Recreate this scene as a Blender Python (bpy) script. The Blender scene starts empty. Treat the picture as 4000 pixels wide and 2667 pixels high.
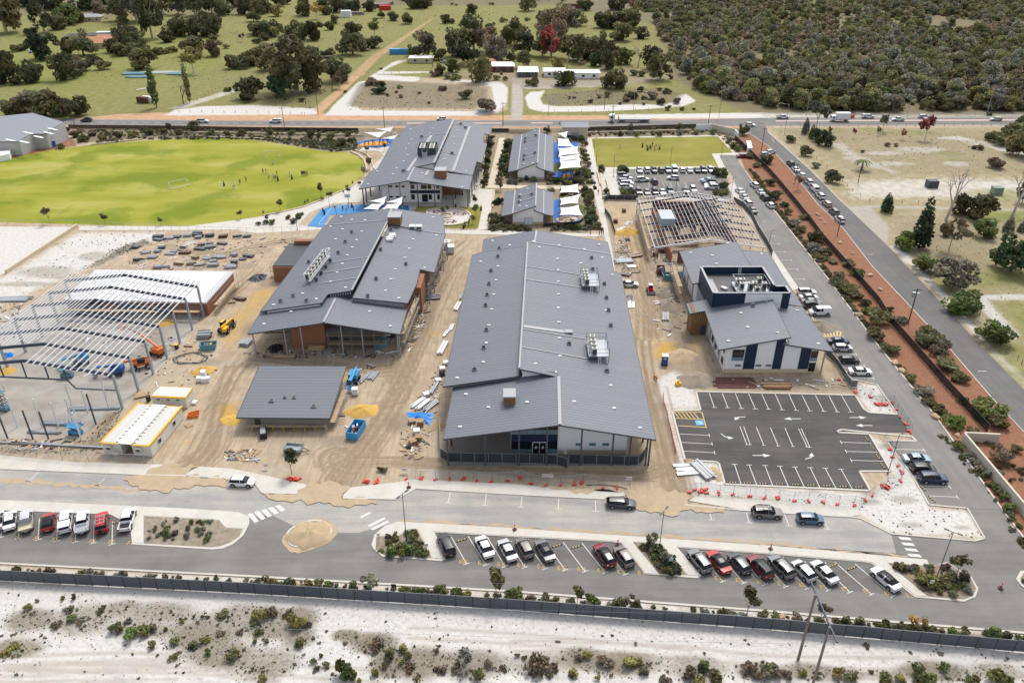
import bpy,bmesh,math,random
import numpy as np
from mathutils import Vector,Matrix
from mathutils.geometry import tessellate_polygon
R=random.Random(11)
D=bpy.data
S=bpy.context.scene
g8=S.collection
c6=math.radians
# camera, sky, sun, exposure
g5,e0,f3=88.0,c6(30.0),3111.0
h4=D.cameras.new('camera')
cam=D.objects.new('camera',h4)
g8 .objects.link(cam)
cam.location=(0,0,g5)
cam.rotation_euler=(math.pi/2-e0,0,0)
h4 .sensor_width=36.0
h4 .lens=f3/4000*36
h4 .clip_end=6000
S.camera=cam
gc,hq=c6(56),c6(20)
iv=D.worlds.new('World')
S.world=iv
iv.use_nodes=True
wn=iv.node_tree
kk=wn.nodes.new('ShaderNodeTexSky')
kk.sky_type='NISHITA'
kk.sun_disc=False
kk.sun_elevation=gc
kk.sun_rotation=hq
kk.air_density=1.0
kk.dust_density=3.0
kk.ozone_density=1.0
bg=wn.nodes['Background']
bg.inputs['Strength'].default_value=.15
hs=wn.nodes.new('ShaderNodeHueSaturation')
hs.inputs['Saturation'].default_value=.4
wn.links.new(kk.outputs[0],hs.inputs['Color'])
wn.links.new(hs.outputs[0],bg.inputs['Color'])
h0=D.lights.new('sun','SUN')
h0 .energy=1.5
h0 .angle=c6(13)
h0 .color=(1.0,.95,.87)
sun=D.objects.new('sun',h0)
g8 .objects.link(sun)
sdir=Vector((math.sin(hq)*math.cos(gc),math.cos(hq)*math.cos(gc),math.sin(gc)))
sun.rotation_euler=sdir.to_track_quat('Z','Y').to_euler()
S.view_settings.view_transform='Standard'
S.view_settings.look='None'
S.view_settings.gamma=1
S.view_settings.use_curve_mapping=False
S.view_settings.exposure=.72
# helpers
_c,_s=math.cos(e0),math.sin(e0)
def G(x,y,z=.0):
 0
 u,v=x-2000.0,y-1333.5
 t=(g5-z)/(f3*_s+v*_c)
 return Vector((u*t,(f3*_c-v*_s)*t,z))
def PT(s):
 return[tuple(float(v)if '.' in v else int(v)for v in p.split(','))for p in s.split()]
def GP(bz,z=.0):
 return[G(x,y,z)for x,y in bz]
class MB:
 0
 def __init__(ba):
  ba.v,ba.f,ba.m=[],[],[]
 def p_(ba,bz,mi=0):
  n=len(ba.v)
  ba.v+=[tuple(p)for p in bz]
  ba.f.append(tuple(range(n,n+len(bz))))
  ba.m.append(mi)
  return ba
 def h_(ba,p,mi=0):
  n=len(ba.v)
  ba.v+=[tuple(q)for q in p]
  for q in((3,2,1,0),(4,5,6,7),(0,1,5,4),(1,2,6,5),(2,3,7,6),(3,0,4,7)):
   ba.f.append(tuple(n+i for i in q))
   ba.m.append(mi)
  return ba
 def x_(ba,x0,y0,z0,x1,y1,z1,mi=0):
  x0,x1=min(x0,x1),max(x0,x1)
  y0,y1=min(y0,y1),max(y0,y1)
  return ba.h_([(x0,y0,z0),(x1,y0,z0),(x1,y1,z0),(x0,y1,z0),(x0,y0,z1),(x1,y0,z1),(x1,y1,z1),(x0,y1,z1)],mi)
 def o_(ba,cx,cy,dm,l,w,z0,z1,mi=0):
  c,s=math.cos(dm),math.sin(dm)
  q=[(cx+a*c-b*s,cy+a*s+b*c)for a,b in((-l/2,-w/2),(l/2,-w/2),(l/2,w/2),(-l/2,w/2))]
  return ba.h_([(x,y,z0)for x,y in q]+[(x,y,z1)for x,y in q],mi)
 def m_(ba,p,q,w,h,mi=0):
  p,q=Vector(p),Vector(q)
  d=(q-p).normalized()
  up=Vector((0,0,1))if abs(d.z)<.95 else Vector((0,1,0))
  a=d.cross(up).normalized()*(w/2)
  b=a.cross(d).normalized()*(h/2)
  return ba.h_([p-a-b,p+a-b,p+a+b,p-a+b,q-a-b,q+a-b,q+a+b,q-a+b],mi)
 def t_(ba,p,q,r0,r1=None,n=6,mi=0):
  r1=r0 if r1 is None else r1
  p,q=Vector(p),Vector(q)
  d=(q-p).normalized()
  up=Vector((0,0,1))if abs(d.z)<.95 else Vector((0,1,0))
  a=d.cross(up).normalized()
  b=a.cross(d)
  k=len(ba.v)
  for(o,r)in((p,r0),(q,r1)):
   for i in range(n):
    t=2*math.pi*i/n
    ba.v.append(tuple(o+a*(r*math.cos(t))+b*(r*math.sin(t))))
  for i in range(n):
   j=(i+1)%n
   ba.f.append((k+i,k+n+i,k+n+j,k+j));ba.m.append(mi)
  ba.f.append(tuple(k+i for i in range(n)));ba.m.append(mi)
  ba.f.append(tuple(k+2*n-1-i for i in range(n)));ba.m.append(mi)
  return ba
 def r_(ba,bz,z0,z1,mi=0):
  0
  f0=z0 if callable(z0)else(lambda x,y:z0)
  f1=z1 if callable(z1)else(lambda x,y:z1)
  P2=[(p[0],p[1])for p in bz]
  area=sum(P2[i][0]*P2[(i+1)%len(P2)][1]-P2[(i+1)%len(P2)][0]*P2[i][1]for i in range(len(P2)))
  if area<0:
   P2=P2[::-1]
  n,k=len(P2),len(ba.v)
  ba.v+=[(x,y,f0(x,y))for x,y in P2]+[(x,y,f1(x,y))for x,y in P2]
  ba.f.append(tuple(k+n+i for i in range(n)));ba.m.append(mi)
  ba.f.append(tuple(k+n-1-i for i in range(n)));ba.m.append(mi)
  for i in range(n):
   j=(i+1)%n
   ba.f.append((k+i,k+j,k+n+j,k+n+i));ba.m.append(mi)
  return ba
 def b_(ba,au,i6,a7=None,he=False,ab=False):
  me=D.meshes.new(au)
  km=Vector((0,0,0))if(a7 is None or ab)else wloc(a7)
  me.from_pydata([(a-km.x,b-km.y,c-km.z)for a,b,c in ba.v],[],ba.f)
  if not isinstance(i6,(list,tuple)):
   i6=[i6]
  for m in i6:
   me.materials.append(m)
  if len(i6)>1:
   me.polygons.foreach_set('material_index',ba.m)
  if he:
   me.polygons.foreach_set('use_smooth',[True]*len(ba.f))
  me.update()
  o=D.objects.new(au,me)
  g8 .objects.link(o)
  if a7 is not None:
   o.parent=a7
  return o
def wloc(o):
 v=Vector(o.location)
 while o.parent is not None:
  o=o.parent
  v=v+Vector(o.location)
 return v
def eq(o,ad=None,fo=None,ao=None,av=None):
 if ad:o['label']=ad
 if fo:o['category']=fo
 if ao:o['group']=ao
 if av:o['kind']=av
 return o
def ag(au,ad,fo,loc=(0,0,0),rz=.0,ao=None):
 o=D.objects.new(au,None)
 o.empty_display_size=.3
 g8 .objects.link(o)
 o.location=loc
 o.rotation_euler=(0,0,rz)
 return eq(o,ad,fo,ao)
KIDS={}
def kids(o):
 return list(o.children)
def fu(o,a7=None):
 c=o.copy()
 g8 .objects.link(c)
 if a7 is not None:
  c.parent=a7
 for ch in dh(o):
  fu(ch,c)
 return c
def dh(o):
 k=o.as_pointer()
 if k not in KIDS:
  KIDS[k]=list(o.children)
 return KIDS[k]
jg=set()
def place(fq,loc,rz=.0,ad=None,ao=None,fa=None,fo=None):
 0
 if fq.as_pointer()not in jg:
  dh(fq)
  for ch in dh(fq):
   dh(ch)
  jg.add(fq.as_pointer())
  o=fq
 else:
  o=fu(fq)
 o.location=loc
 o.rotation_euler=(0,0,rz)
 o.scale=(fa,)*3 if isinstance(fa,(int,float))else(fa or(1,1,1))
 if ad:o['label']=ad
 if ao:o['group']=ao
 if fo:o['category']=fo
 return o
def d3(p_,nx,ny,d):
 0
 ei=[]
 for i in range(len(p_)):
  a,b=p_[i],p_[(i+1)%len(p_)]
  da,db=nx*a[0]+ny*a[1]-d,nx*b[0]+ny*b[1]-d
  if da<=0:
   ei.append(a)
  if(da<0<db)or(db<0<da):
   t=da/(da-db)
   ei.append((a[0]+(b[0]-a[0])*t,a[1]+(b[1]-a[1])*t))
 return ei
def convex(P2):
 sg=0
 n=len(P2)
 for i in range(n):
  a,b,c=P2[i],P2[(i+1)%n],P2[(i+2)%n]
  k=(b[0]-a[0])*(c[1]-b[1])-(b[1]-a[1])*(c[0]-b[0])
  if abs(k)<1e-9:continue
  if sg and(k>0)!=(sg>0):return False
  sg=k
 return True
def hc(p_,hp,dn,gap=.0,km=.0):
 0
 nx,ny=-math.sin(hp),math.cos(hp)
 P2=[(p[0],p[1])for p in p_]
 if convex(P2):
  bc=[P2]
 else:
  tri=tessellate_polygon([[Vector((x,y,0))for x,y in P2]])
  bc=[[P2[i]for i in t]for t in tri]
 t=[nx*x+ny*y for x,y in P2]
 a,b=min(t),max(t)
 k=a+km
 ei=[]
 while k<b-1e-6:
  row=[]
  for q0 in bc:
   q=d3(d3(q0,nx,ny,min(k+dn-gap,b)),-nx,-ny,-max(k,a))
   if len(q)>=3:
    ar=abs(sum(q[i][0]*q[(i+1)%len(q)][1]-q[(i+1)%len(q)][0]*q[i][1]for i in range(len(q))))/2
    if ar>.01:
     row.append(q)
  if row:
   ei.append(row)
  k+=dn
 return ei
def jag(bz,amp,i1,cr=1):
 0
 r=random.Random(cr)
 ei=[]
 n=len(bz)
 for i in range(n):
  a,b=Vector((bz[i][0],bz[i][1])),Vector((bz[(i+1)%n][0],bz[(i+1)%n][1]))
  m=max(1,int((b-a).length/i1))
  ir=Vector((-(b-a).y,(b-a).x))
  if ir.length>0:ir.normalize()
  for k in range(m):
   o=(r.random()-.5)*2*amp*(.4 if k==0 else 1)
   q=a.lerp(b,k/m)+ir*o
   ei.append((q.x,q.y))
 return ei
def az(bz,n=4):
 0
 P2=[Vector((p[0],p[1]))for p in bz]
 ei=[]
 m=len(P2)
 for i in range(m):
  a,b,c,d=P2[i-1],P2[i],P2[(i+1)%m],P2[(i+2)%m]
  for k in range(n):
   t=k/n
   q=.5*((2*b)+(c-a)*t+(2*a-5*b+4*c-d)*t*t+(3*b-a-3*c+d)*t**3)
   ei.append((q.x,q.y))
 return ei
 # materials
def dq(m):
 m.use_nodes=True
 nt=m.node_tree
 return nt,nt.nodes['Principled BSDF']
def N(nt,typ,**kw):
 n=nt.nodes.new(typ)
 for k,v in kw.items():
  setattr(n,k,v)
 return n
def ds(nt,fa=(1,1,1),rot=.0,av='Object'):
 tc=N(nt,'ShaderNodeTexCoord')
 mp=N(nt,'ShaderNodeMapping')
 mp.inputs['Scale'].default_value=fa
 mp.inputs['Rotation'].default_value=(0,0,rot)
 nt.links.new(tc.outputs[av],mp.inputs['Vector'])
 return mp.outputs[0]
def co(nt,g9,fa,detail=4,ac=.6):
 n=N(nt,'ShaderNodeTexNoise')
 n.inputs['Scale'].default_value=fa
 n.inputs['Detail'].default_value=detail
 n.inputs['Roughness'].default_value=ac
 if g9 is not None:
  nt.links.new(g9,n.inputs['Vector'])
 return n.outputs['Fac']
def de(nt,fac,ki):
 r=N(nt,'ShaderNodeValToRGB')
 e=r.color_ramp.elements
 while len(e)<len(ki):
  e.new(.5)
 for i,(p,c)in enumerate(ki):
  e[i].position=p
  e[i].color=c if len(c)==4 else(*c,1)
 nt.links.new(fac,r.inputs[0])
 return r.outputs[0]
def c8(nt,fac,a,b,mode='MIX'):
 m=N(nt,'ShaderNodeMix',data_type='RGBA',blend_type=mode)
 for sock,v in((m.inputs[0],fac),(m.inputs[6],a),(m.inputs[7],b)):
  if hasattr(v,'is_output'):
   nt.links.new(v,sock)
  elif isinstance(v,(int,float)):
   sock.default_value=v
  else:
   sock.default_value=(*v[:3],1)
 return m.outputs[2]
def b0(nt,op,a,b=None,c=None,jb=False):
 m=N(nt,'ShaderNodeMath',operation=op,use_clamp=jb)
 for i,v in enumerate((a,b,c)):
  if v is None:continue
  if hasattr(v,'is_output'):
   nt.links.new(v,m.inputs[i])
  else:
   m.inputs[i].default_value=v
 return m.outputs[0]
ke={}
def bd(au,es,ac=.75,gq=.0,bj=.0,aj=1.0,gb=.0,eb=8.0,dl=.35,hk=False,cf=.0,dz=(1,1,1),fc=None,coat=.0,fx=1.0):
 0
 if au in ke:
  return ke[au]
 m=D.materials.new(au)
 nt,b=dq(m)
 b.inputs['Roughness'].default_value=ac
 b.inputs['Metallic'].default_value=gq
 b.inputs['Specular IOR Level'].default_value=dl
 if coat:
  b.inputs['Coat Weight'].default_value=coat
  b.inputs['Coat Roughness'].default_value=.08
 g9=ds(nt,dz)
 if hk:
  oi=N(nt,'ShaderNodeObjectInfo')
  bc=oi.outputs['Color']
 else:
  rgb=N(nt,'ShaderNodeRGB')
  rgb.outputs[0].default_value=(*es,1)
  bc=rgb.outputs[0]
 if bj or fc:
  f=co(nt,g9,aj,5,.65)
  if fc:
   f2=b0(nt,'MULTIPLY_ADD',f,2.4,-.7,jb=True)
   bc=c8(nt,f2,bc,fc)
  if bj:
   k=b0(nt,'MULTIPLY_ADD',co(nt,g9,aj*4.3,4,.7),2*bj,1-bj)
   mm=N(nt,'ShaderNodeVectorMath',operation='SCALE')
   nt.links.new(bc,mm.inputs[0]);nt.links.new(k,mm.inputs['Scale'])
   bc=mm.outputs[0]
 if cf:
  oi=N(nt,'ShaderNodeObjectInfo')
  k=b0(nt,'MULTIPLY_ADD',oi.outputs['Random'],2*cf,1-cf)
  mm=N(nt,'ShaderNodeVectorMath',operation='SCALE')
  nt.links.new(bc,mm.inputs[0]);nt.links.new(k,mm.inputs['Scale'])
  bc=mm.outputs[0]
 nt.links.new(bc,b.inputs['Base Color'])
 if gb:
  bp=N(nt,'ShaderNodeBump')
  bp.inputs['Strength'].default_value=min(1,gb)
  bp.inputs['Distance'].default_value=.05
  nt.links.new(co(nt,g9,eb,5,.7),bp.inputs['Height'])
  nt.links.new(bp.outputs[0],b.inputs['Normal'])
 if fx<1:
  b.inputs['Alpha'].default_value=fx
 ke[au]=m
 return m
jk=bd('roof_steel',(.116,.127,.15),ac=.5,gq=.0,bj=.06,aj=.25,cf=.035,dl=.4)
M_trim=bd('roof_trim',(.14,.145,.16),ac=.5,bj=.06)
ai=bd('dark_steel',(.055,.06,.07),ac=.5,bj=.08)
ez=bd('grey_post',(.075,.08,.095),ac=.5,bj=.08)
al=bd('pale_flashing',(.29,.29,.3),ac=.45,bj=.08)
aw=bd('white_wall',(.8,.8,.79),ac=.8,bj=.05,aj=.5)
aa=bd('white_metal',(.68,.69,.7),ac=.4,bj=.04)
ff=bd('navy_cladding',(.01,.026,.06),ac=.5,bj=.12,aj=.6)
ct=bd('window_glass',(.012,.014,.018),ac=.08,dl=.6)
ev=bd('teal_glass',(.16,.25,.28),ac=.15,dl=.5,bj=.05)
ae=bd('galvanised_steel',(.3,.33,.36),ac=.45,gq=.25,bj=.1)
be=bd('purlin_steel',(.62,.64,.66),ac=.4,gq=.2,bj=.06)
cp=bd('rafter_paint',(.045,.062,.092),ac=.55,bj=.12)
ge=bd('pale_concrete',(.5,.48,.44),ac=.9,bj=.06,aj=.35,fc=(.44,.415,.365),cf=.03)
fh=bd('kerb_concrete',(.47,.445,.395),ac=.9,bj=.12,aj=.7)
bk=bd('cream_limestone',(.52,.44,.31),ac=.9,bj=.1,aj=.6,cf=.03)
cg=bd('brick',(.27,.125,.07),ac=.9,bj=.14,aj=2.0,cf=.1)
a9=bd('rusty_brick',(.125,.055,.045),ac=.9,bj=.2,aj=1.0,cf=.08)
a2=bd('raw_timber',(.4,.29,.17),ac=.9,bj=.15,aj=1.5,cf=.12)
gw=bd('plywood_sheet',(.22,.12,.06),ac=.85,bj=.15,aj=1.0,cf=.06)
d9=bd('red_plastic',(.55,.035,.02),ac=.5,bj=.1)
c2=bd('orange_paint',(.6,.14,.02),ac=.45,bj=.1)
b4=bd('yellow_paint',(.72,.4,.015),ac=.45,bj=.06)
ed=bd('blue_paint',(.015,.085,.3),ac=.45,bj=.08)
cq=bd('sky_blue_paint',(.05,.27,.52),ac=.45,bj=.08)
bv=bd('blue_grey_skip',(.11,.25,.31),ac=.6,bj=.2,aj=2)
M_sail=bd('white_sail_cloth',(.76,.755,.74),ac=.8,bj=.02)
a4=bd('black_plastic',(.02,.02,.022),ac=.6)
c9=bd('tyre_rubber',(.022,.022,.023),ac=.85)
hr=bd('weathered_wood',(.19,.165,.135),ac=.9,bj=.2,aj=3,dz=(6,6,.6))
c3=bd('white_line_paint',(.52,.51,.485),ac=.8,bj=.2,aj=3)
e7=bd('yellow_line_paint',(.56,.4,.14),ac=.8,bj=.14,aj=3)
d6=bd('shade_cloth',(.05,.055,.06),ac=.9,bj=.15,fx=.82)
eo=bd('black_mesh',(.012,.014,.018),ac=.8,fx=.75)
jh=bd('wire_mesh',(.35,.36,.37),ac=.6,fx=.12)
j5=bd('pale_boulder',(.42,.3,.19),ac=.9,bj=.25,aj=1.5,gb=.4)
M_junk=bd('assorted_material',(.3,.3,.3),ac=.7,hk=True,bj=.15,aj=2)
def gn(nm,joints,edges,radii):
 me=D.meshes.new(nm);me.from_pydata(joints,edges,[])
 o=D.objects.new(nm,me);g8 .objects.link(o)
 sk=o.modifiers.new('skin','SKIN');sk.use_smooth_shade=True
 for i,r_ in enumerate(radii):
  me.skin_vertices[0].data[i].radius=(r_,r_)
  me.skin_vertices[0].data[i].use_root=(i==0)
 o.modifiers.new('sub','SUBSURF').levels=1
 dg=bpy.context.evaluated_depsgraph_get()
 m2=D.meshes.new_from_object(o.evaluated_get(dg))
 D.objects.remove(o)
 m2 .name=nm
 return m2
def gu(e3):
 if e3=='sit':fn,kn,an=.25,((.12,-.42,.45),(-.12,-.42,.45)),((.12,-.55,.06),(-.12,-.55,.06))
 elif e3=='walk':fn,kn,an=.92,((.1,-.22,.5),(-.1,.12,.48)),((.1,-.2,.07),(-.1,.42,.16))
 else:fn,kn,an=.92,((.1,-.02,.5),(-.1,-.02,.5)),((.11,.0,.07),(-.11,.0,.07))
 J=[(0,0,fn),(0,.02,fn+.28),(0,.02,fn+.5),(0,0,fn+.62),(0,-.02,fn+.76)]
 Rr=[.14,.14,.13,.055,.105]
 E=[(0,1),(1,2),(2,3),(3,4)]
 for s in(0,1):
  sg=1 if s==0 else-1
  b=len(J);sw=(.18 if e3=='walk' else .04)*sg
  J+=[(sg*.2,.02,fn+.48),(sg*.27,.03+sw*.5,fn+.22),(sg*.26,-.06+sw,fn-.02+(.1 if e3=='sit' else 0)),(sg*.26,-.1+sw,fn-.1+(.1 if e3=='sit' else 0))]
  Rr+=[.06,.048,.038,.04];E+=[(2,b),(b,b+1),(b+1,b+2),(b+2,b+3)]
  b=len(J);f=an[s]
  J+=[(sg*.09,0,fn-.06),kn[s],f,(f[0],f[1]-.16,.045)]
  Rr+=[.095,.068,.045,.04];E+=[(0,b),(b,b+1),(b+1,b+2),(b+2,b+3)]
 return J,E,Rr,fn
jf={}
for pz in('stand','walk','sit'):
 J,E,Rr,fn=gu(pz)
 jf[pz]=(gn('person_body',J,E,Rr),fn)
 # the ground sheet: masks painted over a fine grid, broken up in the shader
def axis(segs):
 ei=[]
 for a,b,st in segs:
  n=max(1,int(round((b-a)/st)))
  ei+=[a+(b-a)*i/n for i in range(n)]
 ei.append(segs[-1][1])
 return np.array(ei)
gx=axis(PT('-3000,-700,230 -700,-320,9 -320,-125,1.6 -125,112,.42 112,330,1.6 330,700,9 700,3000,230'))
gy=axis(PT('20,56,4 56,215,.42 215,360,.9 360,800,3.2 800,1200,20 1200,6000,400'))
XX,YY=np.meshgrid(gx,gy)
PX,PY=XX.ravel(),YY.ravel()
NV=PX.size
im={k:np.zeros(NV,np.float32)for k in('white','yellow','dark','track','green','dry','scrub','mulch','orange','grey')}
def sdist(p_,x,y):
 d2=np.full(x.shape,1e18)
 f9=np.zeros(x.shape,bool)
 n=len(p_)
 for i in range(n):
  ax,ay=p_[i][0],p_[i][1]
  bx,by=p_[(i+1)%n][0],p_[(i+1)%n][1]
  ex,ey=bx-ax,by-ay
  t=np.clip(((x-ax)*ex+(y-ay)*ey)/(ex*ex+ey*ey+1e-12),0,1)
  d2=np.minimum(d2,(x-ax-t*ex)**2+(y-ay-t*ey)**2)
  c=((ay>y)!=(by>y))&(x<(bx-ax)*(y-ay)/(by-ay+1e-12)+ax)
  f9^=c
 d=np.sqrt(d2)
 return np.where(f9,-d,d)
def af(key,p_,val=1.0,jc=3.0,px=True):
 P2=[tuple(G(*p)[:2])for p in p_]if px else p_
 xs,ys=[p[0]for p in P2],[p[1]for p in P2]
 hg=np.nonzero((PX>min(xs)-jc)&(PX<max(xs)+jc)&(PY>min(ys)-jc)&(PY<max(ys)+jc))[0]
 if hg.size==0:return
 d=sdist(P2,PX[hg],PY[hg])
 a=np.clip(.5-d/(2*jc),0,1).astype(np.float32)
 a=a*a*(3-2*a)
 m=im[key]
 m[hg]=m[hg]*(1-a)+val*a
def e9(key,x,y,rx,ry,val=1.0,px=True):
 0
 c=G(x,y)
 ax=abs(G(x+rx,y).x-c.x)
 ay=abs(G(x,y-ry).y-G(x,y+ry).y)/2
 hg=np.nonzero((abs(PX-c.x)<2*ax)&(abs(PY-c.y)<2*ay))[0]
 d=np.sqrt(((PX[hg]-c.x)/ax)**2+((PY[hg]-c.y)/ay)**2)
 a=np.clip(1.5-d,0,1)
 a=(a*a*(3-2*a)).astype(np.float32)
 m=im[key]
 m[hg]=m[hg]*(1-a)+val*a
def ha(bz,offs=(-.85,.85),w=.45,val=.8,key='track',px=True):
 0
 L=[Vector(tuple(G(*p)[:2]))for p in bz]if px else[Vector(p)for p in bz]
 Q=[]
 for i in range(len(L)-1):
  a,b,c,d=L[max(i-1,0)],L[i],L[i+1],L[min(i+2,len(L)-1)]
  for k in range(6):
   t=k/6
   Q.append(.5*((2*b)+(c-a)*t+(2*a-5*b+4*c-d)*t*t+(3*b-a-3*c+d)*t**3))
 Q.append(L[-1])
 for o in offs:
  W=[]
  for i in range(len(Q)):
   d=(Q[min(i+1,len(Q)-1)]-Q[max(i-1,0)])
   d.normalize()
   W.append((Q[i].x-d.y*o,Q[i].y+d.x*o))
  xs,ys=[p[0]for p in W],[p[1]for p in W]
  hg=np.nonzero((PX>min(xs)-2)&(PX<max(xs)+2)&(PY>min(ys)-2)&(PY<max(ys)+2))[0]
  x,y=PX[hg],PY[hg]
  d2=np.full(x.shape,1e9)
  for i in range(len(W)-1):
   ax,ay=W[i];ex,ey=W[i+1][0]-ax,W[i+1][1]-ay
   t=np.clip(((x-ax)*ex+(y-ay)*ey)/(ex*ex+ey*ey+1e-12),0,1)
   d2=np.minimum(d2,(x-ax-t*ex)**2+(y-ay-t*ey)**2)
  im[key][hg]=np.maximum(im[key][hg],(val*np.exp(-d2/(w*w))).astype(np.float32))
af('dry',PT('-600,462 3000,462 3400,470 6000,480 6000,-250 -600,-250'),1,4)
af('green',PT('-400,100 500,90 900,150 1000,260 700,330 300,460 -400,460'),.42,30)
af('green',PT('-400,230 300,230 380,300 100,330 -400,330'),.9,14)
af('green',PT('350,180 900,170 1010,230 700,270 400,280'),.55,16)
af('green',[(1000,120),(1300,110),(1260,150),(1000,170)],.4,16)
af('scrub',PT('2300,40 2560,100 2630,310 2700,345 2920,440 3300,452 6000,452 6000,-200 2300,-200'),1.0,8)
af('scrub',PT('1000,-60 1350,30 1500,25 2380,22 2400,-100 1000,-100'),.8,14)
af('scrub',PT('-600,55 500,75 620,60 1010,62 1100,-80 -600,-80'),.6,14)
af('scrub',PT('1700,280 2450,250 2630,310 2450,345 2060,340 1720,300'),.5,8)
af('scrub',PT('880,300 1060,290 1330,330 1240,430 1000,418 900,395'),.45,6)
af('dry',PT('1720,280 2500,270 2640,300 2520,340 2060,340'),.35,8)
af('white',PT('800,415 1000,411 1230,425 1240,448 640,452 680,430'),.95,2.5)
af('white',[(960,330),(1020,332),(720,425),(640,428)],.55,2)
af('orange',PT('620,440 1000,448 1400,440 1850,450 2900,452 2900,500 -300,505 -300,468 300,462 480,445'),.85,1.6)
af('orange',PT('1195,448 1250,448 1405,300 1430,285 1385,282 1340,330'),.9,1.3)
af('dry',PT('1290,445 1370,400 1440,315 1500,300 1850,310 1980,330 1985,430 1930,448'),.2,2)
af('white',PT('1270,452 1300,415 1400,320 1440,315 1370,415 1420,432 1860,436 1930,395 1920,340 1860,325 1740,318 1800,312 1960,322 1985,345 1980,400 1945,440 1880,452'),1,1.6)
af('scrub',PT('1400,325 1520,315 1720,325 1850,333 1905,345 1915,395 1850,428 1430,424 1352,412'),.72,3)
af('white',PT('1440,300 1540,240 1600,232 1530,262 1500,280 1700,278 1700,285 1480,292 1640,300 1640,316 1600,322 1470,312'),.75,2)
af('orange',PT('1360,300 1415,300 1480,230 1700,70 1690,70 1440,225'),.55,1.2)
af('white',PT('2050,380 2070,360 2130,355 2110,385 2120,410 2180,415 2600,408 2660,395 2640,375 2680,368 2720,395 2670,415 2560,425 2350,436 2120,438 2065,425'),1,1.6)
af('scrub',PT('2130,365 2350,350 2600,345 2680,370 2640,400 2500,408 2150,415 2108,390'),.7,3)
af('green',PT('2400,270 2620,290 2680,320 2640,345 2450,340'),.4,8)
af('grey',PT('1995,470 2040,468 2045,400 2040,330 2080,310 2300,318 2640,300 2640,306 2300,342 2060,350 2035,340 2045,310 2000,300'),.9,1.4)
af('white',[(2380,448),(3000,440),(3000,462),(2380,464)],.9,2.5)
af('white',PT('2970,440 3010,440 4200,435 4300,457 2970,462'),.6,2)
af('scrub',PT('3000,500 4600,495 4600,690 3330,690 3200,600'),.42,6)
af('scrub',PT('3400,830 4600,830 4600,1900 4000,1560 3816,1334 3520,960'),.35,6)
af('dry',PT('3000,500 4600,495 4600,760 4600,1800 4000,1560 3816,1334 3472,965 3289,790 3168,667'),.45,2)
af('white',PT('3290,700 3700,690 4400,700 4400,790 3300,780'),.58,8)
af('white',PT('3240,560 3330,640 3500,680 3520,672 3370,620 3290,550'),.6,3)
af('white',PT('3640,540 3800,555 3900,590 4200,640 4200,620 3900,570 3740,530'),.75,1.8)
af('white',[(3900,830),(3990,835),(3980,860),(3860,850)],.8,3)
for q in PT('3600,585,120,14 3450,600,90,10 3740,640,60,12 3480,640,100,10 3850,560,90,12 3350,620,50,14'):
 e9('white',*q,.55)
for q in PT('3250,510,60,12 3400,505,60,10 3700,600,70,12 3750,625,60,8 3900,760,150,25 3550,520,120,12'):
 e9('green',*q,.55)
af('green',[(3700,825),(4300,815),(4300,870),(3850,870)],.75,4)
af('green',PT('3560,1040 3700,1080 3900,1040 4300,1050 4300,1140 3800,1140 3700,1150'),.7,5)
af('scrub',PT('3520,880 3800,880 3900,1000 3700,1080 3500,980'),.5,5)
af('green',[(3860,1170),(4300,1170),(4300,1420),(4050,1380)],.7,4)
af('green',PT('3820,1334 3960,1330 4300,1500 4300,1700 3980,1500'),.65,4)
af('white',PT('3800,1150 4200,1150 4200,1172 3860,1172 3990,1310 3960,1330 3810,1190'),.9,1.4)
af('white',PT('3470,960 3520,960 3740,1190 3860,1334 4040,1500 4010,1520 3830,1334 3700,1190'),.7,1.6)
af('grey',PT('3300,805 3400,810 3470,880 3465,960 3380,880'),.95,1.2)
af('grey',PT('3310,795 3380,800 4300,822 4300,836 3400,812'),.7,1.0)
jr=PT('2910,667 3000,795 3025,824 3230,1084 3417,1334 3655,1627 3914,1989 4000,2102')
gv=PT('4000,1687 3872,1551 3719,1372 3553,1194 3408,1041 3293,892 3191,795 3091,667 3000,570 2925,520')
af('mulch',jr+[(4300,2300),(4300,2000)]+gv+[(2870,540)],1,.8)
for q in PT('3000,780,40,14 3100,940,25,40 3070,890,25,25 3180,1060,22,30 3300,1180,25,25 3340,1260,20,25 3480,1420,25,25 3560,1500,40,40 3625,1590,25,20 3420,1040,12,30 3250,920,14,18'):
 e9('white',*q,.75)
af('mulch',PT('-100,650 0,629 191,587 300,570 290,545 245,545 150,575 0,615 -100,640'),1,.6)
af('scrub',PT('270,500 3000,500 2900,525 1620,590 1390,590 1300,597 1000,549 553,540 300,560'),.85,1.5)
af('mulch',PT('900,532 1380,545 1400,585 1290,592 1080,555'),.3,4)
af('scrub',PT('1870,520 2410,520 2420,545 2300,560 2310,640 2340,860 2310,920 1880,920 1900,700'),.55,1.5)
af('track',PT('620,930 1010,930 1250,905 1200,1000 1040,1140 1000,1320 700,1420 640,1560 500,1720 500,1780 800,1830 2680,1940 2700,1880 2620,1840 2560,1560 2560,1300 2620,1000 2580,950 2380,760 2360,780 2480,1300 2560,1720 2560,1830 1720,1830 1730,1500 1850,1000 1760,930 1700,1100 1580,1330 1000,1420 1010,1060 700,1050'),.0,4)
af('white',PT('300,905 640,905 640,940 560,960 430,1020 330,1060 0,1200 -300,1330 -300,1220 17,1075'),.72,3)
af('white',PT('-300,905 0,885 285,886 17,1066 -300,1210'),1.0,.8)
af('scrub',PT('450,975 570,932 590,950 500,985 380,1040 330,1052'),.9,2)
for q in((180,1060,130,25),(100,1110,150,12),(360,1000,60,20),(240,1080,100,10)):
 e9('scrub',*q,.5)
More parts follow.
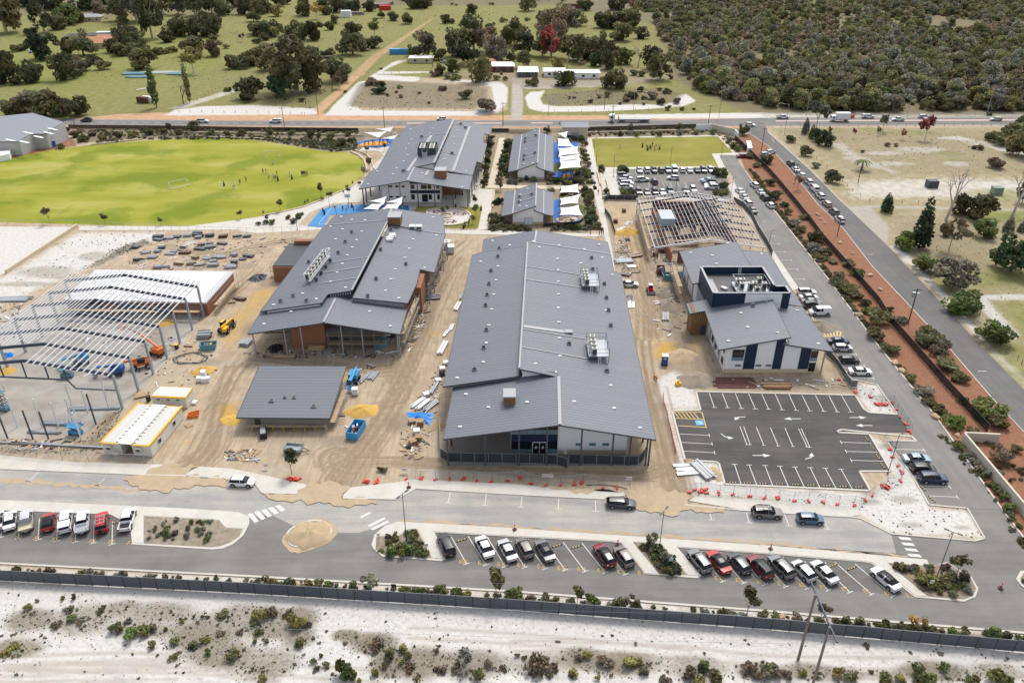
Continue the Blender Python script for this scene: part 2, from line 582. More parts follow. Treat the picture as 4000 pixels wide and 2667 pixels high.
af('yellow',PT('985,1130 1090,1110 1080,1160 1030,1215 1000,1250 905,1370 860,1330 900,1230'),.55,3)
af('yellow',[(850,1570),(930,1560),(930,1650),(850,1665)],.8,2)
af('yellow',[(1300,1430),(1370,1432),(1350,1500),(1320,1480)],.8,1)
af('yellow',[(640,1240),(740,1260),(720,1280),(640,1290)],.8,1.2)
af('yellow',[(-100,1440),(60,1438),(50,1465),(-100,1475)],.85,1.5)
af('yellow',PT('2410,890 2470,880 2530,900 2520,990 2500,1020 2460,960 2400,915'),.9,1.6)
af('yellow',PT('2370,800 2500,800 2540,900 2560,1020 2500,1100 2440,1000 2380,880'),.35,3)
af('yellow',PT('2560,1330 2740,1330 2720,1400 2600,1430 2540,1400'),.75,3)
af('dark',PT('2540,1110 2690,1110 2690,1180 2720,1330 2800,1470 3160,1480 3330,1500 3330,1535 2720,1520 2660,1440 2600,1300 2560,1180'),.7,3)
af('dark',[(2420,790),(2500,795),(2480,830),(2400,820)],.3,2)
af('white',PT('2560,1480 2640,1440 2690,1480 2730,1560 2735,1600 2625,1602 2640,1700 2690,1800 2650,1810 2600,1650 2560,1560'),.85,2)
af('white',PT('2680,1800 2800,1800 2840,1890 3400,1925 3480,1850 3390,1700 3440,1715 3580,1850 3640,1980 3790,1990 3850,2105 3480,2085 3360,2015 2980,1950 2690,1940'),.8,1.5)
af('white',PT('3340,1500 3425,1500 3506,1620 3400,1612 3360,1560'),.8,1)
for q in PT('3450,1560,40,20 3470,1745,60,14 3530,1950,60,20 3400,1960,50,14 3560,2050,60,14 3760,2060,40,12 3780,1990,20,20'):
 e9('scrub',*q,.5)
af('dark',PT('1060,1370 1320,1375 1570,1370 1560,1395 1060,1400'),.4,2)
af('dark',[(990,1690),(1330,1700),(1340,1760),(1000,1750)],.35,3)
af('dark',PT('330,1700 400,1640 430,1560 480,1590 400,1780 0,1770 0,1740 300,1750'),.5,2)
af('scrub',PT('340,1720 430,1610 470,1610 380,1760 0,1778 0,1755 310,1750'),.6,2)
af('scrub',PT('2280,1000 2400,850 2420,1010 2430,1060 2400,1060'),.3,2)
for q in PT('2660,1090,40,30 2560,1010,30,30 2430,1010,30,30 1670,1150,30,20 1640,1230,30,20 2080,1860,600,10 1600,1730,80,60'):
 e9('dark',*q,.22)
for t in([(1640,1130),(1690,1040),(1800,940)],[(1560,1500),(1640,1330),(1700,1150),(1790,1000)],[(1540,1500),(1660,1230),(1740,1050)],[(900,1900),(720,1870),(620,1850)],[(560,1850),(760,1800),(900,1500),(960,1420)],[(640,1850),(800,1750),(860,1560),(900,1430)],[(700,1860),(820,1760),(850,1640)],[(1280,1960),(1300,1860),(1450,1700),(1560,1520)],[(1250,1960),(1330,1850),(1470,1660),(1590,1450)],[(1320,1950),(1400,1810),(1510,1650)],PT('2700,1840 2620,1830 2500,1860 2200,1850 1900,1830 1600,1800'),[(2560,1820),(2640,1870),(2660,1960)],PT('2640,1960 2620,1800 2580,1640 2540,1480 2520,1330'),[(2680,1960),(2600,1700),(2550,1500)],[(2530,1330),(2530,1180),(2500,1050),(2460,900)],[(2550,1320),(2540,1150),(2510,1030)],[(1500,1460),(1560,1470),(1580,1550),(1500,1580)],[(1280,1830),(1270,1780),(1320,1760),(1380,1790)],[(1290,1835),(1400,1800),(1800,1815),(2100,1850)],[(1000,1400),(1200,1420),(1450,1450),(1560,1440)],[(700,1100),(850,1010),(1000,960),(1180,930)],[(640,960),(800,990),(1050,980)],[(760,1240),(850,1180),(1000,1060)]):
 ha(t)
 for k in range(3):
  ox,oy=R.uniform(-40,40),R.uniform(-14,14)
  ha([(x+ox,y+oy)for x,y in t],w=.35,val=.65)
for _ in range(170):
 x,y=R.uniform(560,2680),R.uniform(930,1880)
 if 1760<x<2560 and y<1780:continue
 w=(y+463)/2200
 e9(R.choice(('white','dark','dark','yellow','grey')),x,y,R.uniform(18,80)*w,R.uniform(7,26)*w,R.uniform(.15,.5))
for q in PT('1640,1250,60,60 2440,1010,40,60 2680,1130,40,40 2640,1420,70,40 1000,1280,60,40 1340,1720,90,20 1560,1650,60,40'):
 e9('dark',*q,.55)
for t in([(0,2590),(500,2570),(1000,2610),(1500,2640)],[(0,2620),(600,2600),(1100,2640)],[(0,2640),(700,2630)],[(2000,2520),(2600,2540),(3000,2580),(3600,2590)],[(1600,2470),(2100,2500),(2700,2560)]):
 ha(t,val=.5)
af('white',PT('-500,2262 1000,2315 2000,2378 3000,2452 4300,2570 4600,2950 -500,2950'),1,1.0)
af('white',PT('-500,2190 1000,2250 2000,2308 3000,2387 4300,2500 4300,2570 3000,2455 2000,2380 1000,2318 -500,2262'),.6,.6)
for x in range(-40,4100,90):
 e9('scrub',x,2225+(x*.03 if x<1000 else 30+(x-1000)*.071)+28,60,14,R.choice((.25,.4,.7,.85)))
for q in PT('120,2420,110,50 330,2420,130,70 480,2370,70,30 620,2390,160,45 560,2460,140,40 800,2480,150,80 930,2410,110,60 880,2560,140,60 60,2530,130,45 1040,2390,70,30 1160,2420,90,60 1060,2460,110,40 1170,2490,70,40 1060,2590,120,70 1350,2480,60,25 1460,2510,100,45 1510,2590,70,60 1640,2590,120,70 1850,2590,150,60 2110,2590,130,50 2270,2570,90,50 2440,2590,150,50 2720,2610,130,60 2960,2620,90,40 3150,2620,110,40 3300,2635,120,30 3480,2640,90,30 3650,2620,140,45 3900,2625,120,45 2020,2350,40,8'):
 e9('scrub',*q,R.uniform(.55,.85))
for q in((60,2540,120,35),(300,2060,20,20)):
 e9('green',*q,.5)
af('dark',PT('1990,2392 3000,2470 4300,2590 4300,2605 3000,2488 1990,2402'),.06,.6)  # fence shadow painted as a faint dark band on its near side
ZZ=np.zeros(NV,np.float32)
fore=np.clip((72-PY-PX*-.02)/5,0,1)*((PX*-.058+76.0-PY)>1.0)
ZZ+=(fore*(.16*np.sin(PX*.55+1.3*np.sin(PY*.4))*np.sin(PY*.8+PX*.13)+.07*np.sin(PX*1.9)*np.sin(PY*2.3+.6))).astype(np.float32)
ny_,nx_=XX.shape
me=D.meshes.new('ground')
me.vertices.add(NV)
me.vertices.foreach_set('co',np.column_stack([PX,PY,ZZ]).astype(np.float32).ravel())
ii=(np.arange(ny_-1)[:,None]*nx_+np.arange(nx_-1)[None,:]).ravel()
gk=np.column_stack([ii,ii+1,ii+nx_+1,ii+nx_]).astype(np.int32)
me.loops.add(gk.size)
me.polygons.add(len(gk))
me.loops.foreach_set('vertex_index',gk.ravel())
me.polygons.foreach_set('loop_start',np.arange(0,gk.size,4,dtype=np.int32))
me.polygons.foreach_set('loop_total',np.full(len(gk),4,np.int32))
me.update(calc_edges=True)
for nm,ks in(('masks_a',('white','yellow','dark','track')),('masks_b',('green','dry','scrub','mulch')),('masks_c',('orange','grey',None,None))):
 at=me.color_attributes.new(nm,'FLOAT_COLOR','POINT')
 arr=np.ones((NV,4),np.float32)
 for i,k in enumerate(ks):
  arr[:,i]=im[k]if k else 0
 at.data.foreach_set('color',arr.ravel())
def e4():
 m=D.materials.new('ground_soil')
 nt,b=dq(m)
 b.inputs['Roughness'].default_value=.95
 b.inputs['Specular IOR Level'].default_value=.15
 L=nt.links.new
 g9=ds(nt)
 ch={}
 for nm,ks in(('masks_a',('white','yellow','dark','track')),('masks_b',('green','dry','scrub','mulch')),('masks_c',('orange','grey'))):
  a=N(nt,'ShaderNodeAttribute',attribute_name=nm)
  sp=N(nt,'ShaderNodeSeparateColor')
  L(a.outputs['Color'],sp.inputs[0])
  for i,k in enumerate(ks):
   ch[k]=a.outputs['Alpha']if i==3 else sp.outputs[i]
 kp=co(nt,g9,.06,5,.6)
 ej=co(nt,g9,.35,6,.65)
 dj=co(nt,g9,1.6,6,.7)
 ko=co(nt,g9,5.0,4,.7)
 n_str=co(nt,ds(nt,(1.6,.12,1)),1.0,5,.7)
 n_far=co(nt,ds(nt,(.02,.06,1)),1.0,5,.65)
 def cn(k,nz,amp=.9,kl=2.2,bias=.0):
  t=b0(nt,'MULTIPLY_ADD',nz,amp,-amp/2+bias)
  t=b0(nt,'ADD',ch[k],t)
  return b0(nt,'MULTIPLY_ADD',t,kl,.5-kl*.5,jb=True)
 bc=de(nt,ej,[(.25,(.28,.215,.145)),(.5,(.385,.31,.22)),(.75,(.46,.39,.295))])
 bc=c8(nt,b0(nt,'MULTIPLY',de(nt,n_str,[(.42,(0,0,0)),(.62,(1,1,1))]),.55),bc,(.26,.19,.12))
 bc=c8(nt,b0(nt,'MULTIPLY',de(nt,kp,[(.5,(0,0,0)),(.7,(1,1,1))]),.4),bc,(.36,.315,.26))
 dry=de(nt,ej,[(.3,(.135,.13,.045)),(.55,(.2,.19,.07)),(.75,(.265,.24,.11))])
 dry=c8(nt,b0(nt,'MULTIPLY',de(nt,n_far,[(.4,(0,0,0)),(.65,(1,1,1))]),.55),dry,(.165,.17,.055))
 bc=c8(nt,cn('dry',dj,.7,1.5),bc,dry)
 bc=c8(nt,cn('orange',dj,.7),bc,de(nt,ej,[(.3,(.35,.2,.11)),(.7,(.47,.32,.2))]))
 bc=c8(nt,cn('grey',dj,.5),bc,de(nt,ej,[(.3,(.3,.27,.225)),(.7,(.36,.335,.29))]))
 wh=de(nt,dj,[(.3,(.33,.305,.27)),(.46,(.47,.45,.42)),(.7,(.57,.555,.53))])
 bc=c8(nt,cn('white',ej,.8),bc,wh)
 ye=de(nt,dj,[(.3,(.36,.22,.055)),(.65,(.47,.3,.085))])
 bc=c8(nt,cn('yellow',ej,.9),bc,ye)
 bc=c8(nt,cn('dark',ej,.8,1.8),bc,de(nt,dj,[(.3,(.13,.105,.08)),(.7,(.24,.2,.155))]))
 bc=c8(nt,b0(nt,'MULTIPLY',cn('track',dj,.7,1.8),.75),bc,(.19,.14,.09))
 mu=de(nt,dj,[(.3,(.175,.078,.045)),(.7,(.275,.14,.085))])
 mu=c8(nt,b0(nt,'MULTIPLY',de(nt,ej,[(.55,(0,0,0)),(.75,(1,1,1))]),.5),mu,(.3,.21,.15))
 bc=c8(nt,cn('mulch',dj,.4,3),bc,mu)
 gr=de(nt,ej,[(.3,(.125,.145,.032)),(.65,(.215,.225,.065))])
 bc=c8(nt,cn('green',kp,.9,1.5),bc,gr)
 sc=de(nt,dj,[(.3,(.085,.075,.045)),(.5,(.145,.122,.078)),(.72,(.22,.19,.135))])
 scm=b0(nt,'MULTIPLY',cn('scrub',dj,1.5,2.0),.85)
 bc=c8(nt,scm,bc,sc)
 dots=de(nt,ko,[(.63,(0,0,0)),(.72,(1,1,1))])
 bc=c8(nt,b0(nt,'MULTIPLY',dots,.6),bc,(.13,.11,.08))
 L(bc,b.inputs['Base Color'])
 bp=N(nt,'ShaderNodeBump')
 bp.inputs['Strength'].default_value=.55
 bp.inputs['Distance'].default_value=.12
 hh=b0(nt,'ADD',dj,b0(nt,'MULTIPLY',ko,.4))
 L(hh,bp.inputs['Height'])
 L(bp.outputs[0],b.inputs['Normal'])
 return m
me.materials.append(e4())
gobj=D.objects.new('ground',me)
g8 .objects.link(gobj)
eq(gobj,'pale sandy ground of the building site and paddocks',av='structure')
# sheets laid on the ground
def di(au,c0,c1,dust,amt,dz=(.05,.5,1)):
 m=D.materials.new(au)
 nt,b=dq(m)
 b.inputs['Roughness'].default_value=.9
 b.inputs['Specular IOR Level'].default_value=.2
 g9=ds(nt)
 bc=c8(nt,co(nt,g9,.5,6,.7),c0,c1)
 st=co(nt,ds(nt,dz),1.0,6,.65)
 bl=co(nt,g9,.12,5,.6)
 f=b0(nt,'MULTIPLY',b0(nt,'ADD',st,bl),.5)
 f=de(nt,f,[(.43,(0,0,0)),(.6,(1,1,1))])
 bc=c8(nt,b0(nt,'MULTIPLY',f,amt),bc,dust)
 sp=de(nt,co(nt,g9,14.0,3,.8),[(.35,(.75,.75,.75)),(.65,(1.2,1.2,1.2))])
 bc=c8(nt,1.0,bc,sp,'MULTIPLY')
 nt.links.new(bc,b.inputs['Base Color'])
 ke[au]=m
 return m
hv=di('worn_asphalt',(.135,.13,.125),(.165,.158,.15),(.25,.235,.21),.5)
g3=di('sandy_asphalt',(.235,.233,.228),(.285,.278,.265),(.4,.37,.32),.75)
ee=di('bay_asphalt',(.1,.095,.09),(.14,.132,.125),(.22,.205,.185),.35)
ht=di('new_asphalt',(.055,.052,.051),(.078,.074,.072),(.16,.15,.14),.35)
g1=di('side_road_asphalt',(.105,.1,.102),(.135,.128,.126),(.19,.178,.165),.4,(.7,.03,1))
g2=di('east_road_asphalt',(.155,.15,.143),(.185,.178,.168),(.26,.245,.225),.5,(.6,.04,1))
hu=di('highway_asphalt',(.13,.127,.124),(.165,.16,.152),(.25,.235,.215),.3)
fe=bd('drifted_sand',(.4,.315,.215),ac=.95,bj=.14,aj=.5,fc=(.33,.25,.16),gb=.4,eb=4)
def gs(au,c,dz,k=.7):
 m=D.materials.new(au)
 nt,b=dq(m)
 b.inputs['Roughness'].default_value=.95
 b.inputs['Specular IOR Level'].default_value=.1
 v=ds(nt)
 a=co(nt,ds(nt,dz),1.0,5,.6)
 g=de(nt,a,[(.36,c[0]),(.52,c[1]),(.66,c[2])])
 d=de(nt,co(nt,v,.055,4,.5),[(.5,(0,0,0)),(.6,(1,1,1))])
 g=c8(nt,b0(nt,'MULTIPLY',d,k),g,c[3])
 f=b0(nt,'MULTIPLY_ADD',co(nt,v,3.0,5,.75),.5,.75)
 mm=N(nt,'ShaderNodeVectorMath',operation='SCALE')
 nt.links.new(g,mm.inputs[0]);nt.links.new(f,mm.inputs['Scale'])
 nt.links.new(mm.outputs[0],b.inputs['Base Color'])
 bp=N(nt,'ShaderNodeBump')
 bp.inputs['Strength'].default_value=.4
 bp.inputs['Distance'].default_value=.05
 nt.links.new(co(nt,v,6.0,4,.7),bp.inputs['Height'])
 nt.links.new(bp.outputs[0],b.inputs['Normal'])
 return m
M_oval=gs('oval_turf',[(.19,.205,.022),(.255,.255,.038),(.32,.298,.08),(.125,.17,.015)],(.022,.07,1),.75)
jp=gs('dry_lawn',[(.175,.165,.035),(.225,.205,.045),(.265,.235,.07),(.17,.185,.03)],(.05,.08,1),.5)
ji=bd('artificial_turf',(.075,.105,.018),ac=.95,bj=.1)
def bh(au,bz,z,m,ad=None,av='structure',px=True,a7=None):
 P2=[G(*p)for p in bz]if px else bz
 b=MB()
 P2=[(p[0],p[1])for p in P2]
 ar=sum(P2[i][0]*P2[(i+1)%len(P2)][1]-P2[(i+1)%len(P2)][0]*P2[i][1]for i in range(len(P2)))
 if ar<0:P2=P2[::-1]
 b.p_([(x,y,z)for x,y in P2])
 o=b.b_(au,m,a7)
 return eq(o,ad,av=av)if a7 is None else o
def f6(au,bz,z0,z1,m,ad=None,av='structure',px=True,a7=None,fo=None):
 P2=[G(*p)for p in bz]if px else bz
 o=MB().r_(P2,z0,z1).b_(au,m,a7)
 return eq(o,ad,fo,av=av)if a7 is None else o
def bq(au,bz,hp,dn,ad,px=True,z=.1,m=None,piece='paving_slab',gap=.04):
 0
 P2=[tuple(G(*p)[:2])for p in bz]if px else[(p[0],p[1])for p in bz]
 o=MB().r_(P2,-.05,z-.02).b_(au,fh)
 eq(o,ad,av='structure')
 for q in hc(P2,hp,dn,gap):
  mb=MB()
  for c in q:mb.r_(c,z-.019,z)
  mb.b_(piece,m or ge,o)
 return o
def a5(au,bz,ad=None,w=.3,h=.13,px=True,m=None,ga=False):
 L=[G(*p)for p in bz]if px else[Vector((p[0],p[1],0))for p in bz]
 b=MB()
 if ga:L=L+[L[0]]
 for i in range(len(L)-1):
  b.m_((L[i].x,L[i].y,h/2-.02),(L[i+1].x,L[i+1].y,h/2-.02),w,h+.04)
 o=b.b_(au,m or fh)
 return eq(o,ad,av='structure')
ZR=.012
bh('highway',PT('-1500,470 -1500,487 0,487 1000,493 2000,495 3000,493 4000,489 5500,486 5500,452 4000,457 3000,461 2700,468 2000,470 1000,472 0,464'),ZR,hu,'grey two lane main road beyond the school')
i3=[(2900,480)]+gv[::-1]+PT('4350,2100 4600,2000 4000,1521 3816,1334 3697,1203 3472,965 3289,790 3168,667 3000,517 2985,480')
bh('side_road',i3,ZR*2,g1,'grey side road running diagonally beside the red mulch')
cv=PT('-700,1800 0,1831 566,1855 718,1858 880,1868 1000,1892 1025,1925 1162,1929 1340,1946 1548,1950 1625,1908 2000,1931 2361,1950 2676,1972 2893,1993 3128,2009 3323,2019 3361,2025 3481,2085 3808,2113 3846,2102 3778,1985')
fz=PT('-700,2165 0,2200 1000,2252 2000,2310 3000,2387 4000,2472 4500,2520')
bh('front_road',cv+[(3914,1989),(3948,2051),(4000,2102),(4500,2400)]+fz[::-1],ZR,hv,'worn asphalt access roads in front of the school')
bh('dusty_road_surface',cv[:-3]+PT('3500,2160 3000,2128 2000,2062 1553,2036 1400,2080 1200,2080 1060,2010 974,2021 900,1998 0,1953 -700,1918'),ZR*2,g3,'sand dusted upper road in front of the building site')
bh('east_road',PT('2800,600 2825,640 2863,692 2905,800 3000,955 3119,1130 3236,1368 3327,1480 3425,1502 3506,1619 3560,1690 3580,1723 3463,1721 3555,1845 3629,1972 3778,1985')+jr[::-1][1:]+[(2890,640),(2875,610)],ZR*2+.004,g2,'pale grey school road along the eastern side')
bh('parking_bays',PT('-700,1945 0,1998 432,2012 510,2050 512,2120 -700,2070'),ZR*2,ee,'darker asphalt parking bays by the lower road at left')
bh('parking_bays',PT('1700,2082 2000,2099 2374,2118 2425,2124 2519,2243 2200,2214 1745,2186'),ZR*2,ee,'darker angled parking bays between the two garden islands')
bh('parking_bays',PT('2648,2142 3000,2168 3366,2198 3404,2204 3566,2328 3200,2296 2742,2250'),ZR*2,ee,'darker angled parking bays at the right end of the lower road')
CARP=PT('2719,1532 3340,1546 3374,1600 3395,1613 3506,1621 3556,1690 3290,1686 3395,1697 3480,1842 3357,1842 3400,1917 2831,1891 2808,1812 2795,1805 2676,1798 2625,1607 2736,1605')
bh('new_car_park',CARP,ZR*2+.009,ht,'new black asphalt car park with white bay lines')
a5('car_park_kerb',PT('3506,1619 3395,1612 3374,1598 3340,1544 2719,1530 2736,1603 2625,1605 2676,1798 2795,1804 2808,1811 2831,1891 3400,1917 3357,1841 3480,1841 3395,1696 3276,1690 3272,1683 3290,1679 3560,1706 3580,1723 3463,1722'),'pale new kerb round the black car park',m=ge,w=.35)
NCP=PT('2450,662 2800,657 2835,690 2862,735 2850,775 2420,768 2408,700')
bh('rear_car_park',NCP,ZR*2,hv,'grey asphalt car park beside the small dry lawn')
bh('school_lawn',PT('2311,540 2802,531 2870,598 2780,600 2805,650 2330,653'),ZR,jp,'small rectangular dry lawn behind the rear car park')
OVAL=PT('-400,720 -200,665 0,629 191,587 353,568 553,551 816,541 1000,549 1170,576 1298,595 1366,597 1417,629 1424,667 1404,701 1368,727 1255,778 1183,807 1085,829 1000,847 860,870 723,882 425,880 0,868 -400,860')
ov=az([G(*p)for p in OVAL],3)
bh('sports_oval',ov,ZR,M_oval,'bright green grass sports oval',px=False)
# buildings
def lin(x0,z0,x1,z1):
 k=(z1-z0)/(x1-x0)
 return lambda x,y:z0+k*(x-x0)
def ah(b,p_,zf,dn=.76,thick=.22,m=None,hp=.0,au='roof',gutter=True):
 0
 m=m or jk
 j0=MB().r_(p_,lambda x,y:zf(x,y)-thick,lambda x,y:zf(x,y)-.031).b_(au,M_trim,b)
 nx,ny=-math.sin(hp),math.cos(hp)
 dmin=min(nx*p[0]+ny*p[1]for p in p_)
 for i,row in enumerate(hc(p_,hp,dn,.0)):
  mb=MB()
  t0=dmin+i*dn
  for q in row:
   mb.r_(q,lambda x,y:zf(x,y)-.03,zf)
   l=d3(d3(q,nx,ny,t0+.12),-nx,-ny,-t0)
   if len(l)>=3:
    mb.r_(l,lambda x,y:zf(x,y)+.001,lambda x,y:zf(x,y)+.022)
  mb.b_('roof_sheet',m,j0)
 tb=MB()
 for i in range(len(p_)):
  p,q=Vector((p_[i][0],p_[i][1])),Vector((p_[(i+1)%len(p_)][0],p_[(i+1)%len(p_)][1]))
  if(q-p).length<.5:continue
  tb.m_((p.x,p.y,zf(p.x,p.y)-.1),(q.x,q.y,zf(q.x,q.y)-.1),.16,.26)
 tb.b_('fascia',ai,b)
 return j0
def a3(b,p_,z0,z1,m,au='wall'):
 return MB().r_(p_,z0,z1).b_(au,m,b)
def jw(b,x0,x1,z0,z1,y,gp=1,fm=None,gm=None,d=.05):
 0
 f=MB().x_(x0,y-d,z0,x1,y+.02,z1).b_('window',fm or ai,b)
 w=(x1-x0-.06)/gp
 for k in range(gp):
  MB().x_(x0+.06+k*w,y-d-.02,z0+.06,x0+k*w+w,y-d-.003,z1-.06).b_('pane',gm or ct,f)
 return f
def kg(b,y0,y1,z0,z1,x,sgn,gp=1,fm=None,gm=None):
 d=.05*sgn
 f=MB().x_(x-.02*sgn,y0,z0,x+d,y1,z1).b_('window',fm or ai,b)
 w=(y1-y0-.06)/gp
 for k in range(gp):
  MB().x_(x+d+.003*sgn,y0+.06+k*w,z0+.06,x+d+.02*sgn,y0+k*w+w,z1-.06).b_('pane',gm or ct,f)
 return f
def cs(b,x,y,z1,r=.14,m=None,z0=.0):
 return MB().x_(x-r,y-r,z0,x+r,y+r,z1).b_('column',m or ez,b)
def aq(b,p,q,zf,w=.35,h=.06,m=None,au='flashing'):
 mb=MB()
 mb.m_((p[0],p[1],zf(*p)+.06+h/2),(q[0],q[1],zf(*q)+.06+h/2),w,h)
 return mb.b_(au,m or al,b)
def am(px,zf,z0):
 p=G(px[0],px[1],z0)
 for _ in range(5):
  p=G(px[0],px[1],zf(p.x,p.y)+.06)
 return p
def cc(b,bz,zf,z0=7.5):
 for px in bz:
  p=am(px,zf,z0)
  MB().x_(p.x-.3,p.y-.2,p.z,p.x+.3,p.y+.2,p.z+.09).b_('anchor_plate',aa,b)
def el(b,bz,zf,z0=7.5,s=.42):
 0
 for px in bz:
  p=am(px,zf,z0)
  o=MB().x_(p.x-s,p.y-s,p.z-.1,p.x+s,p.y+s,p.z+.28).b_('exhaust_cowl',al,b)
  MB().x_(p.x-s*.8,p.y-s*.8,p.z+.282,p.x+s*.8,p.y+s*.8,p.z+.62).b_('cowl_hood',ai,o)
def e6(au,ad,x,y,z,l=1.0,w=.8,h=1.5,ao=None,a7=None):
 m=fj
 if a7 is None:
  o=ag(au,ad,'air conditioner',(x,y,z),0,ao)
 else:
  o=a7
 MB().x_(x-l/2,y-w/2,z,x+l/2,y+w/2,z+h).b_('casing' if a7 is None else 'condenser',m,o)
 MB().x_(x-l*.38,y-w/2-.03,z+.15,x+l*.38,y-w/2-.004,z+h*.85).b_('grille',ai,o)
 MB().t_((x,y,z+h+.003),(x,y,z+h+.05),min(l,w)*.38,n=10).b_('fan_ring',ai,o)
 return o
fj=bd('ac_casing',(.56,.54,.47),ac=.5,bj=.05)
j7=bd('porch_floor',(.22,.205,.185),ac=.95,bj=.18,aj=.8)
# the large central building
zE=lambda x,y:6.0+.178*(24.6+(y-109)*.018-x)
zWu=lambda x,y:6.75+.135*(x+12.8)
jt=lambda x,y:6.0+.15*(x+11.6)
b1=ag('school_hall','largest grey roofed hall in the centre with white and glass front','building',(7,109,0))
E1=PT('24.4,108.7 25.3,142. 26.3,175.3 24.7,175.8 25.,185.6 3.9,185. 1.3,124.7 8.65,124. 8.1,108.9')
ah(b1,E1,zE)
ah(b1,PT('-12.8,124. 1.25,124.6 3.8,184.2 -7.8,184.2 -9.9,183.2'),zWu)
ah(b1,[(-11.65,108.9),(8.0,108.9),(8.5,125.9),(-10.9,125.9)],jt)
zB1=lambda x,y:6.0+.165*(25.1-x)
zB2=lambda x,y:6.0+.218*(x+7.6)
ah(b1,[(5.6,185.7),(25.0,185.7),(25.1,194.2),(6.5,194.8)],zB1)
ah(b1,[(-7.7,184.4),(5.5,185.5),(6.4,194.8),(-7.5,196.0)],zB2)
fr=lambda x,y:(jt(x,y)if x<8.1 else zE(x,y))-.25
a3(b1,[(8.0,112.4),(20.2,112.4),(21.6,184),(8.0,184)],0,lambda x,y:zE(x,y)-.25,aw)
a3(b1,[(-.2,112.4),(7.99,112.4),(7.99,126),(-.2,126)],0,lambda x,y:jt(x,y)-.25,aw)
a3(b1,[(-8.4,126.4),(7.98,126.4),(7.98,183),(-6.5,183)],0,6.5,aw)
a3(b1,[(1.9,125.2),(8.4,125.2),(8.4,125.7),(1.9,125.7)],lambda x,y:jt(x,y)+.08,lambda x,y:zE(x,y)-.26,aw,'gable_wall')
a3(b1,[(1.75,126.0),(2.1,126.0),(4.1,184.0),(3.8,184.0)],lambda x,y:zWu(x,y)-.2,lambda x,y:zE(x,y)-.23,aw,'clerestory_wall')
a3(b1,[(-12.2,124.55),(1.2,125.0),(1.2,125.1),(-12.2,124.65)],lambda x,y:min(jt(x,y)+.07,zWu(x,y)-.3),lambda x,y:zWu(x,y)-.22,al,'gable_wall')
a3(b1,[(8.1,112.36),(20.2,112.36),(20.2,112.395),(8.1,112.395)],.02,1.0,bk,'plinth')
a3(b1,PT('-11.4,109.2 23.6,109.2 23.6,112.3 -.25,112.3 -.25,126.2 -11.,126.2'),.0,.03,j7,'porch_floor')
fw=MB().x_(-.15,112.3,.3,8.0,112.39,7.3).b_('window_wall',ai,b1)
MB().x_(-.15,112.22,3.0,8.0,112.298,4.45).b_('navy_band',ff,b1)
for k in range(6):
 xa=-.1+k*1.36
 for(z0,z1,gm)in((4.5,5.45,ev),(5.5,7.1,ct),(.32,1.25,ev),(1.3,2.95,ct)):
  if k in(3,)and z1<3:continue
  if z1>6:z1=min(z1,fr(xa,112.3)-.35)
  MB().x_(xa,112.24,z0,xa+1.28,112.297,z1).b_('pane',gm,fw)
dr=MB().x_(3.55,112.14,.06,6.1,112.21,2.9).b_('door_frame',aa,b1)
for k in range(2):
 d_=MB().x_(3.68+k*1.2,112.09,.1,4.75+k*1.2,112.135,2.78).b_('glass_door',ct,dr)
for k in range(2):
 x=4.2+k*1.2
 MB().p_([(x-.22,112.07,1.75),(x+.25,112.07,1.72),(x+.12,112.07,1.95),(x+.05,112.07,2.2),(x-.05,112.07,1.95)]).p_([(x-.26,112.07,1.65),(x+.26,112.07,1.62),(x+.1,112.07,1.5),(x-.15,112.07,1.5)]).b_('door_emblem',aa,dr)
for x in(11.2,13.6,15.9):
 jw(b1,x,x+1.15,1.95,2.5,112.36,2,gm=ev)
for x in(-11.2,-4.6,1.2,7.4-1.7+.3,11.9,17.3,20.3,23.2,23.7):
 cs(b1,x if x>-11 else-11.1,109.35,fr(x,109.4))
for y in(115,121):
 cs(b1,-10.9,y,6.0)
for k in range(10):
 cs(b1,23.7+k*.16,116+k*6.6,5.9)
aq(b1,(8.06,109.0),(8.6,123.8),lambda x,y:max(zE(x,y),jt(x,y)),.55)
aq(b1,(1.35,124.9),(3.9,184.8),zE,.35)
aq(b1,(4.2,185.1),(25.0,185.9),zE,.3)
aq(b1,(5.7,186),(6.4,194.6),lambda x,y:max(zB1(x,y),zB2(x,y)),.45)
for pa,pb in(((2056,1040),(2270,1074)),((2054,1091),(2272,1124)),((2043,1285),(2300,1325)),((2042,1356),(2290,1400))):
 a,c_=am(pa,zE,9),am(pb,zE,8)
 aq(b1,(a.x,a.y),(c_.x,c_.y),zE,.25)
a,c_=am((2046,1274),zE,9.5),am((2216,1297),zE,8)
aq(b1,(a.x,a.y),(c_.x,c_.y),zE,1.1,.05)
a=am((2221,1298),zE,8)
MB().x_(a.x-.8,a.y-.6,a.z,a.x+.8,a.y+.6,a.z+.35).b_('roof_hatch',al,b1)
cc(b1,PT('2184,957 2283,973 2341,955 2107,965 2352,1006 2178,1011 2269,1028 2180,1054 2392,1073 2181,1100 2182,1149 2181,1202 2368,1212 2183,1258 2185,1320 2187,1390 2092,1420 2386,1505 2399,1594 2243,1568 2500,1670'),zE)
cc(b1,PT('2083,942 1924,940 1991,957 1878,1022 1945,1040 1938,1094 1929,1150 1921,1208 1910,1270 1900,1339 1888,1414 1786,1475'),zWu)
cc(b1,[(1820,1539),(1908,1590),(1797,1666),(2059,1570)],jt)
el(b1,PT('1950,971 1945,1002 1918,1058 1910,1110 1903,1152 1897,1193 1900,1289 1890,1358 1854,1443'),zWu)
el(b1,PT('2311,1008 2315,1052 2361,1110 2369,1164 2377,1213 2386,1272 2223,1343 2371,1449'),zE)
ch=am((1992,1566),jt,7.5)
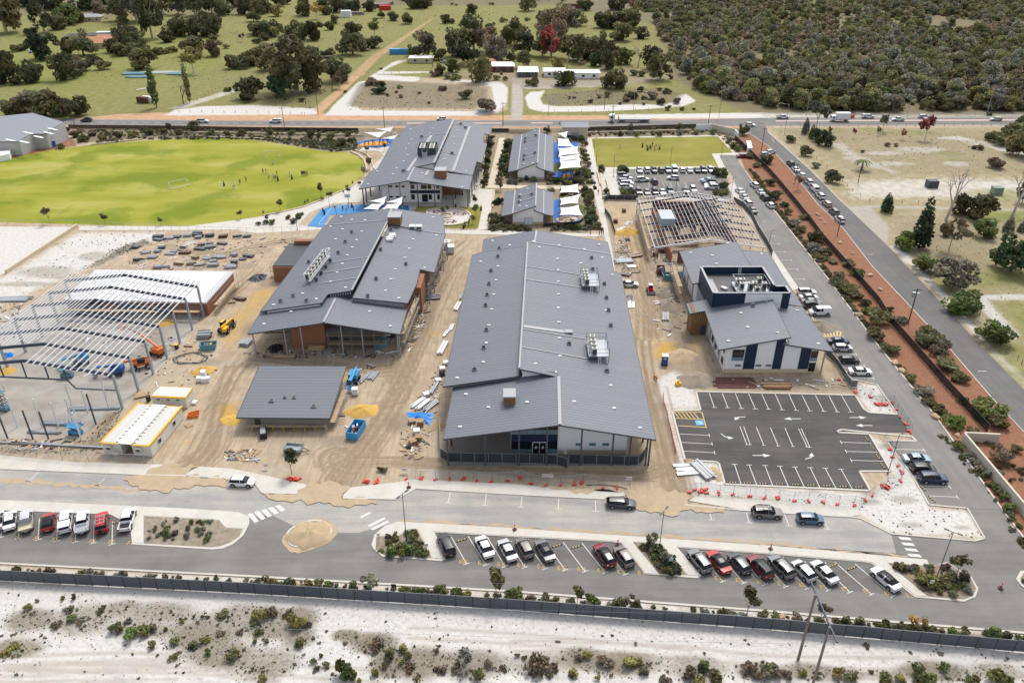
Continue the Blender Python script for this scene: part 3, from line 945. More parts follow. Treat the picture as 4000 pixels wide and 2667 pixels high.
cb=a3(b1,[(ch.x-1.1,ch.y-1.2),(ch.x+.95,ch.y-1.2),(ch.x+.95,ch.y+1.4),(ch.x-1.1,ch.y+1.4)],lambda x,y:jt(x,y)+.01,ch.z+1.5,gw,'roof_chimney')
MB().x_(ch.x-1.2,ch.y-1.28,ch.z+1.503,ch.x+1.05,ch.y+1.5,ch.z+1.75).b_('chimney_cap',al,cb)
def fb(ad,px,zf,l=4.0,w=6.4,n=4,z0=7.5,h=1.2,i9=1.7):
 0
 p=am(px,zf,z0)
 x,y,z=p.x,p.y,p.z+1.0
 o=ag('plant_platform',ad,'roof plant',(x,y,p.z))
 MB().x_(x-l/2,y-w/2,z,x+l/2,y+w/2,z+.12).b_('deck',ae,o)
 for sx in(-1,1):
  for sy in(-1,0,1):
   px_,py_=x+sx*(l/2-.08),y+sy*(w/2-.08)
   MB().x_(px_-.05,py_-.05,zf(px_,py_)+.06,px_+.05,py_+.05,z+i9).b_('post',ez,o)
 for zz in(z+i9*.5,z+i9):
  mb=MB()
  mb.m_((x-l/2,y-w/2,zz),(x+l/2,y-w/2,zz),.06,.06).m_((x-l/2,y+w/2,zz),(x+l/2,y+w/2,zz),.06,.06)
  mb.m_((x-l/2,y-w/2,zz),(x-l/2,y+w/2,zz),.06,.06).m_((x+l/2,y-w/2,zz),(x+l/2,y+w/2,zz),.06,.06)
  mb.b_('rail',ez,o)
 for k in range(n):
  e6('','',x-l*.22,y-w*.38+k*(w*.76/max(1,n-1)),z+.125,1.0,.9,1.5,a7=o)
 lb=MB()
 lx,ly=x+.1,y-w/2-.3
 zl=zf(lx,ly-.6)+.06
 for s in(-.25,.25):
  lb.m_((lx+s,ly-.7,zl),(lx+s,ly+.2,z+.2),.06,.06)
 for k in range(5):
  t=k/4
  lb.m_((lx-.25,ly-.7+.9*t,zl+(z+.2-zl)*t),(lx+.25,ly-.7+.9*t,zl+(z+.2-zl)*t),.05,.05)
 lb.b_('ladder',aa,o)
 return o
fb('railed plant platform with a ladder, nearer the back of the central hall roof',(2303,1110),zE)
fb('railed plant platform with a ladder, nearer the front of the central hall roof',(2333,1378),zE)
# the long building under construction, left of the hall
g6=lambda x,y:6.8+.165*(x+54.9-(y-153.8)*.07)
jv=lambda x,y:6.4+.15*(-18.0-x)
gh=lambda x,y:6.0+.165*(x+55.2)
ig=lambda x,y:5.8+.185*(-23.4-x)
b2=ag('unfinished_school_block','grey roofed two storey block under construction with brick and open scaffolded front','building',(-39,146,0))
ah(b2,PT('-54.9,153.8 -41.2,153.4 -40.7,157.5 -35.2,157.5 -32.9,199.6 -51.2,203.6'),g6)
ah(b2,PT('-35.,156.1 -23.1,157. -22.2,166.8 -22.2,175. -18.7,174.3 -17.8,198.6 -32.8,198.6'),jv)
ah(b2,[(-55.3,145.2),(-39.2,145.2),(-38.7,157.4),(-55.3,157.0)],gh)
ah(b2,[(-39.1,145.2),(-23.5,145.4),(-23.2,157.6),(-38.6,157.4)],ig)
zB2a=lambda x,y:6.4+.17*(x+50.5)
zB2b=lambda x,y:6.4+.19*(-18.6-x)
ah(b2,[(-51.0,203.9),(-33.2,200.0),(-33.6,210.6),(-50.0,211.8)],zB2a)
ah(b2,[(-33.0,199.0),(-17.9,198.9),(-19.4,211.6),(-33.4,210.6)],zB2b)
a3(b2,[(-47.6,149.4),(-40.3,149.4),(-39.6,157),(-47.6,157)],0,lambda x,y:gh(x,y)-.25,cg)
a3(b2,[(-40.2,154.2),(-26,154.2),(-25,198),(-40.2,198)],0,lambda x,y:6.0,ai)  # shade of the open interior put into the dark colour of this back wall
a3(b2,[(-40.2,149.8),(-26.4,149.8),(-26.4,154.1),(-40.2,154.1)],2.9,3.25,ge,'floor_slab')
a3(b2,[(-51.5,158),(-40.3,158),(-40.3,208),(-47.5,208)],0,6.2,cg)
a3(b2,[(-25.9,158),(-24.5,158),(-22,205),(-25,205)],0,6.0,cg)
a3(b2,[(-23.9,166.3),(-21.2,166.3),(-21.0,174),(-23.7,174)],0,6.4,cg)
a3(b2,[(-40.4,157.4),(-35.3,157.65),(-35.3,157.8),(-40.4,157.8)],lambda x,y:gh(x,y)-.2 if x<-38.6 else ig(x,y)-.1,lambda x,y:g6(x,y)-.24,ai,'clerestory_opening')
for k in range(9):
 x=-40.0+k*.55
 MB().m_((x,157.35,max(8.3,gh(x,157)+0)),(x,157.35,g6(x,157.5)-.24),.09,.05).b_('stud',aa,b2)
a3(b2,[(-53.5,153.95),(-41.6,153.6),(-41.6,153.75),(-53.5,154.1)],lambda x,y:min(gh(x,y)+.06,g6(x,y)-.3),lambda x,y:g6(x,y)-.23,aw,'gable_wall')
a3(b2,[(-34.9,156.4),(-24,157.2),(-24,157.35),(-34.9,156.55)],lambda x,y:min(ig(x,y)+.06,jv(x,y)-.25),lambda x,y:jv(x,y)-.23,al,'gable_wall')
for x in(-54.6,-47.9,-44.4,-35.9,-31.6,-24.2,-23.8):
 cs(b2,x,145.9,(gh(x,146)if x<-39 else ig(x,146))-.25,.11,ae)
for k in range(8):
 cs(b2,-23.0+k*.62+(1.4 if k>2 else-.3),150+k*6.6,5.7,.11,ae)
for k in range(9):
 MB().m_((-35+k*1.05,154.1,3.3),(-35+k*1.05,154.1,6.6),.07,.07).b_('stud',ae,b2)
aq(b2,(-39.15,145.4),(-38.7,156.0),lambda x,y:max(gh(x,y),ig(x,y)),.5)
aq(b2,(-35.3,157.6),(-33.0,199.4),g6,.35,.12)
aq(b2,(-33.2,200.2),(-33.5,210.4),lambda x,y:max(zB2a(x,y),zB2b(x,y)),.6)
aq(b2,(-51.0,203.8),(-34.6,200.2),g6,.3)
aq(b2,(-32.6,198.75),(-18,198.75),jv,.3)
for pa,pb in(((1274,1028),(1440,1004)),((1266,1065),(1420,1042)),((1255,1106),(1400,1084))):
 a,c_=am(pa,g6,8),am(pb,g6,9)
 aq(b2,(a.x,a.y),(c_.x,c_.y),g6,.3)
cc(b2,PT('1333,846 1374,858 1426,860 1291,885 1338,895 1413,904 1311,934 1393,937 1285,971 1375,966 1357,996 1337,1030 1292,1100 1317,1064 1349,1123 1182,1146 1236,1167 1069,1190'),g6)
cc(b2,PT('1605,863 1692,849 1705,920 1614,935 1599,971 1582,1007 1545,1051 1659,1046 1527,1090 1506,1135 1558,1164'),jv)
cc(b2,[(1031,1265),(1137,1217)],gh);cc(b2,[(1444,1216),(1525,1273)],ig)
el(b2,PT('1374,908 1349,946 1322,988 1207,1025 1146,1157 1097,1177 1198,1176'),g6)
el(b2,PT('1528,898 1487,976 1586,1033 1470,1090 1437,1158'),jv)
ch=am((1543,874),jv,8)
cb=MB().x_(ch.x-1.7,ch.y-1.6,ch.z-.3,ch.x+1.7,ch.y+2.6,ch.z+2.2).b_('roof_chimney',gw,b2)
MB().x_(ch.x-1.8,ch.y-1.7,ch.z+2.202,ch.x+1.8,ch.y+2.7,ch.z+2.5).b_('chimney_cap',al,cb)
an=GP([(1064,1040),(1160,1040),(1225,948),(1128,948)],4.4)
a3(b2,an,0,lambda x,y:4.1,cg,'annex_wall')
gg=bd('dark_roof',(.06,.062,.07),ac=.5,bj=.08)
ah(b2,[(p.x,p.y)for p in GP([(1066,1037),(1162,1037),(1224,950),(1130,950)],4.4)],lambda x,y:4.35,m=gg,au='annex_roof')
a3(b2,[(p.x,p.y)for p in GP([(1148,945),(1150,936),(1230,936),(1228,945)],5.2)],0,5.4,cg,'parapet')
a,c_=am((1190,1112),g6,8),am((1268,1010),g6,8)
rk=ag('condenser_rack','galvanised cage with a row of seven cream condensers on the unfinished block roof','roof plant',a)
ux=(c_-a).normalized();sd=Vector((1.5,0,0))
j1=MB()
for k in range(6):
 p=a+(c_-a)*(k/5)
 for s in(Vector((0,0,0)),sd):
  q=p+s
  j1 .m_((q.x,q.y,g6(q.x,q.y)+.07),(q.x,q.y,p.z+2.6),.07,.07)
for s in(Vector((0,0,0)),sd):
 for zz in(.9,1.75,2.6):
  j1 .m_(a+s+Vector((0,0,zz)),c_+s+Vector((0,0,zz)),.06,.06)
j1 .m_(a+Vector((0,0,2.6)),a+sd+Vector((0,0,2.6)),.06,.06).m_(c_+Vector((0,0,2.6)),c_+sd+Vector((0,0,2.6)),.06,.06)
j1 .b_('cage',aa,rk)
MB().m_(a+sd/2+Vector((0,0,.85)),c_+sd/2+Vector((0,0,.85)),1.45,.08).b_('deck',ae,rk)
for k in range(7):
 p=a+(c_-a)*((k+.5)/7)+sd*.35
 e6('','',p.x,p.y,p.z+.9,.85,.95,1.6,a7=rk)
for k in range(4):
 p=a+(c_-a)*((k+.4)/4.2)+Vector((2.3,0,0))
 z=g6(p.x,p.y)+.07
 MB().x_(p.x-.3,p.y-.3,z,p.x+.3,p.y+.3,z+.9).b_('duct_cowl',ai,rk)
p=am((1527,930),jv,8)
o=ag('wrapped_pallet','stack of white roofing packages lying on the unfinished block roof','materials',p)
for k in range(5):
 MB().o_(p.x+R.uniform(-.4,.4),p.y+k*.9-2,R.uniform(-.3,.3),1.6,.7,p.z+.02,p.z+.6+.1*(k%2)).b_('package',aa,o)
p=am((1624,893),jv,7)
for k,dx in enumerate((-.9,.9)):
 o=ag('rooftop_unit',('left' if k==0 else 'right')+' white boxed unit of two at the back of the unfinished block roof','air conditioner',(p.x+dx,p.y,p.z),0)
 MB().x_(p.x+dx-.8,p.y-.8,p.z-.1,p.x+dx+.8,p.y+.8,p.z+.9).b_('casing',aa,o)
 MB().x_(p.x+dx-.6,p.y-.84,p.z+.1,p.x+dx+.6,p.y-.803,p.z+.7).b_('grille',ai,o)
 # the finished two storey block at the back
iu=lambda x,y:6.0+.17*(x+46.9-(y-237)*.08)
iq=lambda x,y:6.0+.136*(-13.2-x)
ju=lambda x,y:6.0+.185*(-12.6+(y-249)*.075-x)
b3=ag('finished_school_block','finished grey roofed two storey block behind the white shade sails','building',(-30,236,0))
ah(b3,PT('-47.2,236. -32.1,236. -31.4,249.6 -25.,250.5 -22.3,307.4 -40.6,308. -41.2,305. -41.6,292.8 -43.6,291. -43.9,269. -44.3,255. -46.2,254.2'),iu)
ah(b3,[(-32.0,236.0),(-13.1,235.2),(-12.7,249.6),(-31.3,249.6)],iq)
ah(b3,PT('-25.,248.5 -12.7,249. -12.,263.4 -10.1,262.7 -9.1,285. -10.6,286.5 -10.3,297.3 -8.4,296.8 -7.8,308.5 -22.,307.4'),ju)
a3(b3,PT('-41.,240.6 -32.,240.6 -25.4,251.5 -23.5,304 -39,304 -41.,262'),0,6.4,aw)
a3(b3,[(-41.0,240.5),(-32.0,240.5),(-32.0,240.59),(-41.0,240.59)],0,lambda x,y:iu(x,y)-.25,aw)
a3(b3,[(-31.98,240.6),(-22.6,240.6),(-22.6,252),(-31.98,252)],0,lambda x,y:iq(x,y)-.25,aw)
a3(b3,[(-22.5,247.5),(-16.6,247.5),(-13.8,304),(-22.5,304)],0,lambda x,y:min(6.0,ju(x,y)-.3),cg)
a3(b3,[(-30.8,250.0),(-25.3,250.9),(-25.3,251.0),(-30.8,250.1)],lambda x,y:iq(x,y)+.06,lambda x,y:iu(x,y)-.25,aw,'gable_wall')
a3(b3,[(-24.9,249.0),(-13.2,249.4),(-13.2,249.6),(-24.9,249.2)],lambda x,y:min(iq(x,y)+.06,ju(x,y)-.28),lambda x,y:ju(x,y)-.24,al,'gable_wall')
MB().x_(-32.0,240.44,2.95,-22.6,240.598,3.95).b_('navy_band',ff,b3)
a3(b3,[(-32.0,240.44),(-22.6,240.44),(-22.6,240.598),(-32.0,240.598)],6.05,lambda x,y:iq(x,y)-.25,ff,'navy_band')
for x0,x1,n in((-31.8,-30.6,1),(-28.6,-26.8,2),(-26.5,-25.4,1),(-23.7,-22.8,1)):
 jw(b3,x0,x1,4.35,5.75,240.6,n)
for x0,x1,n in((-31.8,-30.7,1),(-28.4,-26.6,2),(-26.3,-25.3,1),(-23.6,-22.8,1)):
 jw(b3,x0,x1,.9 if n==1 else .15,2.6,240.6,n)
for x in(-38.6,-36.6,-34.6):
 jw(b3,x,x+1.0,4.9,5.5,240.5,2);jw(b3,x,x+1.0,1.5,2.1,240.5,2)
for x in(-37.9,-34.4):
 MB().x_(x-.9,240.4,.1,x-.75,240.495,6.6).b_('downpipe',ez,b3)
for x,y in((-46.2,236.6),(-45.9,240),(-45.5,246),(-43.6,252)):
 cs(b3,x,y,5.8,.17)
for x in(-29.2,-24.0,-18.3,-13.9,-13.5):
 cs(b3,x,236.6,iq(x,236)-.25,.14)
for k in range(11):
 cs(b3,-13.3+k*.42,240+k*6.4,5.8,.15)
aq(b3,(-32.05,236.2),(-31.4,249.4),lambda x,y:max(iu(x,y),iq(x,y)),.5)
aq(b3,(-25.1,250.7),(-22.3,307.2),iu,.6,.1)
for pa,pb,w_ in(((1637,603),(1592,668),.9),((1685,530),(1664,562),.9),((1655,534),(1757,517),.4),((1696,585),(1727,581),.3),((1690,602),(1720,597),.3),((1628,620),(1652,615),.3)):
 a,c_=am(pa,iu,8),am(pb,iu,8)
 aq(b3,(a.x,a.y),(c_.x,c_.y),iu,w_)
for pa,pb,w_ in(((1834,495),(1770,668),.9),((1778,485),(1834,495),.4),((1729,595),(1790,605),.4)):
 a,c_=am(pa,ju,8),am(pb,ju,8)
 aq(b3,(a.x,a.y),(c_.x,c_.y),ju,w_)
for pa,pb,w_ in(((1620,657),(1768,684),.4),((1672,668),(1664,686),.9)):
 a,c_=am(pa,iq,8),am(pb,iq,8)
 aq(b3,(a.x,a.y),(c_.x,c_.y),iq,w_)
cc(b3,PT('1604,505 1650,510 1692,502 1682,520 1608,545 1597,562 1586,581 1593,605 1577,630 1549,656 1474,669 1535,680 1438,719'),iu)
cc(b3,PT('1786,509 1774,535 1776,563 1745,605 1821,669 1737,622'),ju)
cc(b3,[(1649,677),(1745,697),(1805,731)],iq)
el(b3,[(1577,668),(1648,535)],iu,s=.7);el(b3,[(1800,486),(1818,500),(1766,600)],ju,s=.6)
ch=am((1723,693),iq,7.5)
cb=MB().x_(ch.x-2.0,ch.y-.6,ch.z-.4,ch.x+1.7,ch.y+3.2,ch.z+2.2).b_('roof_chimney',cg,b3)
MB().x_(ch.x-2.05,ch.y-.65,ch.z+2.203,ch.x+1.75,ch.y+3.25,ch.z+2.35).b_('chimney_cap',al,cb)
p=am((1672,596),iu,8)
pp=ag('screened_plant','dark screened enclosure of condensers on the finished block roof','roof plant',p)
for sx in(-3.1,.1):
 for q in(((sx,-3.2),(sx+2.9,-3.2)),((sx,4),(sx+2.9,4)),((sx,-3.2),(sx,4)),((sx+2.9,-3.2),(sx+2.9,4))):
  MB().m_((p.x+q[0][0],p.y+q[0][1],p.z+1.1),(p.x+q[1][0],p.y+q[1][1],p.z+1.1),.1,2.6).b_('screen',ai,pp)
 for k in range(3):
  e6('','',p.x+sx+1.4,p.y-1.9+k*2.1,p.z+.5,1.7,1.7,1.9,a7=pp)
st=MB()
for k in range(5):
 st.x_(p.x-1.5,p.y-4.6+k*.28,p.z-.1+.25*k,p.x+.1,p.y-4.4+k*.28,p.z+.25*k)
for s in(-1.5,.1):
 st.m_((p.x+s,p.y-4.7,p.z+1.0),(p.x+s,p.y-3.4,p.z+2.0),.06,.06).m_((p.x+s,p.y-4.6,p.z),(p.x+s,p.y-4.6,p.z+1.0),.06,.06)
st.b_('steps',aa,pp)
# two small classrooms with split roofs
def fv(ad,x0,y0,y1,k):
 0
 b=ag('classroom_block',ad,'building',(x0,y0,0))
 X=lambda o,y:x0+o+(y-y0)*k
 def jx(o0,o1):
  return[(X(o0,y0),y0),(X(o1,y0),y0),(X(o1,y1),y1),(X(o0,y1),y1)]
 def zf(o0,z0,o1,z1):
  return lambda x,y:z0+(z1-z0)*((x-(y-y0)*k-x0)-o0)/(o1-o0)
 ah(b,jx(-9.9,-6.75),zf(-9.9,2.9,-6.7,3.6),au='veranda_roof')
 zr=zf(-6.7,3.6,.1,6.0)
 ah(b,jx(-6.7,.1),zr)
 ah(b,jx(-.4,2.3),zf(-.4,4.7,2.3,3.6))
 ah(b,jx(2.35,5.4),zf(2.3,3.6,5.4,2.9),au='veranda_roof')
 def wq(o0,o1,d=.6):
  return[(X(o0,y0+d),y0+d),(X(o1,y0+d),y0+d),(X(o1,y1-d),y1-d),(X(o0,y1-d),y1-d)]
 a3(b,wq(-6.7,-.05),0,lambda x,y:zr(x,y)-.24,aw)
 zz=zf(-.4,4.7,2.3,3.6)
 a3(b,wq(-.04,2.3),0,lambda x,y:zz(x,y)-.24,aw)
 a3(b,[(X(-6.72,y0+.56),y0+.56),(X(2.32,y0+.56),y0+.56),(X(2.32,y0+.6),y0+.6),(X(-6.72,y0+.6),y0+.6)],.02,.8,bk,'plinth')
 aq(b,(X(-6.72,y0+.1),y0+.1),(X(-6.72,y1-.1),y1-.1),lambda x,y:3.62,.35)
 aq(b,(X(.0,y0+.1),y0+.1),(X(.0,y1-.1),y1-.1),zr,.35,.1)
 aq(b,(X(2.33,y0+.1),y0+.1),(X(2.33,y1-.1),y1-.1),lambda x,y:3.62,.3)
 for o in(-9.6,5.1):
  for t in(.03,.35,.68,.97):
   y=y0+(y1-y0)*t
   cs(b,X(o,y),y,2.75,.07)
 return b,zr,X
bA,zrA,XA=fv('longer of the two small split roofed classrooms, farther from the hall',8.6,262.0,306.0,.045)
for pa,pb in(((2053,542),(2107,525)),((2050,555),(2104,538)),((2047,609),(2101,592)),((2046,624),(2100,606))):
 a,c_=am(pa,zrA,5),am(pb,zrA,5)
 aq(bA,(a.x,a.y),(c_.x,c_.y),zrA,.4)
el(bA,PT('2052,542 2093,530 2050,555 2047,609 2089,598 2045,624'),zrA,5,.5)
cc(bA,PT('2090,511 2057,530 2053,582 2047,641 2081,637'),zrA,5)
bB,zrB,XB=fv('shorter of the two small split roofed classrooms, with white double doors',6.9,221.0,241.5,.04)
for pa,pb in(((2029,769),(2094,748)),((2027,790),(2092,769)),((2078,760),(2096,754))):
 a,c_=am(pa,zrB,5),am(pb,zrB,5)
 aq(bB,(a.x,a.y),(c_.x,c_.y),zrB,.35)
el(bB,[(2029,769),(2077,760),(2026,790)],zrB,5,.45)
cc(bB,PT('2061,737 2033,760 2033,783 2030,804 2057,806'),zrB,5)
df=MB().x_(3.7,221.5,.05,6.0,221.55,2.3).b_('door_frame',al,bB)
for k in range(2):
 MB().x_(3.78+k*1.1,221.44,.08,4.8+k*1.1,221.497,2.2).b_('door',aa,df)
 # office block with the navy plant tower
b5=ag('navy_tower_office','white office block with navy stripes and a navy walled rooftop plant well','building',(52,138,0))
z5w=lambda x,y:6.0+.158*(x-41.2)
z5e=lambda x,y:5.5+.165*(65.1-x)
z5n=lambda x,y:6.2+.16*(x-42.6)
ah(b5,PT('39.3,159.5 43.9,160.4 44.,156.2 57.2,156.2 56.3,139.6 41.8,138.5 42.5,155.2 39.2,154.8'),z5w)
ah(b5,PT('57.3,157.2 65.,158.4 65.1,138.8 54.6,138.9 54.8,140. 56.4,140.1'),z5e)
ah(b5,PT('42.8,187.6 57.2,188.4 57.,170.5 46.,170.5 44.6,168.9 42.4,168.8'),z5n)
ah(b5,PT('57.3,187.6 65.8,188.6 65.2,158.6 61.3,158.6 61.3,163 57.1,170.4'),z5e)
a3(b5,[(43.8,139.6),(55.4,139.6),(56.9,156.1),(43.8,156.1)],0,lambda x,y:z5w(x,y)-.25,aw)
a3(b5,PT('55.41,139.6 62.6,139.6 63.2,187. 57.,187. 56.95,156.'),0,lambda x,y:z5e(x,y)-.25,aw)
a3(b5,[(44.0,170.2),(56.9,170.2),(56.9,186.8),(44.0,186.8)],0,lambda x,y:z5n(x,y)-.25,aw)
for x0,x1 in((47.6,49.9),(53.6,55.4),(58.9,61.0)):
 zz=z5w if x1<55.5 else z5e
 a3(b5,[(x0,139.5),(x1,139.5),(x1,139.595),(x0,139.595)],.9,lambda x,y:zz(x,y)-.25,ff,'navy_panel')
a3(b5,[(43.75,139.53),(62.6,139.53),(62.6,139.59),(43.75,139.59)],.0,.88,bk,'plinth')
jw(b5,45.0,47.4,3.7,5.5,139.6,3);MB().x_(45.0,139.5,2.9,47.4,139.595,3.68).b_('spandrel',ev,b5)
jw(b5,61.1,62.5,3.6,5.2,139.6,2);MB().x_(61.1,139.5,2.8,62.5,139.595,3.58).b_('spandrel',ev,b5)
jw(b5,61.1,62.5,.2,2.4,139.6,2)
for x in(46.0,50.2,52.3):
 jw(b5,x,x+1.1,1.5,1.95,139.55,2,gm=ev)
for y in(141,144,147,150):
 kg(b5,y,y+1.6,3.7,5.3,43.8,-1,2)
 kg(b5,y,y+1.6,.9,2.4,43.8,-1,2)
for x,y in PT('42.3,139.6 42.4,144 42.6,149 42.9,153 43.2,171 43.2,177 43.2,183'):
 cs(b5,x,y,5.8,.13,ae)
cs(b5,63.9,139.6,5.4,.13,ae)
tw=a3(b5,[(39.8,155.3),(43.7,155.6),(43.7,159.6),(39.8,159.2)],0,5.9,gw,'stair_tower')
for k in range(9):
 x=39.9+k*.43
 MB().m_((x,155.26+(x-39.8)*.077,3.1),(x,155.26+(x-39.8)*.077,5.7),.06,.05).b_('batten',a2,tw)
for k in range(7):
 MB().m_((39.76,155.6+k*.55,3.1),(39.76,155.6+k*.55,5.7),.05,.06).b_('batten',a2,tw)
MB().x_(42.1,155.3,.1,43.2,155.42,2.3).b_('doorway',ai,tw)
def d1(x0,y0,x1,y1,t=.35,iz=10.0,z0=5.0):
 o=MB().m_((x0,y0,(z0+iz)/2),(x1,y1,(z0+iz)/2),t,iz-z0).b_('parapet_wall',ff,b5)
 MB().m_((x0,y0,iz+.03),(x1,y1,iz+.03),t+.14,.055).b_('coping',al,o)
d1(44.2,156.35,44.2,170.0);d1(44.4,170.0,58.6,170.0);d1(58.6,169.8,58.6,160.3);d1(58.8,160.2,61.0,160.2,iz=9.8);d1(61.0,160.0,61.0,156.6);d1(44.4,156.4,60.8,156.4)
a3(b5,[(51.2,156.1),(59.2,156.1),(59.2,156.2),(51.2,156.2)],6.5,9.85,aw,'white_panel')
a3(b5,[(44.45,156.6),(58.4,156.6),(58.4,169.8),(44.45,169.8)],7.9,8.2,bd('deck_roofing',(.085,.08,.085),ac=.5,bj=.1),'well_floor')
rb=MB()
for k in range(34):
 rb.x_(46.6+k*.35,156.65,8.201,46.68+k*.35,169.75,8.26)
eq(rb.b_('floor_rib',ai,b5),av='stuff')
a3(b5,[(44.45,156.6),(46.4,156.6),(46.4,167),(44.45,167)],8.203,8.24,al,'walkway_sheet')
pw=ag('plant_platform','railed platform crowded with condensers inside the navy plant well','roof plant',(53.5,161.5,8.26))
MB().x_(50.0,159.0,8.9,57.2,164.0,9.0).b_('deck',ae,pw)
for x in(50.05,52.4,54.8,57.15):
 for y in(159.05,163.95):
  MB().x_(x-.05,y-.05,8.262,x+.05,y+.05,10.9).b_('post',ae,pw)
MB().m_((50,159.05,10.9),(57.2,159.05,10.9),.08,.08).m_((50,163.95,10.9),(57.2,163.95,10.9),.08,.08).m_((50.05,159,10.9),(50.05,164,10.9),.08,.08).m_((57.15,159,10.9),(57.15,164,10.9),.08,.08).b_('rail',ae,pw)
for x,y,h in PT('51.,162.6,1.5 52.1,162.8,1.4 53.2,160.,1.8 54.6,161.8,1.2 55.9,162.9,1.7 56.2,160.1,1.8 54.7,159.8,.8 51.4,160.6,1.5'):
 e6('','',x,y,9.003,1.0,.9,h,a7=pw)
for x,y,c,l in((51.5,157.9,cq,'blue drum by the left end of the rooftop platform in the navy well'),(57.8,158.9,cq,'blue drum by the right end of the rooftop platform in the navy well')):
 o=ag('drum',l,'drum',(x,y,8.26))
 MB().t_((x,y,8.262),(x,y,8.95),.3,n=10).b_('body',c,o);MB().t_((x,y,8.952),(x,y,9.0),.31,n=10).b_('lid',ed,o)
cl=MB()
for k in range(10):
 a0,a1=k*.63,(k+1)*.63
 cl.t_((52.5+.5*math.cos(a0),157.4+.35*math.sin(a0),8.33),(52.5+.5*math.cos(a1),157.4+.35*math.sin(a1),8.33),.1,n=5)
eq(cl.b_('hose_coil',d9),'red coiled hose lying on the floor of the navy plant well','hose')
eq(MB().o_(49.4,157.3,.05,2.6,.9,8.27,8.36).b_('packing_sheet',aa),'white sheet of material lying in the navy plant well','sheet')
eq(MB().o_(47.9,161.8,-.9,1.4,.8,8.27,8.7).b_('duct_box',aa),'white box lying at left inside the navy plant well','box')
def c5(x,y,za,zb,ytop,lab):
 o=ag('access_ladder',lab,'ladder',(x,y,za))
 mb=MB()
 for s in(-.3,.3):
  mb.m_((x+s,y,za),(x+s,ytop,zb+1.0),.07,.07)
 mb.b_('stile',aa,o)
 for k in range(7):
  t=k/6
  MB().m_((x-.3,y+(ytop-y)*t,za+(zb-za)*t),(x+.3,y+(ytop-y)*t,za+(zb-za)*t),.06,.1).b_('rung',aa,o)
 return o
c5(53.2,169.2,8.3,10.1,169.75,'white access ladder at the back of the navy plant well')
c5(55.7,155.5,8.4,10.1,156.1,'white access ladder at the front of the navy plant well')
c5(57.6,176.0,7.2,8.6,176.9,'white access ladder between the rear roofs of the navy tower office')
c5(58.2,154.4,7.0,8.6,155.2,'white access ladder between the front roofs of the navy tower office')
cc(b5,[(2698,987),(2783,998),(2800,1030),(2843,951)],z5n);cc(b5,PT('2894,1222 2921,1277 3037,1298 2846,1332 2967,1172'),z5w)
cc(b5,[(2975,991),(3114,1212),(3197,1342)],z5e);el(b5,[(2940,1195)],z5w)
a3(b5,[(62,156.5),(65.6,156.9),(65.6,158.3),(62,158.3)],3.0,3.2,gg,'lower_roof')
# small grey roofed block by the site track
b8=ag('small_rendered_block','small single storey rendered block with plain grey roof beside the sand track','building',(-42,120,0))
z8=lambda x,y:3.0+.035*(y-119.5)
ah(b8,[(-50.5,119.4),(-33.4,119.2),(-33.3,136.2),(-50.9,136.5)],z8,dn=1.0,m=bd('smooth_roof_steel',(.122,.13,.146),ac=.5,bj=.05,aj=.3,cf=.012))
jm=bd('grey_render',(.25,.24,.205),ac=.9,bj=.1,aj=.6)
a3(b8,[(-48.4,120.8),(-34.5,120.6),(-34.2,135.2),(-48.6,135.4)],0,lambda x,y:z8(x,y)-.25,jm)
a3(b8,[(-48.45,120.72),(-34.45,120.52),(-34.45,120.59),(-48.45,120.79)],.0,.5,ge,'plinth')
MB().x_(-47.8,120.66,.1,-46.8,120.73,2.3).b_('doorway',ai,b8)
for px in((1061,1566),(1113,1552),(1149,1553),(1226,1587)):
 p=am(px,z8,3.3)
 s=.5 if px[0]not in(1113,1149)else .33
 k=MB().x_(p.x-s,p.y-s*.8,p.z,p.x+s,p.y+s*.8,p.z+.25).b_('skylight_kerb',al,b8)
 MB().x_(p.x-s*.75,p.y-s*.6,p.z+.253,p.x+s*.75,p.y+s*.6,p.z+.3).b_('skylight_glass',ct,k)
sf=ag('trestle_scaffold','low trestle scaffold with planks along the front of the small rendered block','scaffold',(-41,119,0))
for k in range(8):
 x=-48.0+k*1.95
 for s in(-.35,.35):
  MB().t_((x,119.4+s,0),(x,119.4+s,1.0),.05,n=5).b_('leg',b4,sf)
 MB().m_((x,119.0,1.0),(x,119.8,1.0),.08,.08).b_('crossbar',ae,sf)
for k in range(5):
 MB().x_(-48.8+k*2.8,119.05+.02*(k%2),1.05,-45.9+k*2.8,119.75,1.11).b_('plank',a2,sf)
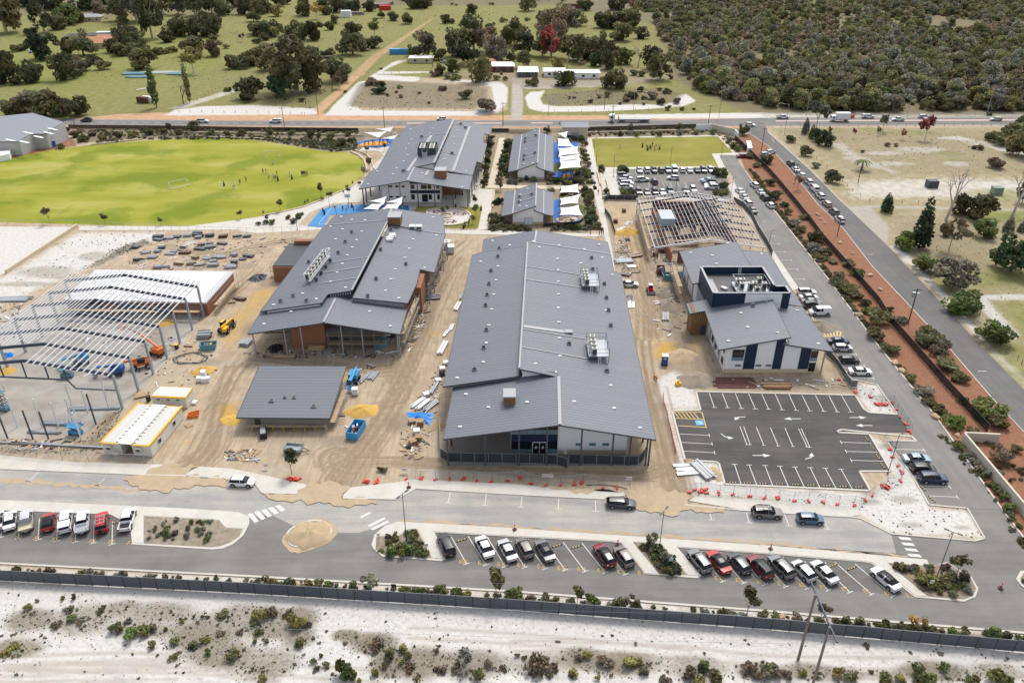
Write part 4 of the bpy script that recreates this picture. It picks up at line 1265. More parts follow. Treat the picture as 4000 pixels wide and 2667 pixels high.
 # site office and toilet cabin
def kx(au,ad,c4,h,m_wall,units=1):
 0
 fl,fr_,br,bl=[Vector((p[0],p[1]))for p in c4]
 b=ag(au,ad,'cabin',(fl.x,fl.y,0))
 def P4(u0,u1,v0=.0,v1=1.0):
  f=lambda u,v:(fl.lerp(fr_,u)).lerp(bl.lerp(br,u),v)
  return[f(u0,v0),f(u1,v0),f(u1,v1),f(u0,v1)]
 return b,P4
gz=bd('cabin_panel',(.6,.585,.52),ac=.6,bj=.05,aj=.8)
fy=bd('cabin_roof_sheet',(.53,.53,.51),ac=.5,bj=.1,aj=.8,cf=.04)
b9,P9=kx('site_office','double white site office cabin with yellow trimmed roof and pale centre panel',((-72.4,112.3),(-63.3,111.3),(-61.9,123.4),(-70.7,124.4)),2.6,gz)
for u0,u1 in((.0,.4),(.6,1.0)):
 w_=a3(b9,P9(u0+.01,u1-.01,.02,.98),.15,2.5,gz)
 d_=MB().r_(P9(u0,u1),2.503,2.62).b_('roof',b4,b9)
 hp=math.atan2((P9(0,1)[3]-P9(0,1)[0]).y,(P9(0,1)[3]-P9(0,1)[0]).x)
 for q in hc(P9(u0+(.03 if u0==0 else 0),u1-(.03 if u1==1 else 0),.02,.98),hp,.32,.05):
  MB().r_(q[0],2.621,2.68).b_('roof_sheet',fy,d_)
for u0,u1 in((.0,.03),(.965,1.0)):
 MB().r_(P9(u0,u1,-.01,1.01),2.45,2.76).b_('fascia',b4,b9)
MB().r_(P9(.36,.64,-.01,.99),2.8,2.86).b_('canopy_sheet',bd('translucent_sheet',(.6,.66,.68),ac=.4,bj=.03),b9)
bt=MB()
for k in range(12):
 v=.04+k*.083
 q=P9(.3,.7,v,v+.008)
 MB().r_(q,2.69,2.79).b_('batten',a2,b9)
q=P9(.4,.6,.3,.98);a3(b9,q,.15,2.4,ai,'corridor_wall')
f=lambda u,v:P9(u,u+.001,v,v+.001)[0]
e=(f(1,1)-f(1,0)).normalized();ir=Vector((e.y,-e.x))
for v in(.22,.66):
 a,c_=f(.992,v),f(.992,v+.07)
 w_=MB().m_((a.x+ir.x*.05,a.y+ir.y*.05,1.55),(c_.x+ir.x*.05,c_.y+ir.y*.05,1.55),.1,.95).b_('window',aa,b9)
 MB().m_((a.x+ir.x*.12,a.y+ir.y*.12,1.55),(c_.x+ir.x*.12,c_.y+ir.y*.12,1.55),.04,.8).b_('pane',ct,w_)
for u in(.12,.72):
 p=f(u,.0)
 k_=MB().o_(p.x+.4,p.y-.2,-.11,.8,.5,1.5,2.1).b_('wall_unit',fj,b9)
 MB().o_(p.x+.37,p.y-.47,-.11,.7,.03,1.55,2.05).b_('grille',ai,k_)
b10,P10=kx('toilet_cabin','smaller white cabin with yellow edged silver roof behind the site office',((-69.3,126.9),(-62.4,126.4),(-62.2,129.9),(-68.8,130.4)),2.5,gz)
a3(b10,P10(.02,.98,.03,.97),.1,2.35,gz)
d_=MB().r_(P10(0,1),2.353,2.6).b_('roof',b4,b10)
MB().r_(P10(.02,.98,.08,.94),2.603,2.66).b_('roof_sheet',fy,d_)
MB().r_(P10(.46,.54,.08,.94),2.663,2.7).b_('ridge_cap',aa,d_)
for u in(.14,.42,.7):
 p=P10(u,u+.1,.03,.04)[0]
 w_=MB().o_(p.x+.4,p.y-.03,-.07,.8,.08,1.75,2.1).b_('window',aa,b10)
 MB().o_(p.x+.4,p.y-.085,-.07,.7,.02,1.8,2.05).b_('pane',ct,w_)
MB().o_(-61.7,128.3,1.48,1.2,.9,.05,.5).b_('step',gz,b10)
# steel frame hall at left
uy=Vector((.082,1,0)).normalized();ux=Vector((-1,.082,0)).normalized();o7=Vector((-75.0,126.4,0))
g7=lambda a,d,z:o7+ux*a+uy*d+Vector((0,0,z))
b7=ag('steel_frame_hall','open steel portal frame of a hall with pale purlins and no roof','building frame',o7)
def z7(a):
 return 7.8+(a/16.6)*2.3 if a<=16.6 else 10.1-(a-16.6)/15.0*2.1
for k in range(7):
 d=k*6.28
 rf=MB()
 rf.m_(g7(0,d,7.75),g7(16.6,d,10.05),.22,.62)
 rf.m_(g7(16.6,d,10.05),g7(31.6,d,7.95),.22,.62)
 rf.b_('rafter',cp,b7)
 if k<7:
  MB().m_(g7(0,d,0),g7(0,d,7.6),.34,.55).b_('column',ae,b7)
  MB().m_(g7(31.6,d,0),g7(31.6,d,7.8),.34,.55).b_('column',ae,b7)
for i,a in enumerate([.2+k*1.17 for k in range(14)]):
 d0=-1.3
 MB().m_(g7(a,d0,z7(a)+.42),g7(a,39.6,z7(a)+.42),.14,.22).b_('purlin',be,b7)
for i,a in enumerate([16.9+k*.98 for k in range(16)]):
 MB().m_(g7(a,6.2+(.6*(i%3)),z7(a)+.4),g7(a,39.6,z7(a)+.4),.12,.18).b_('purlin',be,b7)
br=MB()
for d in(3,9.4,15.7,22,28.3,34.5):
 for a in(3,9,14):
  br.t_(g7(a-3,d,z7(a-3)+.2),g7(a+3,d,z7(a+3)+.2),.04,n=4)
eq(br.b_('bridging',ae,b7),av='stuff')
for d in(0,12.5,25.1):
 MB().t_(g7(2,d,7.9),g7(14,d+6,9.7),.05,n=4).t_(g7(14,d,9.7),g7(2,d+6,7.9),.05,n=4).b_('brace',ae,b7)
MB().m_(g7(.3,0,4.3),g7(8.2,0,4.3),.18,.22).m_(g7(8.2,0,4.3),g7(9.4,0,6.2),.2,.2).m_(g7(9.4,0,6.2),g7(31,0,6.2),.18,.3).b_('girt',cp,b7)
for a in(9.4,13.0,17.4,22):
 MB().m_(g7(a,0,6.2),g7(a,0,z7(a)-.3),.2,.2).b_('mullion',cp,b7)
M_slab=bd('site_slab',(.4,.38,.345),ac=.9,fc=(.27,.235,.19),bj=.1,aj=.13)
bh('hall_floor',PT('-500,1712 315,1712 420,1612 482,1604 545,1530 662,1398 765,1282 790,1190 200,1175 -500,1350'),.02,M_slab,'stained concrete floor slab of the open steel hall')
b7b=ag('white_slab_block','low brick block with a bare white concrete slab roof behind the steel frame','building',(-87,172,0))
sl=[(-104.6,165.8),(-70.9,164.2),(-69.6,181.2),(-104.6,182.3)]
a3(b7b,[(p[0]*.995-.4,p[1]+(.4 if p[1]<170 else-.4))for p in sl],0,3.2,cg)
j4=bd('white_slab',(.56,.56,.57),ac=.9,fc=(.5,.5,.51),bj=.06,aj=.2)
a3(b7b,sl,3.203,3.6,j4,'slab_roof')
for k in range(3):
 MB().x_(-101+k*9,165.0,.2,-96+k*9,165.9,2.6).b_('opening',ai,b7b)
rl=MB()
for k in range(18):
 t=k/17
 for(p,q)in(((-104.4,182.0),(-69.8,181.0)),((-69.9,181.0),(-71.1,164.5))):
  x,y=p[0]+(q[0]-p[0])*t,p[1]+(q[1]-p[1])*t
  rl.t_((x,y,3.6),(x,y,4.7),.025,n=4)
rl.m_((-104.4,182.0,4.7),(-69.8,181,4.7),.05,.05).m_((-69.9,181,4.7),(-71.1,164.5,4.7),.05,.05)
rl.b_('edge_rail',ae,b7b)
b6=ag('roof_frame_block','brick block with an open pale steel roof frame beside the rear car park','building frame',(52,193,0))
ew=bd('primed_purlin',(.46,.42,.41),ac=.5,bj=.12)
kf=lambda x,y:5.0+.165*(x-37.3)
z6e=lambda x,y:5.0+.165*(66.4-x)
for k,y in enumerate([193.2,198.5,204.0,209.5,215,220.5,226,230]):
 up=201<y<222
 rf=MB()
 rf.m_((37.5,y,kf(37.5,y)-.25),(51.8 if not up else 59.6,y,kf(51.8 if not up else 59.6,y)-.25),.2,.4)
 rf.m_((51.9,y,z6e(51.9,y)-.28),(66.4,y,z6e(66.4,y)-.28),.2,.4)
 rf.b_('rafter',cp if k not in(0,7)else be,b6)
for k in range(15):
 x=37.4+k*1.02
 MB().m_((x+.3*0,193.0,kf(x,0)),(x+.8,230.4,kf(x+.8,0)),.11 if k else .2,.14).b_('purlin',ew,b6)
for k in range(8):
 x=52.2+k*1.05
 MB().m_((x,201.5,kf(x,0)),(x+.4,222,kf(x+.4,0)),.1,.12).b_('purlin',ew,b6)
for k in range(15):
 x=52.2+k*1.0
 MB().m_((x,193.0,z6e(x,0)),(x+.5,230.2,z6e(x+.5,0)),.12,.14).b_('purlin',ew,b6)
bt=MB()
for k in range(12):
 y=194.8+k*3.1
 bt.m_((37.6,y,kf(37.6,y)+.12),(51.9,y,kf(51.9,y)+.12),.06,.05).m_((52,y,z6e(52,y)+.1),(66.2,y,z6e(66.2,y)+.1),.06,.05)
bt.b_('batten',ae,b6)
for q in(((42.0,194),(42.4,194),(42.9,229.5),(42.4,229.5)),((42.4,228.8),(61.5,228.4),(61.5,228.9),(42.4,229.4)),((60.6,194.5),(61.1,194.5),(61.6,228.8),(61.0,228.8)),((44,194.2),(59,194.2),(59,194.7),(44,194.7)),((43,219),(50,219),(50,219.4),(43,219.4)),((54,214),(60.8,214),(60.8,214.4),(54,214.4)),((52.6,215),(53,215),(53.2,228),(52.8,228)),((46.5,206),(52,206),(52,206.4),(46.5,206.4)),((55,200),(60.6,200),(60.6,200.4),(55,200.4)),((46.4,206.5),(46.8,206.5),(46.9,219),(46.5,219)),((44,223.5),(60.8,223.2),(60.8,223.6),(44,223.9))):
 a3(b6,q,0,3.1 if q[0][1]<219 else 4.4,a9 if q[0][0]!=42.0 else cg)
for x in(38,66):
 for y in(193.5,204,215,226,230):
  cs(b6,x,y,4.8,.09,ae)
a3(b6,[(43.5,195),(60,195),(60.5,228),(43.6,228)],.0,.06,bd('bare_floor',(.36,.29,.21),ac=.95,bj=.2,aj=.4),'floor_slab')
p0=G(2604,852,7.0)
tk=ag('duct_box','pale blue grey metal box hung in the open roof frame','roof plant',(p0 .x-1,p0 .y,5.0))
MB().x_(p0 .x-1.9,p0 .y-2.6,5.6,p0 .x+1.9,p0 .y+4.4,7.7).b_('casing',bd('pale_blue_steel',(.26,.34,.37),ac=.4,bj=.05),tk)
MB().x_(p0 .x-1.95,p0 .y-2.65,7.703,p0 .x+1.95,p0 .y+4.45,7.8).b_('lid',ae,tk)
# sheds and houses beyond
sh=ag('workshop_shed','big grey steel shed with skylight strips beside the oval','shed',G(100,600))
sp=GP(PT('-160,608 91,607 145,581 196,581 270,543 150,512 -160,540'))
a0,a1=G(91,607),G(200,520)
j6=bd('shed_wall',(.4,.4,.4),ac=.6,bj=.04)
zs=lambda x,y:5.2+.06*(y-a0 .y)
a3(sh,sp,0,lambda x,y:zs(x,y)-.2,j6)
ah(sh,[(p.x*1.002,p.y+(-.3 if i in(0,1,2,3)else .3))for i,p in enumerate(sp)],zs,dn=1.5,hp=.4,m=bd('pale_shed_roof',(.2,.215,.24),ac=.45,bj=.05))
for px in PT('40,548 95,555 150,535 110,520 190,520 205,505'):
 p=am((px[0]-18,px[1]-4),zs,5.5);q=am((px[0]+18,px[1]+4),zs,5.5)
 MB().m_((p.x,p.y,p.z+.02),(q.x,q.y,q.z+.02),1.0,.08).b_('skylight',aa,sh)
dd=G(215,573)
MB().o_(dd.x,dd.y-.3,1.0,1.2,.3,.05,2.2).b_('door',ed,sh)
wl=GP([(-40,640),(42,625),(48,608),(-40,622)])
eq(MB().r_(wl,0,2.2).b_('screen_wall',aw),'white low screen wall in front of the workshop shed','wall')
def a6(au,ad,px,w,d,h,rh,rm,wm,dm=.0,fo='house',fn=.35):
 p=G(*px)
 o=ag(au,ad,fo,p,dm)
 MB().x_(-w/2,-d/2,0,w/2,d/2,h).b_('wall',wm,o,ab=True)
 e=.6;r=w/2*(1-fn)
 mb=MB()
 A=[(-w/2-e,-d/2-e,h),(w/2+e,-d/2-e,h),(w/2+e,d/2+e,h),(-w/2-e,d/2+e,h),(-r,0,h+rh),(r,0,h+rh)]
 for f in((0,1,5,4),(1,2,5),(2,3,4,5),(3,0,4),(3,2,1,0)):
  mb.p_([A[i]for i in f])
 mb.b_('roof',rm,o,ab=True)
 for k in range(max(1,int(w/5))):
  x=-w/2+(k+.5)*w/max(1,int(w/5))
  f_=MB().x_(x-.8,-d/2-.06,.8,x+.8,-d/2-.002,min(2.1,h-.2)).b_('window',aa,o,ab=True)
  MB().x_(x-.7,-d/2-.09,.9,x+.7,-d/2-.063,min(2.0,h-.3)).b_('pane',ct,f_,ab=True)
 return o
gd=bd('terracotta_tile',(.45,.22,.12),ac=.85,bj=.15,aj=.5)
a6('farmhouse','farmhouse with terracotta hip roof among paddock trees',(368,183),22,11,3,3,gd,bk)
a6('farmhouse_wing','lower terracotta roofed wing beside the paddock farmhouse',(415,172),12,10,3,2.5,gd,bk)
a6('farm_shed','navy roofed long shed behind the terracotta farmhouse',(378,155),34,7,3,1.2,gg,ai,.25,'shed',.05)
a6('farm_shed','white shed at the right end of the navy roofed farm shed',(425,148),13,8,3,1,aa,aw,0,'shed',.05)
a6('cottage','cream cottage with verandah under the trees at the top left',(345,82),20,9,3,1.8,al,bk,.15)
a6('farm_shed','white roofed shed half hidden at the top left corner',(115,12),40,16,4,1.5,aa,aw,.05,'shed',.05)
a6('fibro_shack','small grey flat roofed shack beside the dirt track',(1647,243),13,7,2.8,.5,aa,bk,0,'shack',.02)
a6('red_cottage','dark red cottage with pale iron roof beyond the main road',(1945,275),17,9,3,1.4,aa,a9,0,'house',.1)
a6('red_cottage_wing','small brick wing of the dark red cottage',(1912,262),7,7,3,1.5,gd,cg,0,'house')
a6('carport','open gabled white carport beyond the gravel drive',(2062,292),10,12,2.6,1.6,aa,ez,0,'carport',.0)
a6('transportable_house','long white transportable house beyond the sandy loop',(2255,302),22,8,3,.8,aa,aw,0,'house',.05)
a6('transportable_house','left white wing of the transportable house',(2165,294),11,9,2.8,.8,aa,aw,0,'house',.05)
a6('pump_house','small cream pump house with grey roof by the northern fence',(2243,537),10,7,5.0,.3,jk,bk,0,'building',.02)
p=G(2243,537);
for k in range(2):
 eq(MB().x_(p.x-1.4+k*1.42,p.y-3.62,.1,p.x-.02+k*1.4,p.y-3.55,3.0).b_('pump_house_door',al),('left' if k==0 else 'right')+' grey steel door of the cream pump house','door')
def ek(au,ad,px,w,d,h,m,dm=.0,fo='container',ribs=True,z=.0):
 p=G(*px)
 o=ag(au,ad,fo,(p.x,p.y,z),dm)
 MB().x_(-w/2,-d/2,.05,w/2,d/2,h).b_('body',m,o,ab=True)
 mb=MB()
 n=max(2,int(w/.6))
 for k in range(n):
  x=-w/2+(k+.5)*w/n
  mb.x_(x-.1,-d/2-.05,.1,x+.1,-d/2-.002,h-.1).x_(x-.1,-d/2,h+.002,x+.1,d/2,h+.04)
 mb.b_('rib',m,o,ab=True)
 MB().x_(w/2+.002,-d/2+.1,.1,w/2+.05,d/2-.1,h-.1).b_('door',m,o,ab=True)
 return o
ek('shipping_container','rusty shipping container on the paddock beside a poplar',(562,402),5.5,2.5,2.6,a9,-.3)
ek('shipping_container','white shipping container beside the rusty one on the paddock',(578,400),5.5,2.5,2.6,aa,-.3)
ek('shipping_container','light blue container at the bend of the dirt track',(1560,212),11,3,3,cq)
ek('shipping_container','rust red container at the bend of the dirt track',(1592,211),9,3,3,a9)
ek('shipping_container','small red container on the far paddock edge',(1505,40),9,4,3.5,d9)
ek('shipping_container','pale red container in the far paddock',(2240,42),13,4,5,a9)
ek('garden_shed','small white shed among the junk at the far left track',(1353,67),7,5,4.5,aa,0,'shed')
ek('water_tank','dark square tank on the pale paddock east of the road',(3637,731),3.4,2.6,2.4,ai,0,'tank')
ek('cabinet','green grey cabinet beside the pines east of the road',(3890,758),3.0,2.4,2.4,bd('grey_green',(.22,.27,.22),bj=.05),0,'cabinet')
# footpaths, islands, gardens, markings
ux0=.0
bq('front_footpath',PT('-700,1745 0,1778 298,1806 640,1815 566,1853 0,1829 -700,1798'),c6(95),2.2,'pale concrete footpath along the upper road at left')
bq('front_footpath',PT('718,1854 778,1823 900,1830 1000,1850 1204,1895 1162,1927 1027,1923 1000,1890 880,1866'),c6(95),2.2,'short concrete footpath beside the white parked crossover')
bq('front_footpath',PT('1344,1929 1372,1904 1565,1882 1597,1872 2000,1891 2255,1915 2438,1917 2442,1936 2361,1948 2000,1929 1625,1906 1548,1948 1340,1944'),c6(95),2.2,'long concrete footpath below the hall fence')
bq('front_footpath',PT('2689,1956 2714,1940 2978,1953 3353,1984 3353,2013 3323,2017 3128,2007 2893,1991'),c6(95),2.2,'concrete footpath below the black car park')
bq('island_footpath',PT('-700,1916 0,1953 700,1985 930,2000 974,2018 974,2045 955,2062 880,2060 855,2030 560,2013 560,2121 516,2119 508,2050 432,2010 0,1993 -700,1945'),c6(95),3.0,'concrete path round the left traffic island')
f6('island_kerb',PT('512,2050 516,2126 830,2146 870,2142 910,2125 950,2092 974,2045 930,2000 700,1985 560,2010'),-.05,.07,fh,'raised left traffic island base')
jn=bd('island_soil',(.3,.26,.2),ac=.95,bj=.25,aj=1.2,fc=(.17,.14,.1),gb=.6,eb=6)
f6('island_garden',PT('562,2016 855,2032 882,2062 950,2066 935,2095 900,2118 860,2133 825,2137 562,2122'),-.05,.1,jn,'bare weedy soil on the left traffic island')
f6('island_kerb',PT('1459,2145 1451,2128 1463,2089 1502,2055 1553,2037 2000,2063 3000,2131 3620,2186 3632,2214 3698,2196 3795,2255 3821,2298 3810,2332 3766,2350 3574,2333 3404,2201 3366,2195 3000,2165 2646,2139 2741,2250 2722,2259 2519,2242 2427,2122 2374,2116 2000,2097 1698,2080 1741,2184 1725,2192 1493,2174'),-.05,.11,fh,'raised kerbed island between the upper and lower roads')
bq('island_footpath',PT('1475,2090 1508,2058 1555,2041 2000,2066 3000,2134 3617,2189 3630,2212 3465,2200 3620,2330 3578,2329 3408,2198 3366,2192 3000,2162 2640,2136 2737,2250 2690,2248 2580,2124 2470,2118 2570,2243 2523,2240 2430,2120 2374,2113 2000,2094 1694,2077 1735,2184 1690,2180 1632,2070 1594,2068 1558,2094 1474,2094'),c6(95),3.0,'concrete path along the right traffic island',z=.16)
gf=bd('garden_bark',(.16,.125,.09),ac=.95,bj=.3,aj=2,fc=(.27,.22,.17),gb=.6,eb=7)
f6('garden_bed',PT('1470,2097 1558,2096 1594,2070 1630,2071 1686,2180 1500,2168 1468,2145'),-.05,.15,gf,'planted garden bed at the left tip of the long island')
f6('garden_bed',[(2474,2120),(2578,2126),(2684,2247),(2574,2242)],-.05,.15,gf,'planted garden bed between the two rows of angled bays')
f6('garden_bed',PT('3470,2202 3630,2214 3700,2200 3790,2257 3812,2300 3800,2326 3764,2341 3624,2330'),-.05,.15,gf,'planted garden bed at the right tip of the long island')
f6('island_kerb',PT('3985,2230 4100,2225 4200,2330 4060,2325 3990,2290 3968,2262'),-.05,.12,fh,'kerbed island cut by the right picture edge')
f6('garden_bed',PT('4000,2236 4100,2232 4180,2320 4060,2316 4005,2285 3984,2260'),-.05,.15,gf,'garden bed cut by the right picture edge')
a5('kerb',fz,'pale kerb along the lower edge of the access road',w=.35)
a5('kerb',cv[:6]+cv[6:8],'kerb along the left part of the upper road',w=.25)
a5('kerb',cv[8:13],'kerb below the footpath of the hall',w=.25)
a5('kerb',cv[13:],'kerb below the black car park',w=.25)
a5('kerb',jr,'kerb along the red mulch side of the school road',w=.3)
a5('kerb',PT('3119,1130 3236,1368 3327,1482 3425,1502 3506,1619'),'kerb of the bays beside the navy tower office',w=.25)
a5('kerb',PT('3580,1726 3463,1724 3555,1845 3629,1972 3772,1985'),'kerb of the bays beside the black car park',w=.25)
a5('kerb',gv,'low edge between the side road and the red mulch',w=.2,h=.06)
a5('kerb',[(3000,517),(3168,667),(3289,790)],'pale edge on the far side of the side road',w=.25,h=.08)
def ft(bz,cr,z=.05,amp=.7,ad='brown sand tracked over the upper road'):
 P2=jag([G(*p)for p in bz],amp,.8,cr)
 bh('sand_drift',P2,z,fe,ad,px=False)
ft(PT('566,1850 640,1812 780,1822 718,1858 900,1868 890,1905 760,1900 620,1922 540,1900 480,1876'),1,.125)
ft(PT('1204,1893 1270,1880 1372,1902 1344,1928 1335,1948 1480,1955 1470,1975 1300,1978 1190,1960 1050,1945 1020,1930 1160,1932'),2,.125)
ft(PT('2438,1915 2560,1905 2714,1940 2689,1955 2690,1972 2860,1985 2800,2000 2680,1990 2600,2018 2540,2000 2480,1990 2450,1955'),3,.125)
ft(PT('2100,1898 2255,1912 2440,1914 2440,1920 2330,1914 2290,1935 2230,1922 2180,1912'),5,.118,.4,'brown sand drifted over the path below the hall')
ft(PT('-300,1850 200,1880 420,1900 560,1912 540,1922 380,1908 100,1890 -300,1868'),6,.045,.5)
ft(PT('1560,2032 2000,2059 3000,2127 3600,2180 3600,2176 3000,2120 2500,2083 2000,2052 1570,2026'),7,.045,.35,'line of sand along the upper edge of the long island')
ring=az([G(*p)for p in PT('1100,2108 1140,2060 1200,2028 1250,2022 1295,2036 1316,2065 1308,2098 1262,2130 1180,2158 1130,2150')],4)
bh('sand_drift',jag(ring,.35,.7,9),.05,fe,'sand skirt round the small roundabout',px=False)
ik=az([G(*p)for p in PT('1124,2085 1150,2058 1205,2036 1256,2036 1288,2056 1290,2085 1250,2115 1190,2132 1138,2128')],4)
MBk=MB()
a5('roundabout_kerb',ik,'round kerb of the sand filled roundabout',w=.35,px=False,ga=True)
def kq(au,ad,px,rx,ry,h,m,cr=1,fo='pile',dm=.0,av=None,pw=1.0):
 0
 r=random.Random(cr)
 c=G(*px)
 n,k=30,9
 vs,fs=[(0,0,h)],[]
 ph=[r.uniform(0,6.28)for _ in range(6)]
 for j in range(1,k+1):
  t=j/k
  for i in range(n):
   a=2*math.pi*i/n
   w=1+.12*math.sin(2*a+ph[0])+.08*math.sin(5*a+ph[1])+.05*math.sin(9*a+ph[4])
   z=h*(1-t**1.25)**pw*(1+.14*math.sin(3*a+ph[2]+4*t))+(r.random()-.5)*.12*h*(1-t)-(.04 if j==k else 0)
   x,y=rx*t*w*math.cos(a),ry*t*w*math.sin(a)
   vs.append((x*math.cos(dm)-y*math.sin(dm),x*math.sin(dm)+y*math.cos(dm),z))
 for i in range(n):
  fs.append((0,1+i,1+(i+1)%n))
  for j in range(k-1):
   a,b=1+j*n+i,1+j*n+(i+1)%n
   fs.append((a,a+n,b+n,b))
 me=D.meshes.new(au)
 me.from_pydata(vs,[],fs)
 me.polygons.foreach_set('use_smooth',[True]*len(fs))
 me.materials.append(m)
 o=D.objects.new(au,me)
 g8 .objects.link(o)
 o.location=(c.x,c.y,0)
 return eq(o,ad,fo,av=av)
ec=bd('sand_pile',(.4,.31,.19),ac=.95,bj=.2,aj=1.2,fc=(.33,.25,.16),gb=.7,eb=5)
cu=bd('yellow_sand_pile',(.5,.31,.075),ac=.95,bj=.15,aj=1.5,gb=.6,eb=4)
fi=bd('grey_dirt_pile',(.24,.2,.155),ac=.95,bj=.25,aj=1.2,gb=.7,eb=5)
kq('sand_mound','sand mound filling the small roundabout',(1210,2088),3.3,3.6,.9,ec,3,pw=.7)
for i,(l,px,rx,ry,h,m)in enumerate((('yellow sand pile beside the white bulk bags',(795,1450),2.6,2.0,1.0,cu),('yellow sand pile right of the small rendered block',(1415,1605),3.0,2.6,1.0,cu),('yellow sand pile between the rear works and the path',(2450,908),4.0,2.6,1.2,cu),('yellow sand patch heap inside the far left works',(640,1265),2.5,1.8,.4,cu),('yellow sand heap at the left edge of the steel frame hall',(25,1450),2.4,1.6,.4,cu),('yellow sand heap left of the small rendered block',(905,1640),2.0,2.0,.4,cu),('grey dirt pile with a yellow streak left of the stair tower',(2615,1195),3.0,3.4,1.5,fi),('pointed grey dirt pile nearer the skips',(2590,1150),2.6,2.2,1.2,fi),('long grey dirt mound above the black car park',(2720,1485),3.8,3.6,1.2,fi),('gravel pile on the bays behind the white van',(3205,1275),3.6,3.2,1.3,fi),('small sand heap by the steel offcuts',(2790,1850),1.6,2.0,.5,ec),('low brown dirt heap by the yellow sand at the right works',(2660,1390),3.5,3.0,.9,ec))):
 kq('sand_pile' if m is not fi else 'dirt_pile',l,px,rx,ry,h,m,20+i)
def hl(bz,m=None,w=.12,z=.03,au='bay_line',a7=None):
 mb=MB()
 for p,q in bz:
  a,b=G(*p),G(*q)
  d=Vector((b.x-a.x,b.y-a.y));d.normalize()
  n_=Vector((-d.y,d.x))*(w/2)
  mb.p_([(a.x-n_.x,a.y-n_.y,z),(b.x-n_.x,b.y-n_.y,z),(b.x+n_.x,b.y+n_.y,z),(a.x+n_.x,a.y+n_.y,z)][::1])
 return mb.b_(au,m or c3,a7)
def em(ad,lines,z=.03,m=None,w=.13,tee=.5):
 0
 o=ag('bay_markings',ad,'markings',(0,0,0));o['kind']='structure'
 del o['category']
 for p,q in lines:
  a,b=G(*p),G(*q)
  d=Vector((b.x-a.x,b.y-a.y)).normalized();n_=Vector((-d.y,d.x))
  mb=MB()
  h=n_*(w/2)
  mb.p_([(a.x-h.x,a.y-h.y,z),(b.x-h.x,b.y-h.y,z),(b.x+h.x,b.y+h.y,z),(a.x+h.x,a.y+h.y,z)])
  if tee:
   t,u=n_*tee,d*w
   mb.p_([(b.x-t.x,b.y-t.y,z),(b.x+u.x-t.x,b.y+u.y-t.y,z),(b.x+u.x+t.x,b.y+u.y+t.y,z),(b.x+t.x,b.y+t.y,z)])
  mb.b_('bay_line',m or c3,o)
 return o
em('white bay lines of the left row by the lower road',[((x0,2018+i*3.0),(x0-6+i*.6,2097+i*4.5))for i,x0 in enumerate((10,78,154,226,298,368,440))])
E1L=[((1759,2089),(1822,2200)),((1829,2094),(1897,2205)),((1903,2097),(1972,2210)),((1976,2100),(2050,2214)),((2051,2108),(2129,2219)),((2126,2112),(2207,2225)),((2200,2117),(2285,2230)),((2273,2120),(2364,2235)),((2350,2127),(2443,2241))]
em('white angled bay lines of the middle row',E1L)
E2L=[((2735,2166),(2823,2269)),((2812,2170),(2905,2275)),((2888,2178),(2988,2281)),((2968,2180),(3069,2289)),((3045,2186),(3154,2296)),((3125,2190),(3235,2303)),((3195,2190),(3319,2311)),((3261,2195),(3404,2319)),((3340,2201),(3488,2327))]
em('white angled bay lines of the right row',E2L)
em('white bay lines along the upper road',[((2039,1942),(2034,1980)),((2182,1948),(2181,1986)),((2326,1955),(2327,1996)),((1760,1922),(1750,1962)),((1900,1928),(1894,1972)),((2772,2001),(2780,2029)),((2915,2001),(2925,2040)),((3063,2006),(3081,2052)),((3214,2019),(3234,2066)),((152,1842),(112,1880)),((410,1868),(380,1895))],.045)
NB=[((2770,1534),(2790,1591)),((2821,1535),(2843,1592)),((2872,1536),(2896,1595)),((2924,1537),(2950,1597)),((2975,1538),(3002,1598)),((3028,1539),(3055,1600)),((3081,1540),(3110,1602)),((3132,1542),(3163,1604)),((3185,1544),(3217,1606)),((3237,1545),(3270,1608)),((3288,1546),(3324,1609))]
em('white bay lines of the back row in the black car park',NB,.055)
em('white bay lines of the front row in the black car park',[((2895,1892),(2869,1814)),((2956,1894),(2926,1817)),((3018,1896),(2988,1819)),((3079,1899),(3046,1822)),((3141,1901),(3105,1825)),((3203,1905),(3165,1827)),((3265,1907),(3224,1830)),((3329,1910),(3285,1833))],.055)
em('white bay lines of the left row in the black car park',[((2655,1695),(2769,1700)),((2662,1728),(2780,1734)),((2672,1762),(2790,1768))],.055)
em('white bay lines of the right row in the black car park',[((3403,1731),(3286,1727)),((3427,1766),(3306,1763)),((3449,1801),(3326,1798))],.055)
em('white bay lines of the middle row in the black car park',[((2890,1666),(2917,1736)),((2905,1666),(2930,1736)),((2954,1668),(2983,1738)),((3009,1670),(3039,1741)),((3066,1672),(3097,1743)),((3119,1674),(3152,1744)),((3130,1674),(3163,1746))],.055,tee=.3)
em('yellow hatched lines and frame of the accessible bay',[((2628,1608),(2742,1610)),((2742,1610),(2759,1672)),((2648,1663),(2757,1669)),((2638,1634),(2747,1638))]+[((2632+k*15,1609),(2655+k*15,1636))for k in range(6)],.055,e7,.18,0)
o=ag('accessible_emblem','blue accessible parking square with a white wheelchair figure','marking',G(2733,1651));p=G(2733,1651)
MB().p_([(p.x-.75,p.y-.75,.056),(p.x+.75,p.y-.75,.056),(p.x+.75,p.y+.75,.056),(p.x-.75,p.y+.75,.056)]).b_('blue_square',cq,o)
mb=MB()
for k in range(9):
 a0,a1=-2.4+k*.45,-2.4+(k+1)*.45
 mb.p_([(p.x+r_*math.cos(a),p.y-.12+r_*math.sin(a),.06)for r_,a in((.26,a0),(.36,a0),(.36,a1),(.26,a1))])
